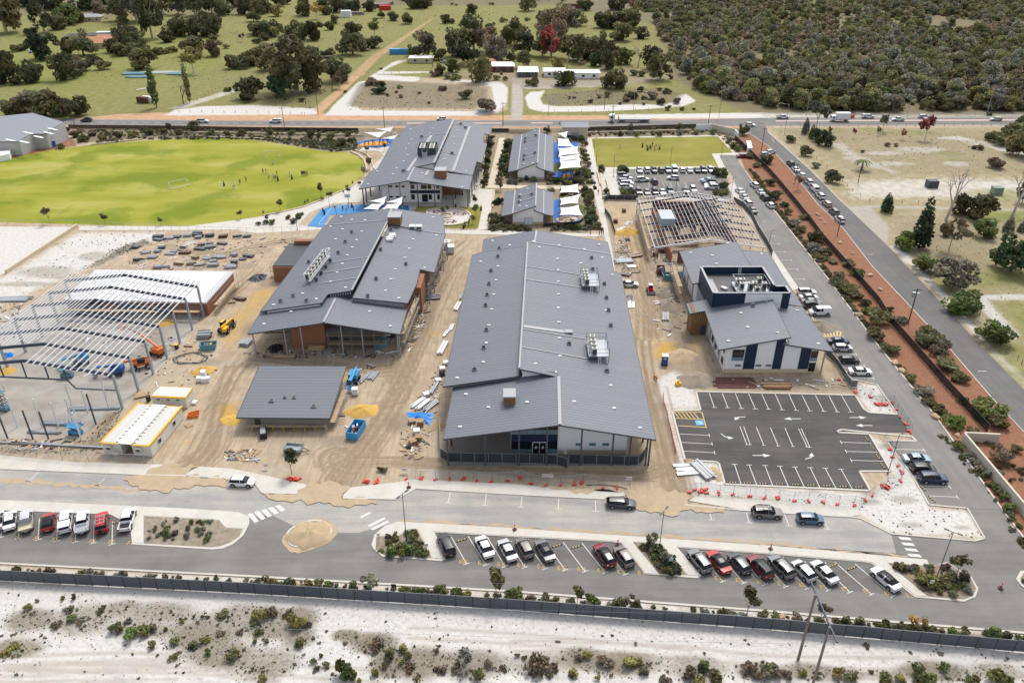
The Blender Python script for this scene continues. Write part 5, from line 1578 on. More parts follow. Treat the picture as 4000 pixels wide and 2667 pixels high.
mb.p_([(p.x-.12,p.y-.1,.06),(p.x+.0,p.y-.1,.06),(p.x+.0,p.y+.42,.06),(p.x-.12,p.y+.42,.06)]).p_([(p.x-.05,p.y-.02,.0605),(p.x+.3,p.y-.02,.0605),(p.x+.42,p.y-.36,.0605),(p.x+.2,p.y-.12,.0605),(p.x-.05,p.y-.12,.0605)]).p_([(p.x-.15,p.y+.45,.06),(p.x+.03,p.y+.45,.06),(p.x+.03,p.y+.6,.06),(p.x-.15,p.y+.6,.06)])
mb.b_('wheelchair_figure',c3,o)
EB=[((3245,1377),(3343,1383)),((3258,1401),(3358,1406)),((3276,1424),(3376,1429)),((3290,1449),(3393,1454)),((3309,1474),(3411,1478)),((3500,1754),(3608,1758)),((3512,1788),(3632,1792)),((3570,1859),(3660,1861)),((3588,1897),(3709,1901)),((3622,1936),(3738,1941))]
em('pale bay lines beside the navy tower office and black car park',EB,.045)
em('pale bay lines along the school road behind the office',[((2938,835),(2965,840)),((2990,867),(2985,867)),((3000,921),(3023,923)),((3010,952),(3044,954)),((3025,983),(3066,985)),((3050,1017),(3090,1017)),((3075,1050),(3114,1052)),((3095,1089),(3140,1091))],.045)
hx=[((3215+k*11,1314),(3200+k*14,1296))for k in range(7)]
em('orange hatched no parking patch beside the office',hx+[((3200,1295),(3282,1295)),((3215,1315),(3296,1315))],.045,e7,.3,0)
em('white bay lines of the rear car park',[((2480+k*27.5,663),(2486+k*28.5,682))for k in range(12)]+[((2478+k*31,748),(2485+k*31,766))for k in range(9)]+[((2532+k*28,712),(2538+k*29,729))for k in range(6)]+[((2410,690+k*11.5),(2460,690+k*11.5))for k in range(5)]+[((2728+k*3,702+k*10),(2772+k*3,702+k*10))for k in range(4)],.035,None,.13,0)
def fd(ad,px,dm,e2=0,z=.06):
 p=G(*px)
 c,s=math.cos(dm),math.sin(dm)
 def T(q):
  return[(p.x+a*c-b*s,p.y+a*s+b*c,z)for a,b in q]
 mb=MB()
 if e2==0:
  mb.p_(T([(-1.6,-.1),(.3,-.1),(.3,.1),(-1.6,.1)])).p_(T([(.3,-.5),(1.6,0),(.3,.5)]))
 else:
  mb.p_(T([(-1.5,-.1*e2),(-.2,-.1*e2),(.2,.15*e2),(.0,.3*e2),(-.3,.1*e2),(-1.5,.1*e2)][::1 if e2>0 else-1])).p_(T([(-.35,.45*e2),(.55,.0*e2),(.75,1.1*e2)][::1 if e2>0 else-1]))
 return eq(mb.b_('road_arrow',c3),ad,'marking','painted arrows in the black car park')
fd('white arrow curving left below the back bays of the black car park',(2880,1629),c6(180),1)
fd('white arrow curving downward at the left of the black car park',(2838,1710),c6(-60),1)
fd('white straight arrow pointing right near the front bays of the black car park',(2975,1779),0)
fd('white straight arrow pointing left in the middle of the black car park',(3095,1636),c6(180))
fd('white straight arrow pointing right at the black car park entrance',(3352,1631),0)
fd('white straight arrow pointing left at the black car park entrance',(3375,1662),c6(180))
fd('white arrow curving upward near the front right bays',(3172,1786),c6(20),1)
def dc(px,dm,ad,m2=None):
 p=G(*px)
 o=ag('wheel_stop',ad,'wheel stop',(p.x,p.y,.03),dm,'black and yellow wheel stops')
 MB().x_(-.85,-.08,.0,.85,.08,.12).b_('base',a4,o,ab=True)
 for k in range(3):
  MB().x_(-.62+k*.48,-.083,.03,-.42+k*.48,.083,.123).b_('yellow_band',e7,o,ab=True)
 return o
ws=PT('2863,1885 2920,1887 2980,1889 3045,1891 3107,1893 3168,1896 3230,1898 3293,1901 3355,1903')
ORD=['first','second','third','fourth','fifth','sixth','seventh','eighth','ninth','tenth','eleventh','twelfth']
for i,q in enumerate(ws):dc(q,.02,ORD[i]+' wheel stop from the left along the front kerb of the black car park')
for i,q in enumerate(((3384,1714),(3405,1747),(3427,1783),(3446,1818))):dc(q,c6(97),ORD[i]+' wheel stop from the back along the right kerb of the black car park')
for q,l in(((1804,2110),'wheel stop in the empty bay beside the black car of the middle row'),((2176,2132),'left of two wheel stops in the empty bays of the middle row'),((2251,2137),'right of two wheel stops in the empty bays of the middle row'),((3252,2210),'left wheel stop of two in the empty right row bays'),((3327,2220),'right wheel stop of two in the empty right row bays'),((463,2040),'wheel stop beside the white open tray ute')):
 dc(q,c6(22),l)
for q,l in(((3490,1740),'farthest wheel stop of the bays beside the black car park'),((3515,1775),'wheel stop just behind the silver sedan beside the black car park'),((3600,1905),'wheel stop in front of the dark blue parked car'),((3640,1950),'nearest wheel stop of the bays along the school road'),((3265,1388),'wheel stop between the silver and black hatches beside the office'),((3295,1437),'wheel stop behind the white sedan beside the office'),((3325,1480),'wheel stop in the empty bay beside the white sedan')):
 dc(q,c6(105),l)
SEG={'0':'abcdef','1':'bc','2':'abged','3':'abgcd','4':'fgbc','5':'afgcd','6':'afgedc','7':'abc','8':'abcdefg','9':'abcdfg','E':'afged','F':'afge'}
SG={'a':(0,1,.5,1),'b':(.5,.5,.5,1),'c':(.5,0,.5,.5),'d':(0,0,.5,0),'e':(0,0,0,.5),'f':(0,.5,0,1),'g':(0,.5,.5,.5)}
def cz(txt,px,z=.034,sz=.7):
 p=G(*px)
 mb=MB()
 for i,ch in enumerate(txt):
  for sgm in SEG[ch]:
   x0,y0,x1,y1=SG[sgm]
   x0,x1=p.x+(x0+i*.72)*sz*.8,p.x+(x1+i*.72)*sz*.8
   y0,y1=p.y+y0*sz,p.y+y1*sz
   w=.045
   mb.p_([(x0-w,y0-w,z),(x1+w,y0-w,z),(x1+w,y1+w,z),(x0-w,y1+w,z)])
 return eq(mb.b_('bay_number',e7),'yellow painted bay number '+txt+' on the lower road','marking','bay numbers')
for i,(p,q)in enumerate(E1L):cz('E%d'%(20-i),(q[0]-28,q[1]-1))
cz('E11',(2495,2244))
for i,(p,q)in enumerate(E2L):cz('E%d'%(10-i),(q[0]-27,q[1]-4))
cz('E1',(3545,2333))
for i,x in enumerate((60,131,203,276,348,422,496)):cz('F%d'%(7-i),(x,2104+i*3.6))
def it(ad,bars,z=.05):
 o=ag('zebra_crossing',ad,'crossing',(0,0,0));o['kind']='structure';del o['category']
 for q in bars:
  mb=MB();P2=[G(*p)for p in q]
  mb.p_([(p.x,p.y,z)for p in P2]);mb.b_('crossing_bar',c3,o)
it('white zebra bars beside the right island tip',[[(3507+k*12,2096+k*22),(3552+k*13,2099+k*22),(3563+k*13,2111+k*22),(3518+k*12,2107+k*22)]for k in range(4)])
it('sand worn zebra bars left of the roundabout',[[(965+k*27,2008-k*8),(985+k*27,2003-k*8),(1012+k*26,2036-k*11),(995+k*26,2043-k*11)]for k in range(5)])
it('white zebra bars right of the roundabout',[[(1436,2052),(1500,2020),(1508,2026),(1445,2058)],[(1448,2066),(1513,2032),(1521,2040),(1456,2072)],[(1404,2018),(1440,2000),(1452,2004),(1412,2024)]])
ml=ag('road_markings','white centre and edge lines and the pale median of the main road','',(0,0,0));ml['kind']='structure'
ml.pop('category',None)
def do(a,b,w,z=.028,m=None,au='road_line'):
 return hl([(a,b)],m or c3,w,z,au,ml)
for a,b in(((-300,466),(0,466)),((0,466),(1000,474)),((1000,474),(2000,473)),((-300,485),(0,485)),((0,485),(1000,491)),((1000,491),(2000,492)),((2000,492),(3000,490)),((2000,473),(2700,471)),((3000,464),(4300,459)),((3000,490),(4300,486))):
 do(a,b,.22)
for k in range(40):
 do((-100+k*44,475.5+(7 if k>22 else k*.3)*1.0),(-78+k*44,475.6+(7 if k>22 else k*.3)),.25)
fg=bd('median_paint',(.44,.33,.28),ac=.85,bj=.1,aj=.5)
do((1590,482),(1960,482),1.8,.03,fg,'median');do((2075,481),(2160,481.5),1.6,.03,fg,'median');do((3030,473),(4300,468),2.2,.03,fg,'median')
for k in range(9):
 hl([((3016+k*4*k**1.2*.8,540+k*9),(3022+k*4.2*k**1.2*.8,549+k*9))],c3,.12,.05,'road_line',ml)if k<2 else None
hl([((3391,993),(3409,996))],c3,.2,.045,'road_line',ml);hl([((3820,1449),(3853,1450))],c3,.2,.045,'road_line',ml)
for dx in(30,40,52,60):
 for i in range(3,8):
  a,b=gv[i],gv[i-1]
  hl([((a[0]+dx*a[1]/1000,a[1]),(b[0]+dx*b[1]/1000,b[1]))],hv,.1,.036,'wheel_streak',ml)
kb=bd('cream_paving',(.5,.43,.32),ac=.9,bj=.08,aj=.4,cf=.02)
bq('oval_path',PT('308,884 425,884 723,886 1000,851 1085,834 1183,812 1255,783 1368,735 1412,700 1440,740 1420,790 1300,795 1240,820 1210,832 1165,880 1160,896 638,900 310,900'),c6(90),3.0,'pale concrete path along the lower edge of the oval',z=.06)
bq('works_path',PT('920,900 1180,880 1240,885 1780,900 1900,900 2360,915 2360,925 1900,917 1780,914 1240,898 1000,912'),c6(90),3.0,'pale path behind the building site fence',z=.05)
bq('courtyard',PT('1400,790 1420,740 1440,690 1452,650 1500,610 1480,590 1400,590 1440,560 1530,560 1860,640 1850,560 1895,560 1882,740 1935,740 1925,790 1900,895 1860,900 1880,810 1640,805 1600,830 1420,800'),.0,4.0,'pale paved yard round the finished school block',z=.04)
bq('cream_walk',PT('1950,540 1972,538 1940,718 2040,726 2125,726 2330,728 2332,742 1900,735 1905,725'),c6(88),3.0,'cream paved walk between the school blocks',m=kb,z=.07)
bq('long_walk',PT('2283,540 2311,540 2331,655 2350,760 2395,1000 2402,1060 2388,1060 2370,960 2330,800 2302,660'),.0,3.0,'long pale walk between the classrooms and the rear car park',z=.07)
bq('lawn_path',[(2311,538),(2800,528),(2806,533),(2311,542)],.0,4.0,'pale path behind the small dry lawn',z=.03)
bq('lawn_path',PT('2800,529 2812,529 2872,596 2925,597 2925,606 2810,606 2846,690 2830,692 2780,602 2862,597'),.0,4.0,'pale path round the right end of the dry lawn',z=.032)
bq('lawn_path',PT('2331,655 2806,650 2812,657 2450,661 2352,664'),.0,4.0,'pale path between the lawn and the rear car park',z=.035)
bq('lawn_path',PT('2340,664 2448,661 2408,690 2425,770 2358,762'),.0,4.0,'pale terrace left of the rear car park',z=.038)
bq('lawn_path',[(2420,769),(2850,776),(2852,784),(2422,778)],.0,4.0,'pale path in front of the rear car park',z=.036)
bq('bay_path',PT('2834,715 2868,715 2900,780 3000,950 3122,1128 3092,1136 3020,1010 2940,880 2870,778'),c6(92),3.0,'pale path between the roof frame and the school road',z=.06)
bh('courtyard_lawn',PT('1630,808 1885,810 1867,894 1730,890 1600,850'),.062,jp,'dry lawn round the white sand circle')
sr=az([G(*p)for p in PT('1668,828 1700,818 1750,815 1800,818 1832,835 1838,852 1820,870 1775,881 1720,880 1680,860')],4)
bh('sand_circle',sr,.075,bd('white_play_sand',(.53,.5,.47),ac=.95,bj=.06,fc=(.5,.44,.41)),'white sand play circle with a tree',px=False)
a5('sand_circle_wall',sr,'low cream wall round the sand circle',w=.5,h=.4,px=False,m=bk,ga=True)
a5('tree_ring',az([G(*p)for p in PT('1724,842 1740,837 1757,838 1766,845 1755,852 1735,853')],3),'small cream ring round the tree in the sand circle',w=.4,h=.45,px=False,m=bk,ga=True)
kc=bd('court_blue',(.035,.19,.42),ac=.75,bj=.06,aj=.5)
ep=bd('soft_blue',(.01,.12,.45),ac=.8,bj=.06,aj=.5)
bh('blue_court',PT('1316,800 1254,820 1200,885 1260,890 1290,840 1600,825 1594,803'),.085,kc,'blue basketball court surface')
cm=ag('court_markings','white lines on the blue court','',(0,0,0));cm['kind']='structure';cm.pop('category',None)
for a,b in(((1316,803),(1430,803)),((1298,809),(1245,875)),((1245,875),(1280,877)),((1278,843),(1300,842))):
 hl([(a,b)],c3,.12,.092,'court_line',cm)
for k in range(8):
 a0,a1=math.pi+k*math.pi/8,math.pi+(k+1)*math.pi/8
 hl([((1363+40*math.cos(a0),806-10*math.sin(a0)),(1363+40*math.cos(a1),806-10*math.sin(a1)))],c3,.12,.092,'court_line',cm)
bh('play_surface',az([G(*p)for p in PT('1395,566 1410,552 1470,545 1540,545 1545,560 1520,572 1460,578')],3),.09,ep,'blue soft play surface beside the oval',px=False)
h8=bd('soft_orange',(.6,.27,.01),ac=.8,bj=.08)
bh('play_surface',az([G(*p)for p in PT('1398,570 1440,556 1500,553 1522,560 1510,566 1470,571')],3),.1,h8,'orange soft play patch beside the oval',px=False)
bh('play_surface',PT('2163,558 2258,558 2256,572 2230,600 2190,650 2163,652'),.09,ep,'blue soft surface under the rear shade sails',px=True)
bh('play_turf',PT('2162,640 2262,640 2270,662 2240,668 2200,672 2162,672'),.094,ji,'green turf strip below the rear shade sails')
pl=az([G(*p)for p in PT('2162,676 2180,672 2230,674 2255,686 2240,698 2200,701 2162,696')],3)
bh('play_surface',pl,.098,ep,'blue rounded play surface behind the longer classroom yard',px=False)
bh('play_surface',az([G(*p)for p in PT('2193,686 2215,681 2240,684 2236,693 2205,694')],3),.104,h8,'orange round play patch behind the longer classroom yard',px=False)
bh('play_surface',az([G(*p)for p in PT('2166,784 2182,780 2190,800 2185,840 2240,842 2262,858 2250,872 2210,876 2175,868 2166,850 2164,810')],3),.09,ep,'blue soft surface beside the shorter classroom',px=False)
bh('play_turf',PT('2262,802 2284,803 2287,842 2250,845 2270,830'),.094,ji,'green turf corner beside the shorter classroom')
bh('play_sand',az([G(*p)for p in PT('2172,858 2195,846 2230,844 2258,856 2240,868 2200,872')],3),.1,bd('play_sand',(.5,.4,.3),bj=.1),'sandy play pit with log edging beside the shorter classroom',px=False)
a,b=G(25,1068),G(303,886)
w_=ag('retaining_wall','cream block retaining wall along the white sand block','wall',(a.x,a.y,0))
n=30
for k in range(n):
 p,q=a.lerp(b,k/n),a.lerp(b,(k+.985)/n)
 for j in range(2):
  MB().m_((p.x,p.y,.25+j*.47),(q.x,q.y,.25+j*.47),.45-j*.02,.46).b_('block',bk,w_)
def a8(ad,bz,h=.5,w=.4,m=None):
 L=GP(bz)
 mb=MB()
 for i in range(len(L)-1):
  mb.m_((L[i].x,L[i].y,h/2),(L[i+1].x,L[i+1].y,h/2),w,h)
 return eq(mb.b_('low_wall',m or bk),ad,'wall')
a8('low cream wall along the top left edge of the oval',[(353,569),(450,557),(558,546)])
a8('low cream wall along the top right edge of the oval',[(815,538),(1000,543),(1030,545)])
a8('curved cream terrace wall at the right end of the oval',PT('1369,595 1400,608 1422,628 1431,655 1431,672'))
a8('outer curved cream wall beside the yard',[(1385,588),(1430,604),(1452,628),(1460,662)])
a8('cream wall of the lower oval edge path',PT('1431,690 1408,705 1372,731 1310,758 1255,782 1183,811 1085,833 1030,843'),.35)
a8('cream wall below the northern shrubs',[(700,520),(1000,524),(1300,530),(1420,533)],.7)
a8('cream wall behind the lawn gardens',[(2270,523),(2700,513)],.8)
a8('long cream wall behind the classrooms',[(1988,520),(2090,520)],1.6)
a8('low cream wall on the rear terrace',[(2333,675),(2345,727)],.8)
a8('second low cream wall on the rear terrace',[(2367,704),(2378,748)],.8)
a8('cream wall edging the rear car park gardens',[(2830,735),(2852,716)],.8)
a8('long cream wall along the works behind the roof frame',[(2352,776),(2420,778),(2560,776)],.9)
a8('cream garden edge by the finished block walk',[(1897,560),(1890,640),(1880,735)],.5)
a8('cream garden edge beside the shorter classroom',[(1932,745),(1924,812)],.5)
a8('second cream garden edge beside the shorter classroom',[(1918,835),(1905,900)],.5)
L=[(3753,1725),(3905,1700)]
cw=ag('corner_wall','tall cream rendered corner wall on the red mulch at the right edge','wall',G(3757,1720))
for a,b in((G(3757,1722),G(3895,1729)),(G(3757,1724),G(4120,2160))):
 MB().m_((a.x,a.y,1.0),(b.x,b.y,1.0),.35,2.0).b_('wall_panel',bd('cream_render',(.5,.46,.37),ac=.9,bj=.05,aj=.5),cw)
cw2=ag('boundary_wall','pale boundary wall turning the corner by the side road junction','wall',G(2760,520))
for a,b,m in((G(2717,512),G(2778,510),aa),(G(2778,510),G(2868,530),bd('cream_render',(0,0,0))),(G(2868,530),G(2882,545),aa)):
 MB().m_((a.x,a.y,1.3),(b.x,b.y,1.3),.3,2.6).b_('wall_panel',m,cw2)
f6('gate_island',[(2912,572),(2930,572),(2936,600),(2918,602)],0,2.2,aa,None,av='thing',fo='gate pillar')['label']='white gate pillar at the school entrance by the side road'
# vehicles
en=bd('car_paint',(1,1,1),ac=.28,dl=.5,hk=True,coat=.25)
bu=bd('car_glass',(.01,.012,.016),ac=.12,dl=.25)
j8=bd('headlight_lens',(.62,.64,.66),ac=.1,dl=.6)
j9=bd('tail_light_lens',(.3,.012,.012),ac=.2,dl=.6)
jl=bd('alloy_rim',(.36,.37,.38),ac=.35,gq=.5)
ia=bd('number_plate',(.62,.62,.6),ac=.5)
d5=bd('black_trim',(.018,.018,.02),ac=.6)
BODY={'sedan':dict(L=4.75,st=PT('-2.36,.62,.42,.72,.72,.55 -2.28,.8,.3,.92,.92,.7 -1.8,.9,.22,1.,1.,.74 -1.62,.91,.21,1.01,1.05,.66 -.95,.92,.2,1.,1.4,.58 -.18,.92,.2,.98,1.46,.6 -.08,.92,.2,.98,1.46,.6 .42,.92,.2,.97,1.42,.6 1.22,.91,.21,.96,1.,.66 1.75,.89,.22,.9,.9,.7 2.22,.8,.28,.76,.76,.66 2.38,.58,.4,.62,.62,.5'),rear=3,front=7,pil=5,wb=1.36),'hatch':dict(L=4.25,st=PT('-2.1,.66,.42,.78,.78,.58 -2.06,.8,.3,.98,.98,.7 -1.98,.86,.26,1.02,1.06,.68 -1.55,.89,.22,1.02,1.44,.58 -.55,.9,.2,.99,1.5,.6 -.1,.9,.2,.98,1.51,.61 0.,.9,.2,.98,1.51,.61 .4,.9,.2,.98,1.47,.6 1.15,.89,.21,.97,1.02,.66 1.6,.87,.22,.92,.92,.7 2.,.78,.28,.78,.78,.64 2.14,.56,.4,.62,.62,.5'),rear=2,front=7,pil=5,wb=1.28),'suv':dict(L=4.75,st=PT('-2.36,.7,.45,.85,.85,.62 -2.32,.86,.34,1.08,1.08,.76 -2.26,.9,.3,1.12,1.16,.74 -1.95,.93,.27,1.13,1.64,.64 -.75,.94,.26,1.1,1.72,.67 -.1,.94,.26,1.08,1.73,.68 0.,.94,.26,1.08,1.73,.68 .45,.94,.26,1.08,1.68,.66 1.15,.93,.27,1.08,1.13,.72 1.75,.91,.28,1.04,1.04,.76 2.22,.84,.34,.92,.92,.7 2.38,.62,.46,.74,.74,.56'),rear=2,front=7,pil=5,wb=1.4),'wagon':dict(L=4.85,st=PT('-2.4,.66,.42,.78,.78,.58 -2.36,.82,.3,.98,.98,.72 -2.28,.88,.26,1.02,1.06,.7 -1.9,.91,.22,1.02,1.42,.6 -.7,.92,.2,.99,1.5,.62 -.12,.92,.2,.98,1.5,.62 -.02,.92,.2,.98,1.5,.62 .45,.92,.2,.98,1.46,.61 1.25,.91,.21,.96,1.01,.66 1.8,.89,.22,.91,.91,.7 2.28,.8,.28,.77,.77,.66 2.44,.58,.4,.62,.62,.5'),rear=2,front=7,pil=5,wb=1.4),'van':dict(L=5.0,st=PT('-2.5,.86,.4,1.,1.,.8 -2.47,.92,.34,1.12,1.16,.82 -2.44,.94,.3,1.16,1.2,.8 -2.36,.95,.28,1.18,1.92,.76 -.4,.95,.27,1.16,1.98,.78 .2,.95,.27,1.14,1.98,.78 .3,.95,.27,1.14,1.97,.78 .95,.95,.28,1.13,1.88,.74 1.75,.93,.3,1.12,1.2,.74 2.15,.9,.32,1.05,1.05,.76 2.42,.82,.36,.86,.86,.68 2.5,.62,.44,.7,.7,.56'),rear=2,front=7,pil=5,wb=1.55),'ute':dict(L=5.3,st=PT('-.98,.88,.4,1.,1.,.8 -.94,.9,.34,1.1,1.12,.74 -.9,.92,.32,1.11,1.16,.72 -.72,.93,.3,1.11,1.66,.64 -.3,.93,.3,1.1,1.74,.66 .1,.93,.3,1.09,1.76,.67 .2,.93,.3,1.09,1.76,.67 .75,.93,.3,1.08,1.7,.65 1.38,.92,.31,1.08,1.14,.72 1.95,.91,.32,1.04,1.04,.76 2.48,.84,.38,.92,.92,.7 2.62,.62,.48,.74,.74,.56'),rear=2,front=7,pil=5,wb=1.58),}
def i4(s):
 x,w,zl,zb,zr,wr=s
 return[(x,w*.9,zl),(x,w,zl+.16),(x,w,(zl+zb)/2+.08),(x,w*.97,zb),(x,wr,zr-.03 if zr-zb>.08 else zr),(x,wr*.6,zr+.015)]
def il(av,ea=False):
 B=BODY[av]
 st=B['st']
 ce=ag(av,'car','car')
 n=len(st)
 gu,dk=MB(),{'rear_window':MB(),'windscreen':MB(),'left':MB(),'right':MB(),'roof':MB()}
 rg=[i4(s)for s in st]
 for i in range(n-1):
  A,C=rg[i],rg[i+1]
  cab=B['rear']<=i<=B['front']
  for i3 in(1,-1):
   m=lambda p:(p[0],p[1]*i3,p[2])
   for j in range(5):
    q=[m(A[j]),m(A[j+1]),m(C[j+1]),m(C[j])]
    if i3<0:q=q[::-1]
    i0=gu
    if cab and j==3 and i!=B['pil']:
     if av=='van' and i<B['pil']-1:i0=gu
     else:i0=dk['left' if i3>0 else 'right']
    if cab and j==4 and i==B['rear']:i0=dk['rear_window']
    if cab and j==4 and i==B['front']:i0=dk['windscreen']
    if ea and j==4 and B['rear']<i<B['front']:i0=dk['roof']
    i0 .p_(q[::-1])
  q=[(A[5][0],A[5][1],A[5][2]),(A[5][0],-A[5][1],A[5][2]),(C[5][0],-C[5][1],C[5][2]),(C[5][0],C[5][1],C[5][2])]
  i0=gu
  if i==B['rear']:i0=dk['rear_window']
  elif i==B['front']:i0=dk['windscreen']
  elif ea and B['rear']<i<B['front']:i0=dk['roof']
  i0 .p_(q)
  gu.p_([(A[0][0],A[0][1],A[0][2]),(C[0][0],C[0][1],C[0][2]),(C[0][0],-C[0][1],C[0][2]),(A[0][0],-A[0][1],A[0][2])])
 for k,r_ in((0,rg[0]),(1,rg[-1])):
  loop=[(p[0],p[1],p[2])for p in r_]+[(p[0],-p[1],p[2])for p in r_[::-1]]
  gu.p_(loop if k==0 else loop[::-1])
 bo=gu.b_('body',en,ce,he=False)
 me=bo.data
 bm=bmesh.new();bm.from_mesh(me)
 bmesh.ops.remove_doubles(bm,verts=bm.verts,dist=1e-4)
 bmesh.ops.recalc_face_normals(bm,faces=bm.faces)
 for f in bm.faces:f.smooth=True
 for e in bm.edges:
  if len(e.link_faces)==2 and e.calc_face_angle(0)>c6(38):e.smooth=False
 bm.to_mesh(me);bm.free()
 dk['windscreen'].b_('windscreen',bu,ce)
 dk['rear_window'].b_('rear_window',bu,ce)
 for k in('left','right'):
  dk[k].b_('side_window',bu,ce)
 if dk['roof'].f:dk['roof'].b_('glass_roof',bu,ce)
 wr=.33 if av in('sedan','hatch','wagon')else .37
 hw=st[5][1]
 for sx in(1,-1):
  for sy in(1,-1):
   xw=B['wb']*sx+(.0 if av!='ute' else .0)
   MB().t_((xw,sy*(hw-.03),wr+.06),(xw,sy*(hw+.012),wr+.06),wr+.1,n=14).b_('wheel_arch',d5,ce)
   w_=MB().t_((xw,sy*(hw-.2),wr),(xw,sy*(hw+.03),wr),wr,n=14).b_('wheel',c9,ce)
   MB().t_((xw,sy*(hw+.0),wr),(xw,sy*(hw+.045),wr),wr*.62,n=10).b_('rim',jl,w_)
 f_,r_=st[-2],st[1]if av!='ute' else(-2.62,.9,.4,1.0,1.0,.8)
 for sy in(1,-1):
  MB().m_((f_[0]-.22,sy*(f_[1]-.08),f_[3]-.05),(f_[0]+.03,sy*(f_[1]-.22),f_[3]-.08),.2,.13).b_('headlight',j8,ce)
  MB().x_(r_[0]-.06,sy*(r_[1]-.02),r_[3]-.22,r_[0]+.12,sy*(r_[1]-.25),r_[3]-.03).b_('tail_light',j9,ce)
  s8=st[8]
  MB().x_(s8[0]-.28,sy*(s8[1]+.02),s8[3]+.0,s8[0]-.12,sy*(s8[1]+.2),s8[3]+.14).b_('wing_mirror',en,ce)
 MB().x_(st[-1][0]-.02,-.48,.4,st[-1][0]+.02,.48,.54).b_('grille',d5,ce)
 MB().x_(st[-1][0]+.022,-.24,.42,st[-1][0]+.035,.24,.52).b_('number_plate',ia,ce)
 xr=st[0][0]if av!='ute' else-2.64
 MB().x_(xr-.045,-.24,.56,xr-.03,.24,.66).b_('number_plate',ia,ce)
 MB().x_(xr-.03,-.55,.36,xr+.05,.55,.52).b_('rear_bumper',d5,ce)
 if av=='suv':
  for sy in(1,-1):
   MB().m_((-1.8,sy*.58,1.76),(.4,sy*.58,1.76),.05,.05).b_('roof_rail',d5,ce)
 return ce
def ix(ce,h1):
 if h1=='tub':
  t=MB().x_(-2.62,-.9,.55,-1.0,.9,.68)
  t.x_(-2.62,-.9,.681,-1.0,-.8,1.1).x_(-2.62,.8,.681,-1.0,.9,1.1).x_(-2.62,-.799,.681,-2.52,.799,1.08)
  t.b_('tub',en,ce)
  MB().x_(-2.5,-.78,.682,-1.05,.78,.72).b_('tub_floor',d5,ce)
 elif h1=='tray':
  MB().x_(-2.65,-.95,.72,-1.02,.95,.84).b_('tray',bd('cream_tray',(.5,.45,.31),ac=.7,bj=.1),ce)
  s=MB().x_(-2.66,-.97,.842,-2.62,.97,1.12).x_(-2.619,-.97,.842,-1.02,-.93,1.12).x_(-2.619,.93,.842,-1.02,.97,1.12)
  s.b_('tray_side',bd('cream_tray_side',(.46,.43,.33),ac=.6,bj=.1),ce)
  MB().x_(-1.06,-.92,1.13,-1.0,.92,1.75).b_('headboard',ae,ce)
 elif h1=='cage':
  MB().x_(-2.65,-.95,.72,-1.02,.95,.84).b_('tray',ae,ce)
  c=MB()
  for x in(-2.6,-1.8,-1.08):
   for y in(-.9,.9):c.x_(x-.03,y-.03,.842,x+.03,y+.03,1.55)
  for y in(-.9,.9):c.m_((-2.6,y,1.55),(-1.08,y,1.55),.06,.06)
  c.m_((-2.6,-.9,1.55),(-2.6,.9,1.55),.06,.06)
  c.b_('cage',aa,ce)
  MB().x_(-2.66,-.97,.845,-2.62,.97,1.12).x_(-2.619,-.97,.845,-1.02,-.93,1.12).x_(-2.619,.93,.845,-1.02,.97,1.12).b_('tray_side',aa,ce)
 elif h1=='canopy':
  MB().x_(-2.62,-.91,.5,-1.0,.91,1.12).b_('tub',en,ce)
  c=MB();c.r_([(-2.58,-.86),(-1.0,-.86),(-1.0,.86),(-2.58,.86)],1.122,lambda x,y:1.72+.0*x)
  c.b_('canopy',en,ce)
  for sy in(1,-1):MB().x_(-2.45,sy*.862,1.2,-1.15,sy*.875,1.6).b_('side_window',bu,ce)
  MB().x_(-2.6,-.7,1.2,-2.583,.7,1.6).b_('rear_window',bu,ce)
je={}
def ij(av,opt=None):
 k=(av,opt)
 if k not in je:
  r=il(av,ea=(opt=='glass'))
  if av=='ute':ix(r,opt or 'tub')
  if opt=='rack':
   rk=MB()
   for x in(-1.6,-.8,0,.3):rk.m_((x,-.6,1.86),(x,.6,1.86),.07,.05)
   for y in(-.6,0,.6):rk.m_((-1.7,y,1.84),(.4,y,1.84),.06,.05)
   rk.b_('roof_rack',al,r)
   MB().t_((-2.42,.1,.95),(-2.58,.1,.95),.36,n=12).b_('spare_wheel',c9,r)
  je[k]=r
 return je[k]
ap,ck,io,fk,eh=PT('.7,.71,.72,1 .46,.47,.48,1 .16,.165,.17,1 .055,.058,.065,1 .02,.02,.023,1')
REDC,hy,BLUEC,h7,BEIGE,TEAL,e1,jd=PT('.42,.018,.018,1 .17,.015,.022,1 .055,.12,.2,1 .018,.035,.085,1 .43,.38,.28,1 .05,.1,.11,1 .19,.165,.15,1 .27,.36,.42,1')
NAMES={'sedan':'parked_sedan','hatch':'parked_hatchback','suv':'parked_four_wheel_drive','wagon':'parked_wagon','van':'parked_van','ute':'parked_ute'}
def hj(o,es):
 o.color=es
 for c in o.children:c.color=es
def cd(av,es,px,hp,ad,opt=None,ao='cars parked around the school',roof=None):
 p=G(*px)
 o=place(ij(av,opt),(p.x,p.y,.03),c6(hp),ad,ao,fo='car' if av not in('van','ute')else av)
 o.name=NAMES[av]
 hj(o,es)
 return o
LB,MR,RR='cars in the left bays of the lower road','cars in the middle angled bays','cars in the right angled bays'
cd('sedan',ap,(-6,2044),116,'white car cut by the left picture edge',ao=LB)
cd('sedan',ap,(44,2043),116,'white sedan in the left bays beside the cream tray ute',ao=LB)
cd('ute',ck,(108,2046),116,'silver ute with an empty cream flat tray','tray',LB)
cd('hatch',REDC,(192,2050),114,'red hatchback with dark roof in the left bays','glass',LB)
cd('ute',ap,(262,2048),113,'white ute with closed canopy beside the red hatchback','canopy',LB)
cd('ute',ap,(328,2051),112,'white ute with caged tray beside the red four wheel drive','cage',LB)
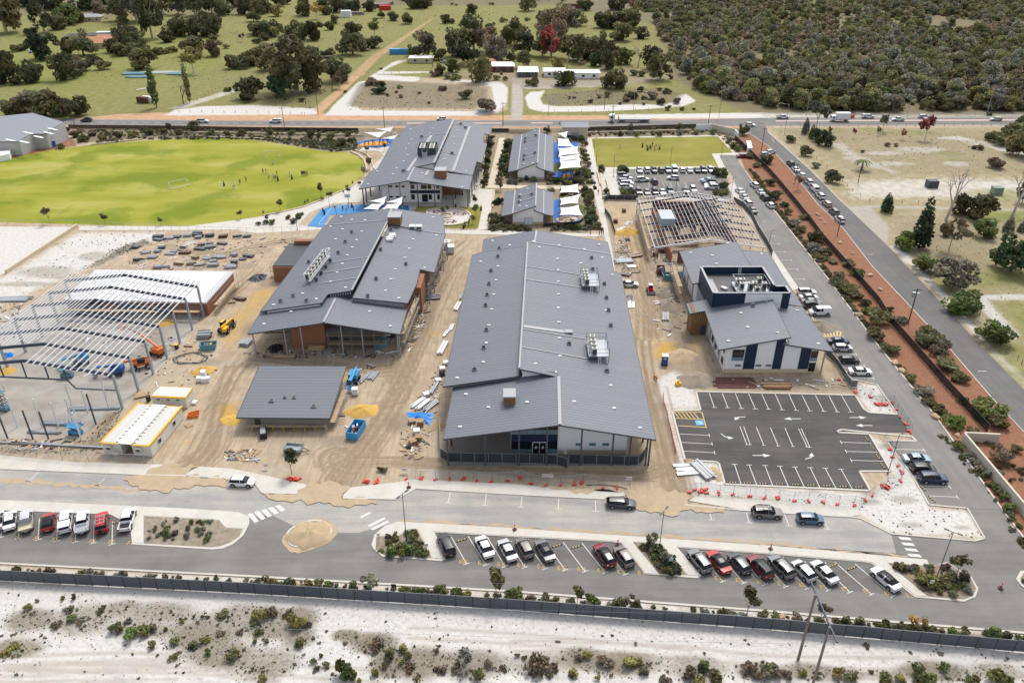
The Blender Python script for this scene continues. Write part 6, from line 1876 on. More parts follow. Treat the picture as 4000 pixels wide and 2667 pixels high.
cd('suv',REDC,(402,2052),112,'red four wheel drive with pale roof rack and spare wheel','rack',LB)
cd('ute',ap,(502,2040),101,'white ute with open tub against the left island kerb','tub',LB)
cd('suv',eh,(1744,2138),112,'black four wheel drive at the left end of the middle row',ao=MR)
cd('sedan',ap,(1893,2146),112,'white sedan in the middle row, the one beside an empty bay',ao=MR)
cd('sedan',ck,(1982,2159),112,'silver sedan in the middle row between white sedan and dark hatchback',ao=MR)
cd('hatch',e1,(2050,2150),111,'dark hatchback with grey roof beside the grey sedan',ao=MR)
cd('sedan',io,(2128,2160),111,'grey sedan with black roof in the middle row','glass',MR)
cd('suv',hy,(2360,2180),112,'maroon four wheel drive with dark roof in the middle row','glass',MR)
cd('hatch',e1,(2436,2184),112,'small brownish grey hatchback at the right end of the middle row',ao=MR)
cd('suv',io,(2730,2201),112,'grey four wheel drive at the left end of the right row',ao=RR)
cd('sedan',REDC,(2805,2205),112,'bright red sedan with sunroof in the right row','glass',RR)
cd('hatch',fk,(2886,2211),112,'dark hatchback between the two red cars of the right row',ao=RR)
cd('suv',hy,(2966,2225),113,'dark red four wheel drive with black roof in the right row','glass',RR)
cd('suv',io,(3048,2224),113,'grey four wheel drive beside the silver curved sedan',ao=RR)
cd('hatch',ck,(3136,2240),113,'silver curved hatchback behind the wooden pole crossarm',ao=RR)
cd('sedan',ck,(3216,2245),113,'silver sedan at the right end of the parked group',ao=RR)
cd('sedan',ap,(3456,2272),115,'white electric sedan with black glass roof parked alone','glass',RR)
cd('hatch',ap,(948,1892),-4,'white crossover parked on the upper road by the sand track')
cd('wagon',fk,(2425,1976),-5,'dark grey wagon driving on the upper road')
cd('suv',e1,(2995,2014),-5,'grey four wheel drive with roof rack on the upper road','rack')
cd('hatch',BLUEC,(3162,2037),-4,'blue hatchback parked on the upper road at right')
cd('sedan',jd,(3577,1802),-2,'pale blue sedan beside the black car park')
cd('hatch',eh,(3603,1840),-3,'black hatchback beside the pale blue sedan')
cd('suv',h7,(3640,1879),-3,'dark blue four wheel drive beside the black hatchback')
cd('sedan',ap,(3357,1460),-3,'white sedan in front of the navy tower office')
cd('hatch',eh,(3314,1415),-3,'black hatchback beside the navy tower office')
cd('hatch',ck,(3290,1368),-3,'silver hatchback beside the navy tower office')
cd('sedan',h7,(3272,1341),-3,'dark navy sedan behind the silver hatchback')
cd('van',ap,(3200,1228),183,'white delivery van behind the navy tower office')
cd('suv',fk,(3173,1202),-1,'dark four wheel drive beside the white van')
cd('sedan',io,(3168,1187),-1,'grey sedan, third of the cars behind the office')
cd('sedan',ck,(3158,1170),-1,'silver sedan beside the white four wheel drive behind the office')
cd('suv',ap,(3150,1151),-2,'white four wheel drive at the top of the row behind the office')
SR='cars along the school road by the roof frame'
cd('sedan',ap,(2889,753),98,'white sedan first in the row by the open roof frame',ao=SR)
cd('sedan',ck,(2906,777),98,'silver sedan second in the row by the open roof frame',ao=SR)
cd('suv',ap,(2919,801),98,'white four wheel drive in the row by the open roof frame',ao=SR)
cd('sedan',e1,(2938,828),98,'grey sedan last in the row by the open roof frame',ao=SR)
cd('suv',ap,(2947,731),96,'white four wheel drive by the shrubs of the school road',ao=SR)
cd('sedan',ap,(2969,757),96,'white sedan by the shrubs of the school road',ao=SR)
cd('suv',eh,(2985,780),96,'black four wheel drive by the shrubs of the school road',ao=SR)
cd('hatch',ap,(3008,809),96,'small white hatchback by the shrubs of the school road',ao=SR)
cd('sedan',hy,(2901,616),8,'maroon sedan entering by the school gate')
cd('hatch',ck,(2989,610),12,'pale hatchback at the school gate')
cd('hatch',ap,(3009,600),30,'white hatchback waiting beside the school gate tree')
SD='cars lined along the side road'
for k,(kd,cl,px,lb)in enumerate((('suv',fk,(3087,646),'dark car farthest along the side road line'),('sedan',ap,(3107,668),'white sedan second in the side road line'),('hatch',ap,(3131,692),'white hatchback by the yellow sign of the side road'),('suv',ap,(3158,718),'white four wheel drive ahead of the van in the side road line'),('van',ap,(3179,745),'white minibus in the side road line'),('suv',ap,(3202,773),'white four wheel drive behind the minibus in the side road line'),('wagon',BEIGE,(3229,803),'beige wagon in the side road line'),('suv',e1,(3256,835),'dark bronze four wheel drive in the side road line'),('suv',ap,(3279,866),'white car nearest in the side road line under the wooden pole'))):
 cd(kd,cl,px,92,lb,ao=SD)
RC='cars in the rear car park'
PLC=['first','second','third','fourth','fifth','sixth','seventh','eighth','ninth','tenth','eleventh']
for k,(x,kd,cl,nm)in enumerate(((2497,'sedan',ck,'silver sedan'),(2526,'suv',ap,'white four wheel drive'),(2554,'ute',fk,'dark ute'),(2581,'suv',e1,'dark brown four wheel drive'),(2608,'ute',jd,'steel blue ute'),(2634,'van',ap,'white van'),(2664,'hatch',ap,'white hatchback'),(2693,'sedan',ap,'white sedan'),(2722,'sedan',eh,'black sedan'),(2747,'suv',TEAL,'dark green four wheel drive'),(2775,'suv',ap,'white four wheel drive'))):
 cd(kd,cl,(x,671),90 if k in(1,3,6,7,8)else-90,nm+', '+PLC[k]+' from left in the rear car park back row',ao=RC)
for px,kd,cl,nm in(((2436,692),'suv',io,'grey roofed four wheel drive topmost in the left column of the rear lot'),((2441,704),'ute',ck,'silver ute in the left column of the rear lot'),((2441,716),'suv',ck,'silver four wheel drive in the left column of the rear lot'),((2448,725),'suv',ap,'white four wheel drive second lowest in the left column of the rear lot'),((2445,738),'suv',ap,'white four wheel drive lowest in the left column of the rear lot')):
 cd(kd,cl,px,0,nm,ao=RC)
cd('suv',ap,(2509,709),8,'white four wheel drive driving in the rear car park',ao=RC)
cd('suv',fk,(2555,716),92,'dark four wheel drive standing in the middle row of the rear car park',ao=RC)
cd('hatch',ap,(2630,702),172,'white hatchback driving alone in the rear car park',ao=RC)
for px,kd,cl,nm in(((2763,710),'sedan',jd,'pale blue sedan at the top of the right group in the rear car park'),((2769,719),'suv',h7,'dark blue car of the right group in the rear car park'),((2775,729),'hatch',ap,'white hatchback in the right group of the rear car park'),((2779,739),'suv',ap,'white four wheel drive lowest in the right group of the rear lot')):
 cd(kd,cl,px,180,nm,ao=RC)
for px,kd,cl,nm in(((2495,756),'suv',fk,'dark four wheel drive'),((2527,757),'sedan',e1,'grey brown sedan'),((2558,757),'suv',eh,'black four wheel drive'),((2587,757),'sedan',ap,'white sedan'),((2616,752),'ute',TEAL,'dark teal ute'),((2678,750),'sedan',io,'grey sedan'),((2707,748),'suv',ap,'white four wheel drive')):
 cd(kd,cl,px,-90,nm+' in the front row of the rear car park',ao=RC)
MRD='traffic on the main road'
for px,kd,cl,a,nm in(((154,475),'sedan',eh,180,'black sedan behind the shrubs at the left of the main road'),((339,476),'suv',h7,180,'dark blue four wheel drive on the main road beside the pole'),((793,479),'suv',ap,0,'white four wheel drive on the main road at left'),((1077,480),'ute',ap,180,'white canopy ute on the main road'),((1725,470),'hatch',ap,180,'white car just behind the finished block roof on the main road'),((2929,493),'hatch',ap,-30,'white car turning at the side road junction'),((3057,464),'ute',ap,0,'white tray ute on the main road by the junction'),((3390,462),'ute',ap,0,'white canopy ute behind the box truck'),((3507,473),'ute',ap,180,'white ute on the main road by the leaning lamp'),((3608,461),'wagon',ap,0,'white wagon on the far lane of the main road'),((3632,471),'ute',e1,180,'loaded ute behind the red leaved tree'),((3889,472),'wagon',ck,180,'silver wagon at the right end of the main road')):
 cd(kd,cl,px,a,nm,{'ute':'canopy'}.get(kd)if 'canopy' in nm else('tray' if 'tray' in nm else None),MRD)
cd('sedan',ap,(2457,1118),-2,'white sedan parked on the site right of the hall')
cd('hatch',ck,(1732,247),160,'silver car beside the small farm shack')
cd('van',ap,(132,206),20,'white van on the driveway at the far left')
def ih(px,hp,ad):
 p=G(*px)
 o=ag('box_truck',ad,'truck',(p.x,p.y,.03),c6(hp),MRD)
 MB().x_(-4.2,-1.2,.95,1.6,1.2,3.6).b_('cargo_box',aa,o,ab=True)
 for x in(-3,-1.6,-.2):MB().x_(x-.04,-1.225,1.0,x+.04,-1.203,3.55).b_('box_rib',al,o,ab=True)
 c=MB().r_([(1.75,-1.1),(3.6,-1.1),(3.6,1.1),(1.75,1.1)],.5,lambda x,y:2.7-max(0,x-2.9)*.8)
 c.b_('cab',aa,o,ab=True)
 MB().x_(3.3,-1.0,1.55,3.64,1.0,2.25).b_('windscreen',bu,o,ab=True)
 for sy in(1,-1):MB().x_(2.3,sy*1.102,1.5,3.1,sy*1.13,2.2).b_('side_window',bu,o,ab=True)
 MB().x_(-4.2,-.5,.55,1.8,.5,.94).b_('chassis',ai,o,ab=True)
 for x in(-2.9,2.7):
  for sy in(1,-1):
   w_=MB().t_((x,sy*.85,.48),(x,sy*1.15,.48),.48,n=12).b_('wheel',c9,o,ab=True)
   MB().t_((x,sy*1.1,.48),(x,sy*1.17,.48),.26,n=8).b_('rim',jl,w_,ab=True)
 return o
ih((3276,474),180,'white box truck on the main road by the junction')
p=G(2455,477)
o=ag('flatbed_semi_trailer','white cab semi trailer with empty maroon flatbed on the main road','truck',(p.x,p.y,.03),c6(180),MRD)
MB().r_([(6.0,-1.2),(8.3,-1.2),(8.3,1.2),(6.0,1.2)],.6,lambda x,y:3.4-max(0,x-7.4)*.5).b_('cab',aa,o,ab=True)
MB().x_(8.0,-1.05,1.9,8.36,1.05,2.75).b_('windscreen',bu,o,ab=True)
for sy in(1,-1):MB().x_(6.8,sy*1.202,1.8,7.8,sy*1.23,2.6).b_('side_window',bu,o,ab=True)
MB().x_(-9,-1.25,1.15,4.4,1.25,1.4).b_('flatbed',al,o,ab=True)
MB().x_(-9,-1.27,.95,4.4,-1.1,1.148).x_(-9,1.1,.95,4.4,1.27,1.148).b_('side_rail',a9,o,ab=True)
MB().x_(-8.9,-.45,.6,6.2,.45,.94).b_('chassis',ai,o,ab=True)
MB().x_(4.2,-1.2,1.41,4.35,1.2,2.6).b_('headboard',ae,o,ab=True)
for x in(-7.6,-6.4,-5.2,2.2,3.4,7.2):
 for sy in(1,-1):
  w_=MB().t_((x,sy*.8,.5),(x,sy*1.2,.5),.5,n=12).b_('wheel',c9,o,ab=True)
  MB().t_((x,sy*1.15,.5),(x,sy*1.22,.5),.27,n=8).b_('rim',jl,w_,ab=True)
  # site machines
def dw(o,bz,r,w=.35,m=None):
 for x,y in bz:
  s=1 if y>0 else-1
  k=MB().t_((x,y-s*w/2,r),(x,y+s*w/2,r),r,n=12).b_('wheel',c9,o,ab=True)
  MB().t_((x,y+s*(w/2-.04),r),(x,y+s*(w/2+.03),r),r*.5,n=8).b_('rim',m or al,k,ab=True)
p=G(887,1290)
o=ag('telehandler','yellow telehandler with black wheels on the sand track','telehandler',p,c6(80))
MB().x_(-2.2,-.55,.7,2.0,.55,1.2).b_('chassis',ai,o,ab=True)
MB().x_(-2.3,-1.0,.8,-.6,-.1,1.6).b_('engine_cover',b4,o,ab=True)
c=MB().x_(-.9,.2,.9,.6,1.0,2.4).b_('cab',a4,o,ab=True)
MB().x_(-.8,.3,2.402,.5,.9,2.47).b_('roof',b4,c,ab=True)
MB().x_(.602,.3,1.4,.63,.9,2.25).b_('windscreen',bu,c,ab=True)
MB().m_((-2.2,-.1,1.9),(2.6,-.1,1.5),.35,.45).b_('boom',b4,o,ab=True)
MB().x_(2.5,-.6,.5,2.65,.6,1.5).b_('carriage',a4,o,ab=True)
for y in(-.4,.4):MB().x_(2.65,y-.06,.35,3.8,y+.06,.45).b_('fork',a4,o,ab=True)
dw(o,((-1.4,1.0),(-1.4,-1.0),(1.4,1.0),(1.4,-1.0)),.6,.45)
p=G(2540,1140)
o=ag('skid_steer_loader','small red skid steer loader driving on the right works track','loader',p,c6(-90))
MB().x_(-1.3,-.55,.45,.9,.55,1.2).b_('body',d9,o,ab=True)
c=MB().x_(-.5,-.45,1.2,.5,.45,2.0).b_('cab',a4,o,ab=True)
MB().x_(-.6,-.5,2.002,.55,.5,2.08).b_('roof',aa,c,ab=True)
for y in(-.68,.68):MB().m_((-1.1,y,1.5),(1.5,y,.7),.16,.2).b_('arm',d9,o,ab=True)
MB().r_([(1.4,-.95),(2.1,-.95),(2.1,.95),(1.4,.95)],.1,lambda x,y:.8-(x-1.4)*.7).b_('bucket',ai,o,ab=True)
dw(o,((-.7,.72),(-.7,-.72),(.65,.72),(.65,-.72)),.42,.3)
def d4(au,ad,px,dm,m,fold=True,basket=None):
 p=G(*px)
 o=ag(au,ad,'boom lift',(p.x,p.y,.02),dm)
 MB().x_(-1.4,-.8,.4,1.4,.8,.85).b_('chassis',ai,o,ab=True)
 MB().x_(-1.7,-.9,.87,.6,.9,1.9).b_('turntable',m,o,ab=True)
 if fold:
  MB().m_((-1.2,.1,2.0),(3.2,.1,2.2),.35,.35).b_('lower_boom',m,o,ab=True)
  MB().m_((3.2,.45,2.2),(-1.5,.45,2.6),.3,.3).b_('upper_boom',m,o,ab=True)
  bx=(3.3,.1,.7)
 else:
  MB().m_((-.8,0,2.0),(3.5,0,4.2),.35,.35).b_('lower_boom',m,o,ab=True)
  MB().m_((3.5,0,4.2),(8.2,0,5.0),.28,.28).b_('upper_boom',a2,o,ab=True)
  bx=(8.4,0,4.4)
 b=MB()
 x,y,z=bx
 b.x_(x,y-.8,z,x+.9,y+.8,z+.08)
 for dx in(.03,.87):
  for dy in(-.77,.77):b.x_(x+dx-.03,y+dy-.03,z+.081,x+dx+.03,y+dy+.03,z+1.1)
 for dy in(-.77,.77):b.m_((x,y+dy,z+1.1),(x+.9,y+dy,z+1.1),.06,.06)
 for dx in(.03,.87):b.m_((x+dx,y-.77,z+1.1),(x+dx,y+.77,z+1.1),.06,.06)
 b.b_('basket',m,o,ab=True)
 dw(o,((-1.0,.95),(-1.0,-.95),(1.0,.95),(1.0,-.95)),.45,.32,m)
 return o
d4('boom_lift','orange boom lift reaching under the right edge of the steel frame',(615,1385),c6(155),c2,False)
d4('boom_lift','dark blue boom lift folded under the front of the steel frame',(455,1462),c6(190),ed)
d4('boom_lift','paler blue boom lift in the middle of the steel frame hall',(318,1420),c6(215),cq)
d4('boom_lift','light blue boom lift beside the small rendered block',(1382,1490),c6(-95),cq)
p=G(555,1435)
o=ag('telehandler','orange telehandler with big black wheels by the steel columns','telehandler',p,c6(200))
MB().x_(-2.2,-.7,.8,1.9,.7,1.5).b_('chassis',c2,o,ab=True)
MB().x_(-.9,.1,1.5,.5,.9,2.4).b_('cab',a4,o,ab=True)
MB().m_((-2.0,-.3,2.0),(3.2,-.3,1.8),.35,.4).b_('boom',c2,o,ab=True)
dw(o,((-1.4,1.0),(-1.4,-1.0),(1.4,1.0),(1.4,-1.0)),.62,.45)
def f7(ad,px,dm,m,h):
 p=G(*px)
 o=ag('scissor_lift',ad,'scissor lift',(p.x,p.y,.02),dm)
 MB().x_(-1.2,-.55,.25,1.2,.55,.85).b_('base',m,o,ab=True)
 n=max(1,int(h/.9))
 for k in range(n):
  for y in(-.4,.4):
   z0,z1=.9+k*.8,.9+(k+1)*.8
   MB().m_((-1.0,y,z0),(1.0,y,z1),.08,.12).m_((1.0,y,z0),(-1.0,y,z1),.08,.12).b_('scissor_arm',ai,o,ab=True)
 zt=.95+n*.8
 b=MB().x_(-1.25,-.6,zt,1.25,.6,zt+.1)
 for x in(-1.2,0,1.2):
  for y in(-.57,.57):b.x_(x-.03,y-.03,zt+.101,x+.03,y+.03,zt+1.1)
 for y in(-.57,.57):b.m_((-1.2,y,zt+1.1),(1.2,y,zt+1.1),.05,.05).m_((-1.2,y,zt+.6),(1.2,y,zt+.6),.05,.05)
 b.b_('platform',m,o,ab=True)
 dw(o,((-.85,.55),(-.85,-.55),(.85,.55),(.85,-.55)),.25,.2)
f7('blue scissor lift lowered on the slab near the site office',(298,1695),c6(-10),cq,1.0)
f7('blue grey scissor lift raised at the left edge of the slab',(18,1600),c6(-20),bv,4.0)
f7('dark grey scissor lift lowered below the front frame',(265,1472),c6(0),bv,.9)
def dp(ad,px,dm,l=3.6,w=1.8,h=1.4,m=None,wedge=True):
 p=G(*px)
 o=ag('skip_bin',ad,'skip bin',(p.x,p.y,.02),dm)
 a=.75 if wedge else 1
 q=[(-l/2*a,-w/2),(l/2*a,-w/2),(l/2*a,w/2),(-l/2*a,w/2)]
 Q=[(-l/2,-w/2),(l/2,-w/2),(l/2,w/2),(-l/2,w/2)]
 mb=MB()
 for i in range(4):
  j=(i+1)%4
  mb.p_([(*q[i],.02),(*q[j],.02),(*Q[j],h),(*Q[i],h)])
  mb.p_([(Q[i][0]*.95,Q[i][1]*.93,h),(Q[j][0]*.95,Q[j][1]*.93,h),(q[j][0]*.95,q[j][1]*.93,.1),(q[i][0]*.95,q[i][1]*.93,.1)])
  mb.p_([(*Q[i],h),(*Q[j],h),(Q[j][0]*.95,Q[j][1]*.93,h),(Q[i][0]*.95,Q[i][1]*.93,h)])
 mb.p_([(x*.95,y*.93,.1)for x,y in q])
 mb.b_('tub',m or bv,o,ab=True)
 r=random.Random(int(px[0]))
 for k in range(9):
  MB().o_(r.uniform(-l*.3,l*.3),r.uniform(-w*.28,w*.28),r.uniform(0,3),r.uniform(.3,.9),r.uniform(.1,.5),.3,h*r.uniform(.55,1.05)).b_('rubbish',r.choice((a2,a9,al,aa,ai)),o,ab=True)
dp('bright blue rubbish skip beside the yellow sand pile',(1392,1690),c6(78),4.4,2.2,1.5,cq,False)
dp('blue grey wedge skip of rubbish on the dirt near the steel columns',(817,1362),c6(8))
dp('blue grey skip under the open end of the unfinished block',(1490,1352),c6(60))
dp('rusty blue grey skip beside the navy tower office',(2625,1090),c6(2),5.2,2.0,1.6)
dp('dark rusty skip behind the blue grey skip by the office',(2580,1068),c6(85),3.4,2.0,1.6,a9)
p=G(1150,1763)
o=ag('box_trailer','grey caged tandem box trailer on the sand','trailer',p,c6(-8))
MB().x_(-1.6,-.95,.6,1.5,.95,.7).b_('floor',ae,o,ab=True)
t=MB().x_(-1.6,-.97,.702,1.5,-.92,1.15).x_(-1.6,.92,.702,1.5,.97,1.15).x_(-1.6,-.919,.702,-1.55,.919,1.15).x_(1.45,-.919,.702,1.5,.919,1.15)
t.b_('side',ae,o,ab=True)
c=MB()
for x in(-1.57,0,1.47):
 for y in(-.94,.94):c.x_(x-.03,y-.03,1.152,x+.03,y+.03,1.75)
for y in(-.94,.94):c.m_((-1.6,y,1.75),(1.5,y,1.75),.05,.05)
for x in(-1.57,1.47):c.m_((x,-.94,1.75),(x,.94,1.75),.05,.05)
c.b_('cage',ae,o,ab=True)
MB().m_((1.5,.6,.55),(2.9,0,.5),.1,.1).m_((1.5,-.6,.55),(2.9,0,.5),.1,.1).b_('drawbar',ai,o,ab=True)
dw(o,((-.5,1.0),(.3,1.0),(-.5,-1.0),(.3,-1.0)),.34,.22)
for k in range(5):
 mm=G(1118+k*8,1788)
p=G(2595,1422)
o=ag('portable_toilet','blue portable toilet with white roof beside the right works track','portable toilet',p,c6(-5))
MB().x_(-.6,-.6,.1,.6,.6,2.15).b_('cabin',ed,o,ab=True)
MB().r_([(-.65,-.65),(.65,-.65),(.65,.65),(-.65,.65)],2.152,lambda x,y:2.42-abs(x)*.25).b_('roof',aa,o,ab=True)
MB().x_(-.45,-.64,.15,.45,-.603,2.05).b_('door',ed,o,ab=True)
MB().x_(-.2,-.665,1.55,.2,-.642,1.8).b_('notice',aa,o,ab=True)
MB().x_(-.7,-.7,0,.7,.7,.098).b_('base',a4,o,ab=True)
# vegetation
NR=np.random.default_rng(5)
def d7(es=None):
 m=D.materials.new('foliage')
 nt,b=dq(m)
 b.inputs['Roughness'].default_value=.75
 b.inputs['Specular IOR Level'].default_value=.2
 oi=N(nt,'ShaderNodeObjectInfo')
 at=N(nt,'ShaderNodeAttribute',attribute_name='tint')
 c=c8(nt,1.0,oi.outputs['Color']if es is None else es,at.outputs['Color'],'MULTIPLY')
 k=b0(nt,'MULTIPLY_ADD',oi.outputs['Random'],.5,.75)
 mm=N(nt,'ShaderNodeVectorMath',operation='SCALE')
 nt.links.new(c,mm.inputs[0]);nt.links.new(k,mm.inputs['Scale'])
 nt.links.new(mm.outputs[0],b.inputs['Base Color'])
 tr=N(nt,'ShaderNodeBsdfTranslucent')
 nt.links.new(mm.outputs[0],tr.inputs['Color'])
 mx=N(nt,'ShaderNodeMixShader')
 mx.inputs[0].default_value=.3
 ei=nt.nodes['Material Output']
 nt.links.new(b.outputs[0],mx.inputs[1]);nt.links.new(tr.outputs[0],mx.inputs[2]);nt.links.new(mx.outputs[0],ei.inputs['Surface'])
 return m
jo=d7()
bi=bd('dark_bark',(.1,.08,.062),ac=.95,bj=.2,aj=3)
g0=bd('pale_bark',(.42,.37,.31),ac=.9,bj=.2,aj=2)
def ho(au,kr,n,leaf,cr=0,up=.35,kh=.35,flat=1.0):
 0
 g=np.random.default_rng(cr)
 L=np.array([l[:5]for l in kr],float)
 w=np.array([l[5]if len(l)>5 else l[3]**2 for l in kr],float)
 idx=g.choice(len(L),n,p=w/w.sum())
 d=g.normal(size=(n,3));d/=np.linalg.norm(d,axis=1)[:,None]
 d[:,2]=d[:,2]*.9+up*.5
 r=g.uniform(.55,1.05,n)**.6
 c=L[idx,:3]+d*r[:,None]*np.column_stack([L[idx,3],L[idx,3],L[idx,4]])
 a=g.normal(size=(n,3));a/=np.linalg.norm(a,axis=1)[:,None]
 b_=np.cross(a,d+g.normal(size=(n,3))*.7);b_/=(np.linalg.norm(b_,axis=1)[:,None]+1e-9)
 s=(leaf*g.uniform(.55,1.3,n))[:,None]
 a,b_=a*s,b_*s*g.uniform(.5,1.0,n)[:,None]
 v=np.stack([c-a-b_*.3,c+a*.2-b_,c+a+b_*.3,c-a*.2+b_],1).reshape(-1,3)
 me=D.meshes.new(au)
 me.vertices.add(4*n);me.vertices.foreach_set('co',v.astype(np.float32).ravel())
 q=np.arange(4*n,dtype=np.int32)
 me.loops.add(4*n);me.polygons.add(n)
 me.loops.foreach_set('vertex_index',q)
 me.polygons.foreach_set('loop_start',np.arange(0,4*n,4,dtype=np.int32))
 me.polygons.foreach_set('loop_total',np.full(n,4,np.int32))
 me.update(calc_edges=True)
 lobe_t=g.uniform(1-kh,1+kh,len(L))
 t=lobe_t[idx]*g.uniform(.8,1.2,n)
 warm=g.uniform(-.12,.16,len(L))[idx]
 es=np.column_stack([t*(1+warm),t,t*(1-warm*.5),np.ones(n)]).astype(np.float32)
 at=me.color_attributes.new('tint','FLOAT_COLOR','POINT')
 at.data.foreach_set('color',np.repeat(es,4,axis=0).ravel())
 me.materials.append(jo)
 return me
def iy(h,r,h2,cr=0,i2=.5,iz=.75):
 rr=random.Random(cr)
 mb=MB()
 mb.t_((0,0,-.1),(rr.uniform(-.1,.1)*h*.1,0,h*.45),r,r*.7,6)
 for k in range(h2):
  a=2*math.pi*k/max(1,h2)+rr.uniform(-.4,.4)
  e=(math.cos(a)*i2*h*.5,math.sin(a)*i2*h*.5,h*iz*rr.uniform(.85,1.1))
  m_=(e[0]*.35,e[1]*.35,h*.55)
  mb.t_((0,0,h*.38),m_,r*.55,r*.38,5).t_(m_,e,r*.38,r*.12,5)
 return mb
SPEC={}
def bs(cr,n,R0,H0,zc,lr):
 g=random.Random(cr)
 ei=[]
 for k in range(n):
  a,e=g.uniform(0,6.28),g.uniform(-.85,1.0)
  q=math.sqrt(max(0,1-e*e*.8))*g.uniform(.35,.8)
  ei.append((math.cos(a)*R0*q,math.sin(a)*R0*q,zc+e*H0*.62,lr*R0*g.uniform(.75,1.25),lr*H0*g.uniform(.7,1.15)))
 return ei
def dl(av,iw,dn,b_):
 SPEC[av]=(iw,dn,b_)
dl('round',4,9.0,lambda s:(bs(s,15,4.7,4.4,3.2,.37),1300,.5,(8,.32,4,bi)))
dl('bush',3,6.0,lambda s:([(l[0],l[1],max(.9,l[2]),l[3],l[4])for l in bs(s+40,9,3.0,1.9,1.5,.42)],850,.38,(2,.12,3,bi)))
dl('gum',4,11.0,lambda s:(bs(s+80,20,5.6,6.2,5.6,.3),1500,.52,(12,.42,5,g0)))
dl('sparse',2,6.0,lambda s:(bs(s+120,12,3.0,2.6,4.2,.26),340,.4,(6,.13,5,g0)))
dl('sapling',3,2.2,lambda s:(bs(s+160,7,1.1,1.3,2.6,.42),260,.24,(3.4,.05,3,bi)))
dl('poplar',2,3.6,lambda s:([(random.Random(s*9+k).uniform(-.5,.5),random.Random(s*7+k).uniform(-.5,.5),2+k*1.15,1.5*(1-abs(k-4)*.07),1.3)for k in range(11)],620,.48,(10,.22,2,bi)))
dl('pine',2,6.0,lambda s:([(0,0,1.6+k*1.3,2.9*(1-(k/12)**1.6)+.25,1.1)for k in range(12)],1100,.55,(14,.3,0,bi)))
dl('shrub',4,2.0,lambda s:([(l[0],l[1],max(.35,l[2]),l[3],l[4])for l in bs(s+200,7,1.0,.75,.6,.45)],300,.2,(.7,.05,3,bi)))
dl('low',3,2.4,lambda s:([(l[0],l[1],.22,l[3],.28)for l in bs(s+240,8,1.2,.3,.2,.42)],260,.18,(.3,.04,0,bi)))
TP={}
def e8(av,k):
 key=(av,k)
 if key not in TP:
  lob,n,leaf,(h,r,h2,bm_)=SPEC[av][2](k*3+1)
  TP[key]=(ho(av+'_crown',lob,n,leaf,k+hash_(av)),iy(h,r,h2,k),bm_,[None])
 return TP[key]
def hash_(s):
 return sum(ord(c)*(i+3)for i,c in enumerate(s))
eg,cj,f4,c7,ic,g4,ef,k0,ie,js=[tuple(min(.4,v*1.75)for v in c)+(1,)for c in PT('.06,.062,.032 .086,.085,.04 .074,.09,.032 .105,.085,.06 .135,.125,.045 .075,.1,.03 .112,.113,.085 .15,.045,.04 .24,.16,.06 .03,.046,.024')]
NMT={'round':'tree','gum':'gum_tree','bush':'large_bush','sparse':'thin_tree','sapling':'young_tree','poplar':'poplar_tree','pine':'cypress_tree','shrub':'shrub','low':'low_shrub'}
def tree(av,x,y,w,es,ad,ao=None,hs=1.0,z=.0,px=True,rz=None):
 0
 p=G(x,y)if px else Vector((x,y,0))
 wm=w/(.009841*(y+463))if px else w
 bj,w0,_=SPEC[av]
 k=R.randrange(bj)
 ja,tmb,bm_,h5=e8(av,k)
 o=ag(NMT[av],ad,NMT[av].replace('_',' '),(p.x,p.y,z),R.uniform(0,6.28)if rz is None else rz,ao)
 sc=wm/w0
 o.scale=(sc,sc,sc*hs)
 j=R.uniform(.85,1.18)
 c=D.objects.new('crown',ja);g8 .objects.link(c);c.parent=o
 c.color=tuple(v*j*R.uniform(.94,1.06)for v in es[:3])+(1,)
 if h5[0]is None:
  t=tmb.b_('trunk',bm_,o,ab=True);h5[0]=t.data
 else:
  t=D.objects.new('trunk',h5[0]);g8 .objects.link(t);t.parent=o
 return o
LAND=[((360,185),'terracotta farmhouse'),((345,88),'cream cottage'),((570,395),'rusty paddock container'),((620,290),'pale building materials on the paddock'),((170,475),'black sedan on the main road'),((1647,243),'fibro shack'),((1560,212),'light blue container'),((1945,275),'dark red cottage'),((2063,292),'white carport'),((2230,300),'transportable house'),((1620,370),'sandy loop track'),((2350,380),'right sandy loop'),((1505,40),'small red container'),((2240,42),'far pale red container'),((1353,67),'white junk yard shed'),((2455,474),'flatbed truck'),((3276,466),'box truck'),((3637,731),'dark tank'),((3890,758),'green cabinet'),((3400,850),'gravel junction'),((3585,1200),'transformer pole'),((1300,160),'middle of the left paddock'),((1000,180),'long paddock fence'),((700,60),'tall trees of the far left'),((1230,400),'dirt track gate'),((860,420),'white sandy verge'),((2900,300),'forest edge'),((3860,1300),'sandy trail east of the side road')]
SZ=lambda wm:'small' if wm<4 else 'medium' if wm<8 else 'large' if wm<13 else 'very large'
CN={eg:'dark olive',cj:'olive green',f4:'mid green',c7:'brownish',ic:'yellow green',g4:'bright green',ef:'grey green',k0:'dark red leaved',ie:'golden',js:'deep green'}
def eu(av,x,y,w,es,i7=None):
 best=min(i7 or LAND,key=lambda l:(l[0][0]-x)**2+((l[0][1]-y)*2.2)**2)
 dx,dy=x-best[0][0],(y-best[0][1])*2.2
 rel=('right of' if dx>0 else 'left of')if abs(dx)>abs(dy)else('in front of' if dy>0 else 'behind')
 wm=w/(.009841*(y+463))
 return '%s %s %s %s the %s'%(SZ(wm),CN[es],NMT[av].replace('_',' '),rel,best[1])
KC=dict(r='round',b='bush',g='gum',s='sparse',p='poplar',P='pine',h='shrub',l='low',a='sapling')
CC=dict(d=eg,o=cj,g=f4,b=c7,y=ic,B=g4,G=ef,r=k0,c=ie,D=js)
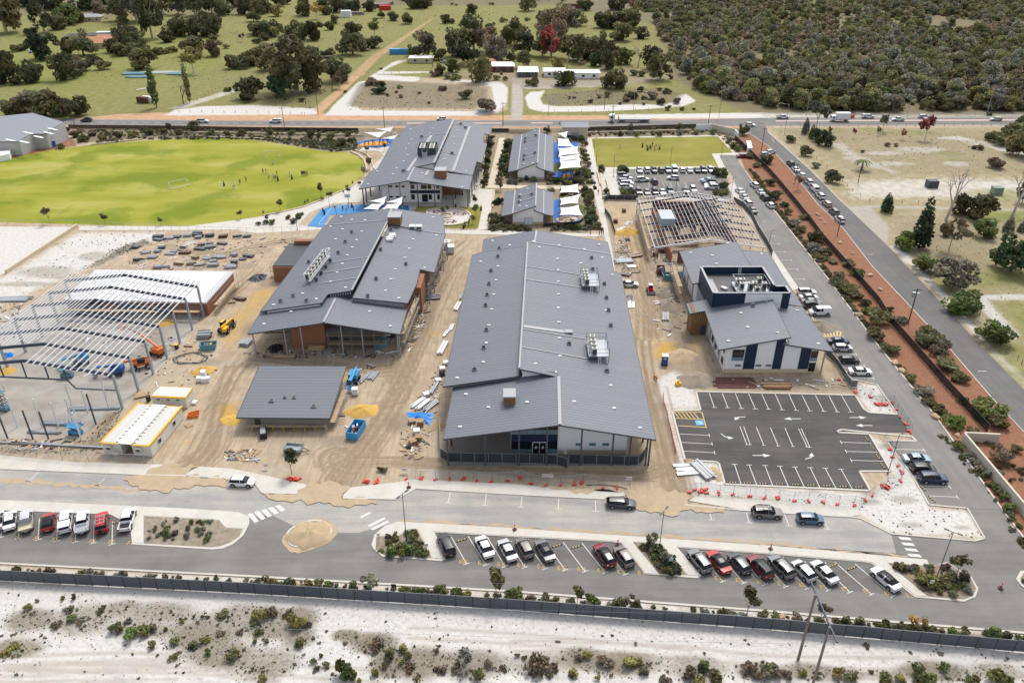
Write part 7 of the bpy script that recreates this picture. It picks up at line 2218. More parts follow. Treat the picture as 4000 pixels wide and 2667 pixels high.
def T(crop,data,ao='trees of the paddocks',i7=None,k=2.3515):
 0
 for q in data.split():
  q=q.split(',')
  x,y,w=crop[0]+float(q[0])/k,crop[1]+float(q[1])/k,float(q[2])/k*(1.2 if i7 is None and q[3][0]in 'rg' else 1)
  av,es=KC[q[3][0]],CC[q[3][1]]
  tree(av,x,y,w,es,eu(av,x,y,w,es,i7),ao,float(q[4])if len(q)>4 else 1.0,z=.05 if i7 else 0)
T((0,0),'60,300,330,go 410,300,200,gd,1.2 285,315,120,bd 540,270,150,ro 640,225,190,rg 720,210,110,rb 930,170,130,gb 1100,190,190,go 1260,200,280,gG 1400,350,220,gd,1.5 1540,390,110,rd 1620,330,190,rd 1700,330,140,rd 1800,330,170,rd 1910,330,220,rd 1960,372,95,bo 2330,200,110,ro 2345,310,110,rd 2230,385,70,sG 2345,385,60,bo 1145,400,190,rd 1045,480,130,rd 1140,505,240,bo 1290,505,190,bd 1250,440,170,ro 1450,500,130,bo 1540,490,100,bo 1600,480,90,bo 1320,635,200,ro 440,540,240,rD 600,505,160,rd 770,510,220,ro 860,590,160,bd 600,730,210,rd,1.2 700,690,170,rb 790,650,120,rd 955,640,150,bo 280,755,200,rd 40,760,250,ro,1.2 160,775,130,bd 50,580,160,bo 180,468,160,bo,0.8 1785,512,180,rd 1700,560,110,bb 1780,680,220,sy 1995,515,150,rb 2080,448,70,bo 2190,625,250,bd 2310,600,220,bo 1440,990,95,pg 1745,948,62,po,1.4 2095,840,80,bg 2300,912,210,rd 150,1065,180,ro 280,1050,220,rb 420,1065,250,ro 560,1060,170,rg 700,1065,270,bd,1.4 250,1135,110,bd 130,1195,140,bb 50,1180,120,bd 1500,135,150,go 1640,135,160,gG 1790,150,160,gd 1950,125,190,go 2060,140,150,rd 2250,130,150,rd 820,90,200,rD 1000,80,200,gd 480,90,180,rd 300,60,160,rD 150,60,180,go 2150,60,170,rd 1350,60,200,gd 1850,40,180,rd 1130,225,90,ro')
T((1000,0),'15,135,130,ro 100,115,130,rd 195,150,115,ry 210,60,130,rd 290,40,80,rd 430,150,150,ro 560,178,135,sc 600,95,120,rd 650,135,90,ro 740,110,150,rd 730,222,68,ro,1.2 680,276,78,rd 145,335,150,rd,1.1 20,330,120,rd 80,372,110,bd 15,400,90,bd 225,412,160,sy 310,362,90,rd 390,358,170,ro 560,366,170,rd 880,110,130,rd 1050,104,100,rd 1150,166,66,rd 1270,190,90,rd 1390,222,125,bd,1.3 1090,350,160,sg 900,360,150,rd 890,505,230,rd 1000,465,110,rd 1095,440,110,rd 1440,82,110,rd 1530,78,110,rd 1740,216,85,rd 1795,216,80,bd 1985,135,95,ro 470,500,90,rd 515,505,90,bo 630,525,70,rd 690,510,70,ro 80,565,170,ro 150,645,210,ro 20,575,120,ro 380,850,470,gd,0.9 240,885,230,bD,1.3 560,835,230,rd,1.2 750,745,220,rd 770,815,140,sb 1060,782,130,bb 1150,792,100,bd 1135,858,150,bD,0.7 1715,832,90,bb 1925,908,140,bo,1.1 2120,1022,220,bb 1320,812,60,bo 1290,855,40,bb 1500,862,40,bb 1150,640,36,bd 1540,535,230,gb,0.9 1450,520,110,rd 1680,552,125,rd 1690,690,80,ro,1.3 1810,660,110,rg,1.1 1830,735,110,bg 2040,748,220,ro 1930,595,190,rD 1850,520,220,gd 2000,470,260,go 2120,500,200,gb 2220,590,200,gG 2160,302,95,rD 2270,204,80,bg 2300,405,130,ro 2330,560,110,rd 2290,738,60,bo 2210,735,75,bo 1760,725,85,bG 1650,700,110,bb 1660,650,40,bd 200,900,60,bo 420,935,70,bo 265,920,40,bb 1590,955,40,bo 820,850,40,bb 1330,900,50,bb 1210,880,40,bo 2255,685,40,hc')
T((2000,0),'150,102,150,ro 670,96,110,rd 140,192,60,bg 300,222,120,rd 420,228,150,rd 590,238,150,rd 960,92,140,rd 850,256,160,rd 960,262,150,rd 1060,255,200,ro 1000,375,170,ro 1190,355,110,rd 20,425,200,go 100,505,200,gd 110,625,130,go 280,520,180,gd 360,525,230,gr 380,420,260,gb 480,330,240,gb 520,545,180,gd 620,565,200,go 700,545,200,rd 800,505,200,ro 890,565,190,rd 1040,595,150,rg 770,605,120,rD 910,635,150,rd,1.2 410,645,120,ry 640,648,100,sb 480,785,180,rg,0.8 420,795,60,bo 190,785,140,bo 865,805,110,rd 960,808,175,ro 880,892,70,bo,1.3 1100,905,130,bd 1050,935,80,bb 1210,912,60,bd 1290,908,120,bb 1365,958,100,bd 1180,838,75,bd 1355,832,50,bo 1420,858,90,bo 1430,1012,68,bo,1.2 1560,1012,55,bo 1510,952,90,bb 1120,692,90,bg 1180,702,80,bo 1460,725,60,bg 1360,735,240,go,0.9 1260,640,180,gd 720,945,60,bb 990,960,40,bb 530,905,36,bb 1670,1010,36,bo 1210,965,40,bb 800,900,60,bb 570,905,40,bb')
T((3000,0),'205,1302,112,bd 345,1432,125,bd,1.3 470,1300,110,rD,1.1 520,1345,140,rD 440,1188,215,sG,1.1 1050,1212,125,sG,1.2 565,1227,60,sr 780,1268,48,sr,1.8 1010,1244,55,sb,1.4 1235,1284,64,sr,1.5 1440,1284,165,sr,1.2 340,1228,70,PG,0.8 400,1272,62,Pg,0.8 440,1542,90,bG 870,1402,42,bd 1090,1342,60,bG 1170,1345,50,bb 1940,1372,90,bb 1885,1370,50,bd 2100,1545,160,bb 2300,1420,300,bo,1.3 2150,1330,200,bo 2050,1290,150,bg 2250,1300,180,ro 2345,1200,150,rd 2030,1060,60,bd 2340,1100,140,sG,1.3','trees east of the side road')
T((3000,667),'590,108,165,bd,1.2 1085,378,110,PD,0.62 1385,712,175,PD,1.05 1465,590,70,PD,0.8 1220,722,175,rB 1430,915,190,rB,0.8 1660,735,280,sb,1.1 1620,600,120,bG,1.2 1800,405,190,rd 1930,440,210,rd,1.2 1990,605,175,rg 2200,560,100,PG,0.6 2320,560,70,PG,0.6 2230,925,340,rD,1.1 1690,1065,340,gG,0.7 1765,1292,275,rB,0.8 2060,1570,250,rB,0.8 1830,590,90,bG 2080,1450,110,bd 2330,300,130,go,1.4 1490,1000,110,sG','trees east of the side road')
# school and verge planting
LG=[((2000,2350),'bottom fence'),((2550,2200),'middle garden island'),((1560,2140),'left island tip'),((3700,2280),'right island tip'),((3050,900),'black mesh fence'),((3300,1250),'mulch strip fence bend'),((3500,1500),'mulch beside the car park'),((3830,1900),'cream corner wall'),((300,520),'workshop shed'),((800,520),'top edge of the oval'),((1300,570),'right end of the oval'),((2600,505),'lawn back fence'),((2250,760),'shade sails'),((1960,640),'classroom path'),((2450,760),'rear car park'),((1180,830),'blue court'),((2820,770),'rear car park corner'),((2930,680),'school gate')]
T((3000,667),'430,640,175,bd,0.9 70,250,130,bo 270,172,80,ab 180,400,85,bo,1.2 1000,1400,230,bo,1.1 735,872,120,by 830,965,150,lB,1.6 650,975,110,bb 1120,1282,70,bd 1190,1392,170,lG 980,1535,190,bo,0.8 1460,1565,260,bo 20,130,110,bd 240,500,150,bG,0.7 300,550,120,bo,0.7 430,740,170,bG,0.7 540,760,120,bd,0.8 480,810,170,bo,0.6 600,850,100,bG,0.6 640,1040,170,bo,0.7 740,1100,200,bg,0.6 800,1170,170,bo,0.7 900,1230,130,bd,0.7 900,1300,120,lB,1.4 150,330,90,bd 330,440,120,bo,0.6','planting around the school',LG)
T((3000,1334),'80,60,180,bd,0.6 1120,90,180,bo,0.7 1310,350,110,bg,0.8 1430,470,190,bG,0.5 1480,575,140,bo,0.7 1570,655,160,bo,0.7 1720,775,210,lB,2 1740,350,180,bo,0.7 1640,240,250,bo,0.6 1560,90,250,bb,0.7 1450,40,150,bd,0.7 2000,660,330,bg,0.8 1920,592,95,rD,0.8 2110,780,210,bo,0.8 2120,1085,220,rb,0.85 2260,1005,110,bo 1750,985,115,bg,0.9 1830,1062,95,hG 1880,1130,95,hG 1940,1190,90,hG 1990,1235,95,hG 2060,1345,95,hg 2110,1385,95,hG 2150,1430,100,hg 2210,1535,115,hg 2325,1205,90,bo 1800,560,120,lB,1.6 1880,830,120,bo,0.7','planting around the school',LG)
T((1000,2000),'1240,405,130,hB 1330,350,120,ho 1340,390,110,hB 1420,390,130,hg 1500,380,110,ho 1545,395,90,hg 1440,240,120,ho 1460,280,90,hg 1290,262,55,hB 1530,290,40,hg 1210,240,50,hG 1150,360,70,lB 1400,210,60,hg 130,655,130,ho 320,665,120,ho 490,675,110,hy 590,680,110,ho 660,680,80,hB 740,690,60,hG 890,705,110,ho 1060,712,215,sG,0.75 1340,735,100,hy 1430,740,110,ho 1510,740,100,hB 1600,750,90,ho 1690,750,130,hg 1840,760,110,hB 1930,765,90,hy 2205,775,165,ao,1.2 2310,785,110,hg','planting around the school',LG)
T((2000,2000),'60,785,160,hg 180,795,60,hb 300,800,90,hG 410,805,60,ho 600,825,115,ao,0.95 740,835,140,hg 960,855,100,hg 1080,855,140,sb,0.8 1010,850,120,ho 1150,865,90,ho 1290,880,60,hd 1660,890,40,hB 2155,945,195,ao,0.9 2310,955,110,ho 1280,305,155,so,0.9 1270,360,120,hd 1330,380,140,hd 1390,420,110,hg 1400,490,90,aG 1460,500,140,hD 1510,545,110,hD 1420,540,110,ho 1250,330,90,ho 1540,560,60,hD 1450,560,100,hd','planting around the school',LG)
T((3000,2000),'50,965,90,hg 240,985,110,hb 500,1005,130,ab,0.9 640,1015,60,hd 720,1035,110,ho 850,1045,120,ho 1060,1065,120,hg 1290,1090,110,ho 1370,1085,190,sc,0.8 1460,1100,150,ho 1700,1120,110,hB 1800,1125,110,ho 2060,1155,150,hg 2200,1165,110,ho 2320,1175,90,hg 1440,640,190,hy,0.9 1640,670,150,ho 1720,595,160,ad 1810,620,130,hb 1180,510,90,ho 1240,530,110,ho 1320,530,90,hG 1440,720,70,hG 1560,740,80,ho 1700,770,90,ho 1820,720,110,hG 1620,520,90,hb 2340,640,60,ho','planting around the school',LG)
T((1000,1334),'330,1215,150,ad 1150,1190,70,hd 1195,1195,60,ho','planting around the school',LG)
T((0,667),'460,485,88,ab 970,495,66,ao 1480,503,48,ao 2212,445,52,ad','planting around the school',LG)
T((1000,667),'600,245,66,ao,1.25 225,375,72,ad 110,480,48,aG 855,230,42,ab 990,60,60,aG 1742,405,100,sB,0.8 2012,335,55,ao,1.3 2022,425,70,aB 1990,490,50,ao 2245,190,55,ab 20,500,50,hd 95,490,60,ho 160,490,70,hg 300,440,60,hb 400,440,70,hg 340,480,70,ho 420,410,50,ho','planting around the school',LG)
T((1000,0),'1020,1415,46,ao 1040,1560,66,ao 1180,1390,40,ao 130,1235,78,ro,1.1 500,1262,84,rd,1.1 575,1264,52,ro,1.2 680,1290,90,ro 785,1340,95,rd 320,1240,70,bo 720,1240,50,hg 880,1300,80,bd 840,1250,70,bo 230,1230,50,bo 620,1215,50,bd','planting around the school',LG)
T((0,0),'1795,1210,112,rd,1.1 2080,1250,62,ro,1.1 2225,1255,84,ro,1.1 1550,1165,50,ro 610,1210,90,bd 700,1260,100,bo 770,1300,110,bg 850,1250,90,bb 950,1290,90,bo 1100,1265,100,bd 1230,1260,100,bo 1370,1240,110,bd 1500,1230,90,bo 1650,1235,90,bd 1940,1240,90,bo 560,1365,90,bd,0.8 740,1220,60,bb 1000,1240,60,bo 1320,1200,60,bd','planting around the school',LG)
T((2000,0),'320,1220,75,rd 455,1200,45,ag 840,1215,45,bo,1.3 1080,1210,70,rd,1.3 1535,1195,75,ro 2120,1240,115,rd 700,1200,60,bo 1290,1200,60,bo 1000,1250,60,ho 1150,1255,60,hg 1350,1250,70,ho 1550,1240,80,hG 1700,1235,70,ho 1850,1235,70,hg 1980,1300,80,hG 2020,1360,80,ho 2080,1390,80,hg 2330,1500,110,rd 2250,1530,90,bo,0.7 2180,1450,90,bb,0.8 820,1568,80,hd 1010,1560,70,hd','planting around the school',LG)
T((0,4),'1985,560,30,hg 1980,575,34,hD 1972,600,36,hD 1968,618,36,hg 1962,635,36,hD 1958,650,34,hg 1950,690,34,hg 1962,700,32,ao 1975,672,30,hD 1945,715,30,ho 1990,712,28,hG 2010,716,28,hG 2030,705,26,hg 2060,700,24,ho 2085,706,30,hg 1953,738,30,ab 1935,795,30,hD 1952,788,34,hD 1930,845,34,hg 1925,870,36,ho 1945,860,30,hg 1960,885,28,hg 1990,890,28,ho 2020,892,26,hg 2050,895,30,hd 1920,890,30,hG 2270,548,34,hg 2285,565,30,ho 2280,595,32,ho 2288,612,30,hg 2290,628,32,hg 2295,645,30,hG 2240,545,30,hd 2285,672,34,ho 2262,682,34,hd 2300,690,34,hD 2150,705,34,ho 2175,710,36,hD 2205,712,36,hg 2235,712,36,hD 2265,712,36,hd 2295,715,36,ag 2155,720,30,ab 2220,722,32,ho 2280,745,36,hd 2295,765,36,hg 2300,790,36,hd 2305,810,36,ao 2310,830,34,hg 2290,780,30,hb 2320,860,36,hg 2300,870,40,hD 2330,885,34,ho 2190,885,30,ho 2230,890,30,hd 2260,890,32,hg 2160,895,26,hG 2150,750,34,hb 2200,758,36,hd 2240,760,36,hb 2220,752,34,ho 2425,668,32,hd 2440,670,34,hD 2430,756,36,hg 2462,757,36,hd 2446,762,30,ho 2800,678,36,ho 2812,688,34,hd 2805,668,30,hg 2818,720,40,ag 2808,728,30,hd 2832,728,36,hg 2790,760,36,hd 2812,762,36,ho 2830,755,34,hg 2365,752,32,ho 2345,665,26,hd 2352,668,26,ho 1918,545,30,ho 1912,570,32,hd 1906,600,34,ho 1902,630,34,hd 1897,660,34,ho 1894,690,34,hg 1890,715,34,hd','planting around the school',LG,1)
# palm and bare trees
p=G(3365,665)
o=ag('palm_tree','single palm on the pale paddock east of the side road','palm',p)
MB().t_((0,0,0),(0,0,3.2),.4,.3,8).b_('trunk',bi,o,ab=True)
for k in range(14):
 a=k*2.4
 mb=MB()
 pr=None
 for j in range(5):
  t=j/4
  q=Vector((math.cos(a)*3.2*t,math.sin(a)*3.2*t,3.2+1.7*t-2.6*t*t))
  n_=Vector((-math.sin(a),math.cos(a),0))*(.45*(1-t*.7)*(.4+min(1,t*3)))
  if pr:mb.p_([pr[0]-pr[1],q-n_,q,pr[0]]).p_([pr[0],q,q+n_-Vector((0,0,.15)),pr[0]+pr[1]-Vector((0,0,.15))])
  pr=(q,n_)
 f=mb.b_('frond',jo,o,ab=True);f.color=f4
 at=f.data.color_attributes.new('tint','FLOAT_COLOR','POINT');at.data.foreach_set('color',[1.0]*(4*len(f.data.vertices)))
ka=bd('dead_wood',(.4,.36,.31),ac=.9,bj=.2,aj=2)
def bw(ad,px,h,cr,m=None,lean=.1):
 rr=random.Random(cr)
 p=G(*px)
 o=ag('bare_tree',ad,'bare tree',p)
 def grow(mb,a,d,l,r,dep):
  e=a+d*l
  mb.t_(a,e,r,r*.6,5)
  if dep==0:return
  for k in range(3 if dep>1 else 2):
   nd=(d+Vector((rr.uniform(-.7,.7),rr.uniform(-.7,.7),rr.uniform(-.1,.5)))).normalized()
   grow(mb,a+d*l*rr.uniform(.6,1),nd,l*rr.uniform(.5,.75),r*.55,dep-1)
 mb=MB();grow(mb,Vector((0,0,-.1)),Vector((lean,0,1)).normalized(),h*.42,h*.028,4)
 mb.b_('trunk',m or ka,o,ab=True)
bw('tall bare white tree east of the gravel junction',(3693,862),17,1,lean=.15)
bw('bare white tree at the right edge east of the road',(3950,852),16,2,lean=.1)
bw('bare pale tree in front of the forest edge',(2492,264),13,3)
bw('bare grey tree behind the transportable house',(2215,272),9,4)
bw('leafless brown tree near the dirt track',(1298,362),9,5,bi)
bw('bare thin tree beside the right poplar',(717,406),10,6,bi,.02)
bw('dead pale bush on the bottom sand flat',(1810,2640),3.2,7)
bw('pale bare branches at the bottom right of the sand',(3720,2655),2.5,8)
bw('bare bush near the small shack',(1690,262),8,9,bi)
# scrub on the foreground sand: each bush its own object
h6='scrub bushes on the white sand'
LS=[((1450,2520),'dark branch on the sand'),((2000,2381),'middle of the bottom fence'),((500,2300),'left fence part'),((3130,2600),'wooden pole bases'),((3500,2510),'right fence part'),((300,2580),'left bottom wheel tracks'),((1350,2560),'upright green bush'),((2500,2590),'bottom middle scrub'),((900,2560),'left bottom scrub')]
T((0,2000),'575,800,50,hy 680,800,55,hd,1.6 260,895,80,hy 345,820,40,hG 665,985,90,hB 1070,1100,130,ho 1230,1150,140,hB,1.2 1320,1120,130,hy 1420,1090,90,hb 1610,1190,90,ho 1390,1240,90,ho 1890,1190,90,hy 1910,1300,70,hB 1590,1340,90,ho,0.7 1790,1240,120,ho,0.6 2130,1330,130,ho 1670,1010,60,ho 1790,965,40,hd 1860,970,40,hd 1910,970,40,hd 2040,945,110,ho,0.7 2320,1040,70,ho 2340,1200,60,ho 2200,1100,80,lb 2020,1120,90,lb 640,900,110,lG 520,1040,120,lb 740,1000,110,lb 930,920,90,lb 1180,1010,90,lb 960,870,40,hd 1530,1080,50,ho 300,930,60,lG 130,1230,110,ly 60,1300,120,ly',h6,LS)
T((1000,2000),'30,960,140,hy 140,960,130,hb 300,950,110,lb 390,1030,170,hy 470,1040,90,hb 400,1230,130,ho,0.8 95,1190,60,ho 30,1110,110,lo 530,1160,40,lb 580,1205,40,lb 820,1205,55,lb 1120,1240,160,lb,1.4 1360,1280,100,hy 1240,1320,110,ho 1190,1400,90,ho 1100,1480,90,hy 1340,1380,70,hy 1400,1340,80,ho 525,1385,65,hB 600,1320,50,hg 640,1425,80,ho 560,1440,60,ho 830,1520,200,hg,1.6 955,1550,50,hy 1655,1280,55,hb 1690,1225,30,lb 1930,1400,210,sG,0.7 2060,1510,130,hg 1850,1450,150,lb 2140,1400,90,hb 1420,1440,130,lb 1700,1460,130,lb 50,1560,110,ho 700,1490,40,lb 1475,1530,90,lo 2280,1440,90,lb',h6,LS)
T((2000,2000),'200,1430,240,lb,1.5 280,1400,130,hb 360,1470,130,hb 570,1510,115,hy,0.9 785,1525,60,hy 690,1320,90,hy 610,1360,80,hb 860,1390,150,hb,0.8 1060,1390,150,hy,0.8 1150,1380,90,hy 1200,1470,120,hb 1410,1560,120,hb 1140,1210,36,hB 1640,1500,150,hb 1760,1460,140,ho 1870,1530,150,ho 1700,1560,120,hy 2170,1460,130,hb 2250,1500,120,hb 2330,1460,130,hy 435,1190,26,lb 1770,1300,36,lb 50,1320,50,hd 110,1340,60,lo',h6,LS)
T((3000,2000),'40,1520,200,hb,0.8 160,1520,110,hb 315,1490,85,hy 455,1500,65,ho 640,1500,110,hy 750,1530,110,ho 1080,1560,150,ho 1190,1540,110,hy 1420,1530,200,hg,0.9 1500,1555,110,hg 1625,1450,100,hg,1.2 1860,1560,130,ho 2100,1560,190,hg 2180,1580,120,ho 1090,1490,45,ho 950,1470,60,lb 1310,1290,40,lb 1580,1300,60,lb 910,1235,70,lb 2200,1345,36,ld 1380,1580,90,hy',h6,LS)
# masses nobody could count: geometry node scatters
LMAT={}
HID=D.collections.new('scatter_sources')
def source(av,k,es,au):
 ja,tmb,bm_,h5=e8(av,k)
 o=D.objects.new(au,ja.copy())
 if es not in LMAT:LMAT[es]=d7(es)
 o.data.materials[0]=LMAT[es]
 HID.objects.link(o)
 return o
def e5(au,ad,bz,kinds):
 0
 coll=D.collections.new(au+'_source')
 for i,(av,k,es)in enumerate(kinds):
  o=source(av,k,es,'%s_source_%02d'%(au,i))
  coll.objects.link(o)
 A=np.array(bz,np.float32)
 me=D.meshes.new(au)
 me.vertices.add(len(A));me.vertices.foreach_set('co',A[:,:3].ravel())
 for nm,c in(('scl',3),('trn',4)):
  at=me.attributes.new(nm,'FLOAT','POINT');at.data.foreach_set('value',A[:,c])
 at=me.attributes.new('pick','INT','POINT');at.data.foreach_set('value',A[:,5].astype(np.int32))
 o=D.objects.new(au,me);g8 .objects.link(o)
 ng=D.node_groups.new(au,'GeometryNodeTree')
 ng.interface.new_socket('Geometry',in_out='INPUT',socket_type='NodeSocketGeometry')
 ng.interface.new_socket('Geometry',in_out='OUTPUT',socket_type='NodeSocketGeometry')
 gi,go=ng.nodes.new('NodeGroupInput'),ng.nodes.new('NodeGroupOutput')
 ci=ng.nodes.new('GeometryNodeCollectionInfo');ci.inputs['Collection'].default_value=coll
 ci.inputs['Separate Children'].default_value=True;ci.inputs['Reset Children'].default_value=True
 ip=ng.nodes.new('GeometryNodeInstanceOnPoints');ip.inputs['Pick Instance'].default_value=True
 def attr(nm,dt):
  n=ng.nodes.new('GeometryNodeInputNamedAttribute');n.data_type=dt;n.inputs['Name'].default_value=nm
  return n.outputs['Attribute']
 cx=ng.nodes.new('ShaderNodeCombineXYZ');ng.links.new(attr('trn','FLOAT'),cx.inputs['Z'])
 er=ng.nodes.new('FunctionNodeEulerToRotation');ng.links.new(cx.outputs[0],er.inputs[0])
 ng.links.new(gi.outputs[0],ip.inputs['Points']);ng.links.new(ci.outputs[0],ip.inputs['Instance'])
 ng.links.new(attr('pick','INT'),ip.inputs['Instance Index']);ng.links.new(er.outputs[0],ip.inputs['Rotation'])
 ng.links.new(attr('scl','FLOAT'),ip.inputs['Scale'])
 ng.links.new(ip.outputs[0],go.inputs[0])
 md=o.modifiers.new('scatter','NODES');md.node_group=ng
 return eq(o,ad,av='stuff')
def f9(p_,x,y):
 c=False
 n=len(p_)
 for i in range(n):
  ax,ay=p_[i][0],p_[i][1];bx,by=p_[(i+1)%n][0],p_[(i+1)%n][1]
  if(ay>y)!=(by>y)and x<(bx-ax)*(y-ay)/(by-ay)+ax:c=not c
 return c
def et(p_,n,rr,px=True):
 P2=[tuple(G(*p)[:2])for p in p_]if px else p_
 x0,x1=min(p[0]for p in P2),max(p[0]for p in P2);y0,y1=min(p[1]for p in P2),max(p[1]for p in P2)
 ei=[]
 t=0
 while len(ei)<n and t<n*60:
  t+=1
  x,y=rr.uniform(x0,x1),rr.uniform(y0,y1)
  if f9(P2,x,y):ei.append((x,y))
 return ei
def f5(x,y,s):
 return .5+.25*(math.sin(x*s+1.7*math.sin(y*s*.7+1))+math.sin(y*s*1.3+1.3*math.sin(x*s*.8+2)))
rr=random.Random(77)
jq=PT('2590,160 2650,262 2700,325 2760,372 2860,392 2960,412 3150,430 3300,436 3700,436 4400,425 4700,-60 4300,-60 3600,-60 2900,-60 2450,-60 2440,10 2540,60')
FP=[tuple(G(*p)[:2])for p in jq]
near=sorted(et(jq,11500,rr),key=lambda p:p[1])
KF=[('round',0,eg),('round',1,cj),('round',2,eg),('gum',0,cj),('gum',1,ef),('round',3,c7),('bush',0,cj),('bush',1,f4),('bush',2,c7),('gum',2,eg)]
bz,cnt=[],0
LF=[((2720,350),'right sandy loop'),((2808,400),'tall verge lamp'),((2960,420),'road junction'),((3149,420),'thin junction gum'),((3276,420),'box truck'),((3420,420),'white canopy ute'),((3544,420),'leaning street lamp'),((3700,420),'loaded ute'),((3853,420),'last street lamp'),((4000,420),'right picture edge')]
def gl(x,y):
 zc,yc=y*_c+g5*_s,g5*_c-y*_s
 return 2000+f3*x/zc,1333.5+f3*yc/zc
FG='trees along the front of the forest'
for(x,y)in near:
 qy=0
 far=y>470
 d=f5(x,y,.022)
 if far and d<.3+(y-470)*.001:continue
 if cnt<230 and y<430 and rr.random()<.45:
  kd=rr.choice(('round','round','gum','bush','gum'))
  es=rr.choice((eg,cj,cj,ef,c7,f4,ic)if rr.random()<.9 else(ic,))
  w=rr.uniform(5.5,10.5)*(.75 if kd=='bush' else 1)
  qx,qy=gl(x,y)
  tree(kd,x,y,w,es,eu(kd,qx,qy,w*.009841*(qy+463),es,LF).replace(' tree',' bushland tree'),FG,rr.uniform(.75,.95),px=False).name='forest_tree'
  cnt+=1
  continue
 k=rr.choices(range(10),(3,3,2,2,2,1.2,3,2,2.5,2)if f5(x,y,.014)<.55 else(.5,3,.5,2,3,4,3,3,5,.5))[0]
 bz.append((x,y,0,rr.uniform(.38,.85)*(.85 if far else 1),rr.uniform(0,6.28),k))
KF=[(a,b,tuple(v*1.6 for v in c[:3])+(1,))for a,b,c in KF]
e5('forest','dense dark bushland forest stretching away at upper right',bz,KF)
bz=[]
for p_,n in((PT('2450,-80 2520,60 2600,160 4600,240 5200,-80'),6500),([(1000,-120),(1400,26),(2400,22),(2400,-120)],420),(PT('-500,-80 -500,30 200,20 600,40 1000,30 1000,-80'),420)):
 for x,y in et(p_,n,rr):
  if f5(x,y,.03)<.12:continue
  k=rr.choices(range(10),(2,2,1,.6,.6,1,4,3,5,.6))[0]
  bz.append((x,y,0,rr.uniform(.35,.85),rr.uniform(0,6.28),k))
e5('heath','far brown and green heath with low bushes',bz,KF)
KG=[('shrub',0,cj),('shrub',1,f4),('shrub',2,ef),('low',0,ef),('low',1,cj),('shrub',3,c7)]
bz=[]
strip1=PT('300,508 700,505 1400,508 1400,528 1000,532 560,532 340,545 290,545')
strip2=PT('420,548 800,530 1010,536 1190,548 1390,552 1400,590 1300,592 1170,572 1000,545 560,546 360,565')
mul=PT('2960,690 3060,800 3250,1080 3440,1330 3600,1530 3700,1660 3760,1710 3690,1660 3420,1320 3220,1070 3030,815 2930,690')
mulA=PT('2925,680 2950,690 3050,830 3240,1090 3400,1300 3300,1140 3120,925 3010,790')
for p_,n,z in((strip1,420,0),(strip2,520,0),(PT('2270,510 2720,498 2790,515 2870,590 2925,590 2880,545 2780,516 2700,524 2290,534'),260,0),(PT('2925,660 2960,690 3050,830 3190,1000 3330,1190 3480,1390 3700,1650 3640,1590 3430,1340 3240,1085 3040,830 3005,790'),520,0),([(1905,540),(1925,540),(1900,735),(1885,735)],120,0),(PT('1975,545 2005,545 1985,690 1945,716 1955,650'),150,0),(PT('2255,660 2300,660 2320,720 2140,722 2130,700 2240,705'),200,0),(PT('2260,745 2310,745 2330,850 2350,900 2150,900 2150,880 2290,880 2290,800'),260,0),(PT('1910,840 1960,850 1990,880 2080,885 2080,905 1905,905'),150,0),(PT('-100,2215 1000,2268 2000,2328 3000,2403 4200,2500 4200,2512 3000,2411 2000,2337 1000,2276 -100,2225'),170,0),([(620,2030),(820,2040),(840,2125),(580,2110)],40,.1),([(1490,2105),(1600,2085),(1660,2150),(1550,2165)],40,.15),([(2490,2130),(2570,2135),(2660,2240),(2590,2238)],50,.15),([(3500,2215),(3690,2220),(3780,2300),(3650,2320)],60,.15),(PT('3670,1705 3760,1725 4000,2080 4000,2150 3880,1950'),60,0),([(3770,1720),(3900,1730),(4100,2000),(4100,2100)],30,0),(PT('900,532 1390,545 1395,588 1290,590 1080,552'),200,0)):
 for x,y in et(p_,n,rr):
  bz.append((x,y,z,rr.uniform(.2,.6)*(1 if y<130 else 1.2),rr.uniform(0,6.28),rr.choices(range(6),(3,2,2,3,3,2))[0]))
e5('garden_groundcover','low mixed groundcover filling the garden strips',bz,KG)
bz=[]
KW=[('low',0,ef),('low',1,c7),('low',2,cj),('shrub',0,c7),('shrub',2,cj)]
for x,y in et(PT('-300,2275 1000,2325 2000,2388 3000,2462 4300,2570 4300,2760 -300,2760'),17000,rr):
 d=im['scrub'][np.searchsorted(gy,y)*len(gx)+np.searchsorted(gx,x)]*(.4+f5(x,y,1.1))
 if rr.random()>max(.06,d):continue
 s=rr.uniform(.03,.1)if rr.random()<.9 else rr.uniform(.1,.24)
 bz.append((x,y,0,s,rr.uniform(0,6.28),rr.choices(range(5),(3,4,2,2,1.5))[0]))
for p_,n in((PT('300,905 640,905 640,940 430,1020 330,1060 0,1200 0,1085 17,1075'),170),(PT('440,975 570,930 595,950 500,985 380,1045 330,1052'),200),(PT('2690,1925 3400,1930 3480,1850 3560,1860 3640,1985 3780,1990 3846,2100 3480,2083 3360,2013 2980,1948'),120),([(3350,1500),(3425,1505),(3500,1615),(3400,1610)],25),(PT('330,1720 430,1610 480,1600 390,1770 0,1775 0,1755'),160),(PT('1300,450 1370,410 1440,330 1900,340 1915,400 1850,430 1350,430'),420),(PT('2120,365 2350,350 2600,345 2680,372 2500,410 2150,416'),260),([(3200,520),(4300,510),(4300,700),(3350,700)],300),([(3520,880),(4300,880),(4300,1600),(3850,1330)],300),([(1880,500),(2400,500),(2300,530),(1880,520)],60),([(900,330),(1300,340),(1220,430),(900,400)],300),(PT('1000,20 2400,60 2400,260 1500,230 1000,330 0,440 0,120'),900)):
 for x,y in et(p_,n,rr):
  f=1+max(0,(y-150))*.004
  bz.append((x,y,0,rr.uniform(.05,.16)*f,rr.uniform(0,6.28),rr.choices(range(5),(3,4,2,2,2))[0]))
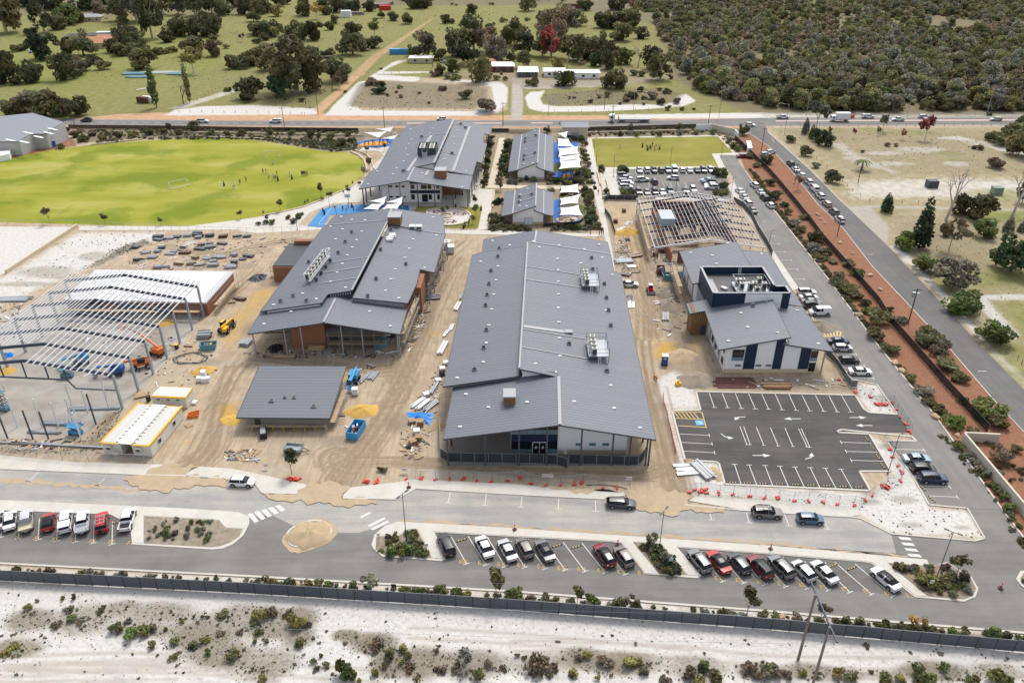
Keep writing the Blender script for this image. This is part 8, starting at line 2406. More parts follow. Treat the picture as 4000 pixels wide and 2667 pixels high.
e5('weeds','small scattered weeds and tufts over the sand',bz,KW)
# shade sails, fences, poles, people, site clutter
def hz(b,ty):
 p=G(*b)
 lo,hi=.0,40.0
 for _ in range(40):
  m=(lo+hi)/2
  h=m-g5
  y=1333.5-f3*(p.y*_s+h*_c)/(p.y*_c-h*_s)
  lo,hi=(m,hi)if y>ty else(lo,m)
 return lo
def sail(ad,h3,posts=True,ao='white shade sails'):
 C4=[G(x,y,z)for x,y,z in h3]
 ctr=sum(C4,Vector())/len(C4)
 o=ag('shade_sail',ad,'shade sail',(ctr.x,ctr.y,0),0,ao)
 n=8
 mb=MB()
 if len(C4)==3:C4=C4+[C4[2].lerp(C4[0],.02)]
 def f(u,v):
  p=C4[0].lerp(C4[1],u).lerp(C4[3].lerp(C4[2],u),v)
  k=.16
  du=(u-.5)*k*4*v*(1-v)
  dv=(v-.5)*k*4*u*(1-u)
  a=(C4[1]-C4[0]).lerp(C4[2]-C4[3],v);b=(C4[3]-C4[0]).lerp(C4[2]-C4[1],u)
  return p-a*du-b*dv
 for i in range(n):
  for j in range(n):
   q=[f(i/n,j/n),f((i+1)/n,j/n),f((i+1)/n,(j+1)/n),f(i/n,(j+1)/n)]
   mb.p_(q)
 c=mb.b_('cloth',M_sail,o,he=True)
 if posts:
  for p in C4[:len(h3)]:
   MB().t_((p.x,p.y,0),(p.x,p.y,p.z+.15),.07,n=6).b_('post',al,o)
for l,c in(('small triangular white sail nearest the cream pump house',[(2177,521,4.5),(2219,512,5),(2212,541,3.6)]),('white sail second from the back beside the longer classroom',[(2178,540,4),(2219,542,4.4),(2245,575,3.5),(2177,571,4.2)]),('white sail in the middle of the row beside the longer classroom',[(2179,579,4.4),(2259,572,3.6),(2264,600,4.4),(2180,611,3.6)]),('white sail second from the front beside the longer classroom',[(2181,613,3.7),(2268,602,4.4),(2269,624,3.8),(2186,627,4.3)]),('large white sail at the front beside the longer classroom',[(2186,628,4.3),(2270,624,3.8),(2271,654,4.3),(2183,661,3.5)]),('white sail standing behind the shorter classroom yard',[(2189,728,3.7),(2259,718,4.6),(2265,753,3.7),(2185,753,4.0)]),('white sail in the middle of the shorter classroom yard',[(2187,776,3.6),(2271,756,4.8),(2259,793,3.6),(2187,801,4.2)]),('white sail over the sandpit of the shorter classroom',[(2188,812,4.2),(2261,801,3.6),(2279,843,4.3),(2185,840,3.6)]),('upper triangular sail over the orange playground',[(1462,504,4),(1539,495,5.5),(1526,516,4)]),('wide triangular sail over the orange playground',[(1420,517,4.5),(1513,514,4.5),(1480,538,3.6)]),('left triangular sail over the orange playground',[(1404,555,3.2),(1421,536,5),(1478,542,3.8)]),('right triangular sail over the orange playground',[(1485,542,3.6),(1557,525,4.8),(1539,544,3.6)]),('smallest triangular sail by the finished block eave',[(1530,519,4),(1544,512,5),(1559,529,4)]),('back left white sail over the blue court',[(1440,786,3.6),(1512,766,4.6),(1501,795,3.6)]),('back right white sail over the blue court',[(1506,790,3.6),(1576,768,4.6),(1569,795,3.6)]),('front left white sail over the blue court',[(1419,816,3.4),(1451,797,4.2),(1502,794,3.6),(1476,820,4.2)]),('front right white sail over the blue court',[(1489,816,3.6),(1512,798,4.0),(1570,793,3.6),(1553,819,4.2)])):
 sail(l,c)
def walk(bz,i1):
 L=[G(*p)for p in bz]
 ei,kv=[],.0
 for i in range(len(L)-1):
  a,b=L[i],L[i+1]
  d=(b-a).length
  t=kv
  while t<d:
   ei.append(a.lerp(b,t/d));t+=i1
  kv=t-d
 ei.append(L[-1])
 return ei
ib=bd('fence_steel',(.105,.115,.135),ac=.5,bj=.05,aj=.4,cf=.05)
bz=walk(PT('-260,2256 0,2267 1000,2319 2000,2381 3000,2457 4000,2546 4320,2577'),2.4)
bf=ag('boundary_fence','long dark grey corrugated steel fence across the foreground','fence',bz[0])
pm=MB()
nr=11
xs=[]
for k in range(nr):
 x0=k*2.36/nr;w_=2.36/nr
 xs+=[(x0,0),(x0+w_*.35,0),(x0+w_*.5,-.04),(x0+w_*.85,-.04)]
xs.append((2.36,0))
for a,b in zip(xs[:-1],xs[1:]):
 pm.p_([(a[0],a[1],.05),(b[0],b[1],.05),(b[0],b[1],2.1),(a[0],a[1],2.1)])
i5=None
for i in range(len(bz)-1):
 a,b=bz[i],bz[i+1]
 if(b-a).length<1:continue
 if i5 is None:
  o=pm.b_('panel',ib,bf,ab=True);i5=o.data
 else:
  o=D.objects.new('panel',i5);g8 .objects.link(o);o.parent=bf
 km=wloc(bf)
 st_=R.uniform(-.03,.05)
 o.location=(a.x-km.x,a.y-km.y,st_)
 o.rotation_euler=(0,0,math.atan2((b-a).y,(b-a).x))
 MB().x_(a.x-.04,a.y-.07,0,a.x+.04,a.y+.04,2.2+st_).b_('post',ai,bf)
 MB().m_((a.x,a.y,2.13+st_),(b.x,b.y,2.13+st_),.09,.06).b_('rail',ib,bf)
def ak(au,ad,bz,h,i1,m,post=ai,pr=.04,gap=.02,fo='fence',rail=True):
 L=walk(bz,i1)
 o=ag(au,ad,fo,L[0])
 for i in range(len(L)):
  MB().x_(L[i].x-pr,L[i].y-pr,0,L[i].x+pr,L[i].y+pr,h+.05).b_('post',post,o)
  if i+1<len(L)and(L[i+1]-L[i]).length>.3:
   a,b=L[i],L[i+1]
   if m:MB().m_((a.x,a.y,h/2+.04),(b.x,b.y,h/2+.04),.025,h-.08).b_('panel',m,o)
   if rail:MB().m_((a.x,a.y,h),(b.x,b.y,h),.05,.05).b_('rail',post,o)
 return o
ak('shade_cloth_fence','dark cloth covered site fence in front of the hall entrance',PT('1718,1660 1722,1802 1940,1806 2130,1808 2190,1816 2217,1828'),2.0,2.4,d6,ae)
ak('shade_cloth_fence','dark cloth covered site fence in front of the white hall wall',PT('2222,1808 2350,1813 2470,1817 2505,1815 2530,1750'),2.0,2.4,d6,ae)
ak('mesh_fence','tall black mesh fence along the red mulch strip',PT('2870,546 3008,682 3100,792 3170,880 3213,940 3430,1188 3468,1254 3540,1336 3700,1520 3855,1690'),1.9,2.5,eo)
ak('shade_cloth_fence','wavy dark cloth fence between the roof frame and the school road',PT('2865,790 2900,810 2935,850 2960,905 2995,960 3015,1000'),1.8,2.6,d6,ae)
ak('shade_cloth_fence','cloth covered fence behind the yellow sand works',[(2360,790),(2365,782),(2420,783),(2490,784)],1.8,2.6,d6,ae)
ak('shade_cloth_fence','sagging dark cloth fence beside the long walk',[(2362,830),(2385,860),(2398,905),(2402,920)],1.6,2.6,d6,ae)
ak('shade_cloth_fence','sagging cloth fence between the office and parked cars',PT('3225,1385 3262,1420 3300,1480 3318,1512 3345,1512'),1.6,2.6,d6,ae)
ak('rail_fence','black rail fence along the main road behind the oval',[(270,502),(700,507),(1000,512),(1400,516)],1.6,2.6,eo)
ak('rail_fence','black rail fence behind the small dry lawn',[(2272,512),(2500,506),(2718,500)],1.6,2.6,eo)
ak('rail_fence','short black rail fence beside the finished block',[(1922,518),(1988,518)],1.6,2.4,eo)
ak('rail_fence','black rail fence along the far right of the main road',[(3050,498),(3400,497),(3700,495),(4100,490)],1.2,4,None)
ak('guard_rail','pale guard rail along the far side of the main road',[(3340,452),(3700,453),(4150,452)],.8,4,None,al)
ak('pool_fence','small black fence of the shorter classroom verandah',[(2122,888),(2160,885),(2260,880),(2292,850)],1.2,2,eo)
ak('works_fence','thin wire works fence behind the material yard',PT('0,884 300,884 640,903 1000,916 1240,905 1700,908 1800,912'),1.9,2.5,None,ae,.025)
ak('works_fence','thin wire works fence beside the long walk',[(2395,930),(2410,1060)],1.9,2.5,None,ae,.025)
ak('works_fence','wire works fence with yellow feet along the left footpath',PT('-60,1768 40,1775 340,1805 470,1806 600,1810'),1.9,2.5,jh,ae,.025)
for i,(l,q,st_)in enumerate((('post and wire paddock fence above the white verge',[(757,400),(870,340),(1000,306),(1120,280)],4),('post and wire fence along the white sandy verge',[(700,440),(1000,442),(1190,449)],5),('old post fence beside the dirt track',[(1430,290),(1500,235),(1560,228),(1600,236)],4),('post fence round the shack block',[(1440,292),(1700,286)],4),('long paddock fence by the far track',[(1180,112),(1293,58)],8),('post fence along the gravel verge east of the side road',PT('3050,520 3175,610 3260,680 3340,757 3400,790 3700,800 4000,800'),5),('post fence by the sandy trail at right',[(3800,1200),(3850,1260),(3990,1420)],4),('low post fence below the right sandy loop',[(2060,440),(2300,438),(2600,430)],6))):
 ak('paddock_fence',l,q,1.1,st_,None,hr,.06,rail=False)
def hb(a,b,ad,foot,z=.05,cloth=None):
 a,b=G(*a),G(*b)
 o=ag('temporary_fence_panel',ad,'fence panel',a,0,'temporary fence panels on red feet')
 mb=MB()
 for p in(a,b):mb.t_((p.x,p.y,z),(p.x,p.y,z+2.0),.025,n=4)
 mb.t_((a.x,a.y,z+2.0),(b.x,b.y,z+2.0),.02,n=4).t_((a.x,a.y,z+.15),(b.x,b.y,z+.15),.02,n=4)
 mb.b_('frame',ae,o)
 MB().m_((a.x,a.y,z+1.08),(b.x,b.y,z+1.08),.008,1.8).b_('wire_panel',jh,o)
 for k in range(1+(R.random()<.35)):
  MB().o_(a.x+R.uniform(-.15,.15),a.y+k*.45+R.uniform(-.1,.1),R.uniform(-.4,1.8),.75,.3,z+k*.02,z+.22).b_('foot',foot,o)
for l,q in(('temporary fence panel with red foot along the path below the hall',PT('1589,1873 1644,1873 1702,1876 1755,1874 1811,1873 1863,1879 1920,1882 1980,1880 2033,1872 2076,1890 2132,1897 2190,1896 2245,1895 2276,1887 2354,1905 2409,1908 2463,1910')),('temporary fence panel with red foot below the black car park',PT('2693,1923 2735,1922 2810,1931 2863,1933 2927,1940 2986,1946 3040,1948 3099,1957 3155,1958 3219,1963 3274,1974 3334,1974 3378,1955 3408,1934 3459,1904 3519,1880 3523,1849 3506,1821 3487,1787 3478,1757 3451,1721')),('temporary fence panel with red foot closing the car park entrance',PT('3557,1691 3540,1660 3517,1630 3504,1602 3487,1576 3440,1581 3399,1553 3344,1534 3279,1485 3253,1445'))):
 for i in range(len(q)-1):hb(q[i],q[i+1],l,d9)
for q,l in(((1150,1870),'heap of red fence feet beside the young site tree'),((1450,1880),'row of red fence feet at the sand entrance'),((3440,1580),'scattered red feet on the sand beside the car park entrance'),((2740,1920),'heap of red feet below the steel offcuts'),((3460,1905),'scattered red feet at the corner below the black car park')):
 p=G(*q);o=ag('fence_foot_heap',l,'fence feet',p)
 for k in range(7):
  MB().o_(p.x+R.uniform(-1.2,1.2),p.y+R.uniform(-.5,.5),R.uniform(0,3),.75,.32,.03+.05*(k%3),.28+.05*(k%3)).b_('foot',d9,o)
for l,q in(('orange barrier mesh along the right works track',PT('2590,1545 2592,1580 2604,1610 2612,1655 2622,1690 2632,1740 2640,1770')),('orange barrier at the edge of the white sand',[(2553,1478),(2568,1478),(2566,1490)])):
 ak('orange_barrier',l,q,.8,1.6,bd('orange_mesh',(.62,.16,.05),ac=.7,fx=.6),c2,.03,fo='barrier',rail=False)
def lamp(ad,b,ty,heads=2,m=ai,kz=.7,dm=.0,au='street_lamp',r=.07):
 p=G(*b);h=hz(b,ty)
 o=ag(au,ad,'street lamp',p,dm)
 MB().t_((0,0,0),(0,0,h),r,r*.7,8).b_('pole',m,o,ab=True)
 MB().t_((0,0,0),(0,0,.3),r*2,r*2,8).b_('base',m,o,ab=True)
 for k in range(heads):
  s=1 if k==0 else-1
  MB().m_((0,0,h),(s*kz,0,h+.1*kz),.07,.07).b_('arm',m,o,ab=True)
  MB().m_((s*kz*.8,0,h+.08*kz),(s*(kz+.5),0,h+.1*kz),.28,.09).b_('lamp_head',m,o,ab=True)
for l,b,ty,hd in(('black twin headed lamp at the left tip of the long island',(1588,2113),1930,2),('black twin headed lamp in the middle garden island',(2574,2152),1995,2),('leaning black twin headed lamp at the right garden tip',(3657,2259),2078,2),('black lamp at the corner of the black car park',(3467,1851),1698,1),('black lamp behind the navy tower office',(3002,965),902,1),('small black lamp beside the white van',(3170,1225),1175,1),('black lamp on the terrace left of the rear car park',(2396,692),632,1),('black lamp in the middle of the rear car park',(2640,750),672,1),('black lamp at the right corner of the rear car park',(2854,773),694,1),('black lamp at the back left of the dry lawn',(2321,576),541,1),('black lamp at the left edge of the dry lawn',(2330,627),588,1),('black lamp at the front left corner of the dry lawn',(2398,663),604,1),('black lamp in front of the dry lawn middle',(2617,653),573,1),('black lamp at the right end of the dry lawn',(2816,619),545,1),('black lamp by the classroom walk',(2016,742),704,1),('black lamp at the end of the long walk',(2306,915),868,1),('black lamp beside the blue court',(1288,810),768,1),('black lamp in the garden beside the blue court',(1162,900),850,1)):
 lamp(l,b,ty,hd,dm=-.6 if hd==2 and b[0]>3000 else(.9 if hd==2 else .4))
for l,b,ty,yw in(('tall grey street lamp right of the white verge cutting',(2808,459),352,0),('tall grey street lamp behind the thin gum at the junction',(3149,451),351,0),('tall leaning grey street lamp behind the white ute',(3544,453),351,0),('tall grey street lamp farthest right on the main road',(3853,451),353,0),('grey street lamp with left arm at the junction corner',(3064,523),408,math.pi),('grey street lamp beyond the flatbed trailer',(2474,432),357,0),('faint grey street lamp beyond the gravel drive',(2143,452),385,0)):
 lamp(l,b,ty,1,ae,2.2,yw,r=.1)
def fp(ad,b,ty,kz=True,r=.15,m=hr):
 p=G(*b);h=hz(b,ty)
 o=ag('utility_pole',ad,'utility pole',p)
 MB().t_((0,0,0),(0,0,h),r,r*.75,8).b_('pole',m,o,ab=True)
 if kz:
  MB().x_(-1.1,-.06,h-.5,1.1,.06,h-.36).b_('crossarm',m,o,ab=True)
  for x in(-.9,0,.9):MB().t_((x,0,h-.36),(x,0,h-.12),.05,n=6).b_('insulator',aa,o,ab=True)
 return o,h
h9=bd('dark_pole',(.075,.075,.065),ac=.9,bj=.2,aj=2)
for l,b,ty in(('dark utility pole beside the bushes at the left of the main road',(291,485),408),('thin utility pole left of the dirt track',(1111,495),419),('utility pole at the dirt track turn off',(1243,447),349),('utility pole behind the orange playground',(1502,497),419),('utility pole beside the gravel drive',(1965,495),400),('short utility pole below the big gum',(1195,408),362),('utility pole on the right sandy loop',(2361,427),368),('utility pole beside the flatbed truck cab',(2391,489),412),('utility pole behind the lawn boundary wall',(2767,487),410),('utility pole at the school gate mulch corner',(2974,589),500),('utility pole by the yellow sign on the mulch',(3104,714),640),('utility pole on the pale paddock edge',(3351,716),650),('utility pole beside the nearest car of the side road line',(3270,922),846)):
 fp(l,b,ty,True,.14,h9)
o,h=fp('utility pole with a pale transformer on the red mulch',(3547,1263),1126,True,.17,h9)
MB().x_(-.9,-.35,h-2.1,-.2,.35,h-1.0).b_('transformer',ae,o,ab=True)
MB().x_(.1,-.3,h-1.4,.7,.3,h-1.2).b_('switch',ae,o,ab=True)
A,B=G(3186,2321,12.0),G(3240,2447,12.0)
hf=ag('power_pole_pair','two weathered wooden poles joined by a long grey crossarm at bottom right','power pole',(A.x,A.y,0))
for p,zt in((A,12.0),(B,12.0)):
 MB().t_((p.x,p.y,0),(p.x,p.y,zt),.19,.14,10).b_('pole',hr,hf)
d=(B-A).normalized()
ca,cb=A-d*2.6+Vector((.3,0,-.4)),B+d*1.9+Vector((.3,0,-.4))
MB().m_(ca,cb,.16,.22).b_('crossarm',cp,hf)
for k,t in enumerate((.05,.5,.95)):
 q=ca.lerp(cb,t)
 MB().t_((q.x,q.y,q.z-.1),(q.x-.05,q.y,q.z-.9),.06,n=6).b_('insulator',ae,hf)
 mb=MB();pr=Vector((q.x,q.y,q.z-.9))
 for i in range(1,25):
  s=i/24
  n_=Vector((q.x-160*s,q.y+160*.06*s,q.z-.9-6*4*s*(1-s)*.35))
  mb.t_(pr,n_,.014,n=3);pr=n_
 eq(mb.b_('power_line',ae),('upper','middle','lower')[k]+' thin power conductor running left from the wooden pole frame','cable')
for(x,y,s)in PT('3101,716,.5 3118,752,.4 3193,840,.7 3205,857,.5 3222,872,.5 3280,949,.6 3398,1077,.7 3438,1133,.6 3187,1019,.7 3204,1038,.7 3219,1063,.5 3232,1066,.5 3355,1234,.9 3340,1215,.5 3029,812,.5 3042,827,.6 3495,1420,.8 3523,1452,.8 3757,1486,.7 3845,1575,.7 3652,1630,.8 3740,1701,.5 3458,1373,.7 3330,992,.4 1165,2284,.4 3054,2410,.5'):
 p=G(x,y);g=random.Random(x)
 bm=bmesh.new();bmesh.ops.create_icosphere(bm,subdivisions=2,radius=s)
 for v in bm.verts:v.co=Vector((v.co.x*1.25,v.co.y*.9,v.co.z*.7))*(1+g.uniform(-.16,.16))
 me=D.meshes.new('boulder');bm.to_mesh(me);bm.free();me.materials.append(j5)
 o=D.objects.new('boulder',me);g8 .objects.link(o);o.location=(p.x,p.y,s*.25);o.rotation_euler=(0,0,g.uniform(0,3))
 eq(o,eu('round',x,y,s*20,eg,LG).replace('tree','boulder').replace('dark olive','pale orange').replace('very large','small'),'boulder','pale boulders on the mulch')
def goal(ad,px,dm,w=5.0,h=2.1,tip=0):
 p=G(*px);o=ag('soccer_goal',ad,'goal',p,dm)
 f=MB()
 f.t_((-w/2,0,0),(-w/2,0,h),.06,n=6).t_((w/2,0,0),(w/2,0,h),.06,n=6).t_((-w/2,0,h),(w/2,0,h),.06,n=6)
 f.b_('front_frame',aa,o,ab=True)
 for x in(-w/2,w/2):MB().t_((x,0,h),(x,1.0,h),.04,n=5).t_((x,1.0,h),(x,1.9,0),.04,n=5).t_((x,1.9,0),(x,0,0),.04,n=5).b_('side_frame',aa,o,ab=True)
 MB().t_((-w/2,1.9,.03),(w/2,1.9,.03),.04,n=5).b_('ground_bar',aa,o,ab=True)
 o.rotation_euler=(tip,0,dm)
 if tip:o.location.z=.1
goal('white soccer goal standing on the far right of the oval',(1062,612),.05)
goal('white soccer goal standing beside the players',(891,737),.0)
goal('white soccer goal tipped over in the middle of the oval',(697,728),.75,6,2.2,c6(80))
for px,l in(((235,620),'first white goal post from the left on the oval'),((278,599),'second white goal post from the left on the oval'),((638,623),'third white goal post from the left on the oval'),((674,604),'fourth white goal post from the left on the oval')):
 p=G(*px);eq(MB().t_((p.x,p.y,0),(p.x,p.y,4.5),.07,n=6).b_('goal_post',aa),l,'goal post')
def hoop(ad,px,ty):
 p=G(*px);o=ag('basketball_hoop',ad,'basketball hoop',p)
 MB().t_((0,.9,0),(0,.9,3.2),.08,n=6).t_((0,.9,3.2),(0,0,3.4),.06,n=6).b_('post',ai,o,ab=True)
 MB().x_(-.9,-.06,2.9,.9,0,4.0).b_('backboard',aa,o,ab=True)
 MB().x_(-.25,-.08,3.05,.25,-.062,3.5).b_('target_square',ed,o,ab=True)
 mb=MB()
 for k in range(10):
  a0,a1=k*.628,(k+1)*.628
  mb.t_((.23*math.cos(a0),-.35+.23*math.sin(a0),3.05),(.23*math.cos(a1),-.35+.23*math.sin(a1),3.05),.03,n=4)
 mb.b_('rim',c2,o,ab=True)
hoop('basketball hoop at the back of the blue court',(1361,806),770)
hoop('basketball hoop half behind the unfinished block roof',(1312,848),820)
for l,px,m in(('dark climbing frame on the orange play patch',(1445,565),ai),('dark timber climbing poles under the playground sails',(1502,560),bi),('dark play post on the round orange patch',(2216,690),ai),('timber balance logs in the sandy play pit',(2215,862),gw),('maroon swings in the white sand circle',(1795,838),a9),('maroon play logs at the left of the sand circle',(1716,832),a9),('zigzag seat at the front of the sand circle',(1755,868),a9)):
 p=G(*px);o=ag('play_equipment',l,'play equipment',p);g=random.Random(px[0])
 for k in range(7):
  a=k*.9;x,y=2.2*math.cos(a),1.2*math.sin(a)
  h_=(2.6 if 'climb' in l or 'post' in l else .6)*g.uniform(.6,1)
  MB().t_((x,y,0),(x*.7,y*.7,h_),.11,n=6).t_((x*.7,y*.7,h_),(2.2*math.cos(a+.9),1.2*math.sin(a+.9),h_*.7),.08,n=6).b_('beam',m,o,ab=True)
  # people: one continuous skinned body with clothes coloured by zone
PB={}
M_skin=bd('skin',(.32,.19,.13),ac=.6);M_hair=bd('dark_hair',(.02,.015,.012),ac=.8)
CLOTH={'black':(.015,.015,.018),'white':(.6,.6,.6),'navy':(.02,.03,.08),'blue':(.03,.1,.3),'teal':(.03,.16,.17),'hi-vis yellow':(.5,.62,.04),'maroon':(.1,.012,.02),'grey':(.2,.2,.21),'green':(.05,.15,.06),'yellow':(.6,.4,.04)}
MC={k:bd(k.replace('-','_').replace(' ','_')+'_cloth',v,ac=.85)for k,v in CLOTH.items()}
def f8(ad,px,e3,iz,low,dm,ku=False,h=1.0,z=.05,ao='people in the school grounds'):
 key=(e3,iz,low)
 if key not in PB:
  m,fn=jf[e3][0].copy(),jf[e3][1]
  for mm in(M_skin,MC[iz],MC[low],d5):m.materials.append(mm)
  for p in m.polygons:
   c=p.center
   zz=c.z-fn
   p.material_index=3 if c.z<.1 else 0 if zz>.56 or(abs(c.x)>.2 and zz<.12)else 1 if zz>0 else 2
   if e3=='sit' and zz<.02:p.material_index=2 if c.z>.1 else 3
  PB[key]=(m,fn)
 m,fn=PB[key]
 p=G(*px)
 o=ag('person',ad,'person',(p.x,p.y,z),dm,ao)
 o.scale=(h,h,h)
 b=D.objects.new('body',m);g8 .objects.link(b);b.parent=o
 hm=PB.get(('hair',e3))
 if hm is None:
  bm=bmesh.new();bmesh.ops.create_icosphere(bm,subdivisions=1,radius=.125)
  for v in bm.verts:v.co=Vector((v.co.x,v.co.y+.015,v.co.z*.85+fn+.82))
  hm=D.meshes.new('hair');bm.to_mesh(hm);bm.free();hm.materials.append(M_hair);PB[('hair',e3)]=hm
 hh=D.objects.new('hair',hm);g8 .objects.link(hh);hh.parent=o
 if ku:
  MB().t_((0,0,.08),(0,0,1.25),.33,.17,10).b_('dress',MC[low],o,ab=True)
 return o
PP=[((876,727),'stand','black','black','person in black standing in the goal'),((914,735),'walk','white','black','person in white shirt beside the goal'),((938,720),'stand','black','black','person in black between goal and players'),((962,709),'walk','grey','black','person in grey top running on the oval'),((1040,678),'stand','black','black','person in black at the back of the oval players'),((1028,676),'walk','navy','black','person in navy at the back of the oval players'),((1051,697),'walk','white','black','person in white running left of the oval cluster'),((1070,701),'stand','white','navy','white shirted person in the oval cluster'),((1077,703),'stand','blue','navy','blue shirted person in the oval cluster'),((1086,707),'stand','navy','black','navy dressed person at the right of the oval cluster'),((1083,686),'stand','black','black','person in black behind the oval cluster'),((1133,688),'walk','white','grey','person in white right of the oval cluster'),((1141,701),'walk','black','black','person in black right of the oval cluster'),((1067,646),'walk','white','black','lone person near the far goal'),((2421,583),'walk','white','blue','person in white walking on the dry lawn'),((2509,576),'walk','black','black','person in black left of the lawn players'),((2526,583),'stand','black','green','first lawn player from the left'),((2530,588),'stand','green','black','green dressed lawn player'),((2539,581),'stand','teal','black','teal dressed lawn player'),((2545,580),'stand','white','green','white shirted lawn player'),((2549,573),'stand','black','black','lawn player in black standing behind'),((2562,582),'walk','green','white','lawn player in green and white'),((2556,587),'walk','yellow','grey','lawn player in yellow'),((2571,582),'stand','white','black','lawn player in white near the right'),((2577,584),'stand','black','black','lawn player in black at the right end'),((1262,833),'stand','blue','navy','person in blue at the left of the blue court'),((1268,840),'stand','black','navy','person in dark robe at the left of the blue court'),((1339,824),'stand','navy','navy','person in navy in the middle of the blue court'),((1355,827),'walk','white','grey','person in white in the middle of the blue court'),((1361,814),'walk','white','black','person in white under the hoop'),((1375,812),'stand','black','black','person in black under the hoop'),((1381,823),'stand','blue','blue','person in bright blue on the court'),((1574,808),'stand','black','black','person in black beside the court sails'),((1780,815),'walk','black','black','person in long black dress arms out in the yard'),((1776,795),'stand','white','white','person in white robe in the yard'),((1779,778),'stand','black','black','person in black beside the brick recess'),((1806,763),'walk','black','black','person in black dress under the finished block roof'),((1860,740),'stand','black','black','left of two people in black on the yard'),((1867,738),'stand','black','black','right of two people in black on the yard'),((1879,823),'stand','black','black','person in long black dress at the lawn edge'),((1816,886),'stand','black','navy','dark dressed person by the sand circle bin'),((1831,884),'stand','navy','grey','person in navy and grey by the sand circle'),((1833,873),'stand','blue','black','person in blue by the sand circle'),((2355,690),'stand','blue','yellow','person in blue shirt and yellow trousers on the terrace'),((2320,741),'walk','navy','navy','child in navy dragging a bag on the long walk'),((2337,760),'walk','navy','grey','second child walking on the long walk'),((2373,768),'walk','white','maroon','person in white near the terrace steps'),((2379,771),'walk','black','black','person in black near the terrace steps'),((2341,921),'stand','grey','black','left of three people at the end of the long walk'),((2350,919),'stand','black','black','middle of three people at the end of the long walk'),((2356,918),'stand','black','black','right of three people at the end of the long walk'),((2917,750),'stand','hi-vis yellow','black','person in hi-vis vest directing cars on the school road')]
for i,(px,ps,tp,lw,l)in enumerate(PP):
 f8(l,px,ps,tp,lw,R.uniform(0,6.28),ku=('dress' in l or 'robe' in l or(tp==lw=='black' and i%3==0)))
for i in range(6):f8('dark dressed person in the tight row of oval players',(1179+i*4.6,686+(i%2)),'stand','black','black',R.uniform(0,6))
for i,px in enumerate(PT('1378,722 1400,724 1405,724 1409,723 1353,737 1360,737 1277,768 1282,767 1287,766 1292,765 1297,764 1341,757 1193,798 1204,792 1030,838 1256,784 1263,784')):
 f8('dark dressed person sitting on the cream wall below the oval',px,'sit',('black','maroon','navy')[i%3],'black',R.uniform(-.6,.6),z=.35,ao='people sitting along the oval wall')
for l,px,z in(('worker in hi-vis yellow at the left of the bricklaying scaffold',(2636,972),1.5),('worker in hi-vis yellow in the middle of the bricklaying scaffold',(2733,956),2.2),('worker in hi-vis yellow at the right of the bricklaying scaffold',(2769,955),2.2)):
 f8(l,px,'stand','hi-vis yellow','navy',0,z=z,ao='workers on the site')
 # scaffolds
def bn(ad,a,b,h,kt,gt=1.2,m=ae,j0=True,px=True):
 a,b=(G(*a),G(*b))if px else(Vector((*a,0)),Vector((*b,0)))
 o=ag('scaffold',ad,'scaffold',a)
 d=(b-a);n=max(1,int(d.length/2.2));u=d.normalized();v=Vector((-u.y,u.x,0))
 for i in range(n+1):
  for s in(0,gt):
   p=a+d*(i/n)+v*s
   MB().t_((p.x,p.y,0),(p.x,p.y,h),.035,n=4).b_('standard',m,o)
 for k in range(1,kt+1):
  z=h*k/(kt+.6)
  for s in(0,gt):
   p,q=a+v*s,b+v*s
   MB().t_((p.x,p.y,z),(q.x,q.y,z),.03,n=4).t_((p.x,p.y,z+1),(q.x,q.y,z+1),.03,n=4).b_('ledger',m,o)
  if j0:
   for i in range(n):
    p,q=a+d*(i/n)+v*gt/2,a+d*((i+.98)/n)+v*gt/2
    MB().m_((p.x,p.y,z+.07),(q.x,q.y,z+.07),gt*.8,.06).b_('plank',a2,o)
 return o
bn('scaffold along the east side of the unfinished block, front part',(-22.9,148.0),(-21.4,165.0),5.6,2,px=False)
bn('scaffold along the east side of the unfinished block, back part',(-20.0,176),(-17.6,197),5.6,2,px=False)
bn('scaffold inside the open front of the unfinished block',(-39.5,147.6),(-27.0,147.6),5.2,2,px=False)
bn('scaffold left of the front brick wall of the unfinished block',(-53.5,149.5),(-48.2,149.5),4.6,2,px=False)
bn('scaffold round the dark annex of the unfinished block',(1060,1080),(1150,1085),3.4,2)
bn('bricklaying scaffold in front of the roof frame',(2610,985),(2800,968),3.6,2)
bn('scaffold along the left side of the roof frame',(37.2,196),(38.4,226),4.2,2,px=False)
bn('rusty scaffold beside the navy tower office skips',(41.0,172),(41.4,184),5.0,2,px=False)
bn('scaffold along the right edge of the white slab block',(-68.6,165.5),(-67.6,180.5),3.6,1,px=False)
bn('scaffold along the front edge of the white slab block',(-104,162.6),(-72,161.8),3.4,1,px=False)
bn('trestles along the right side of the small rendered block',(-32.6,120),(-32.2,131),2.2,1,px=False)
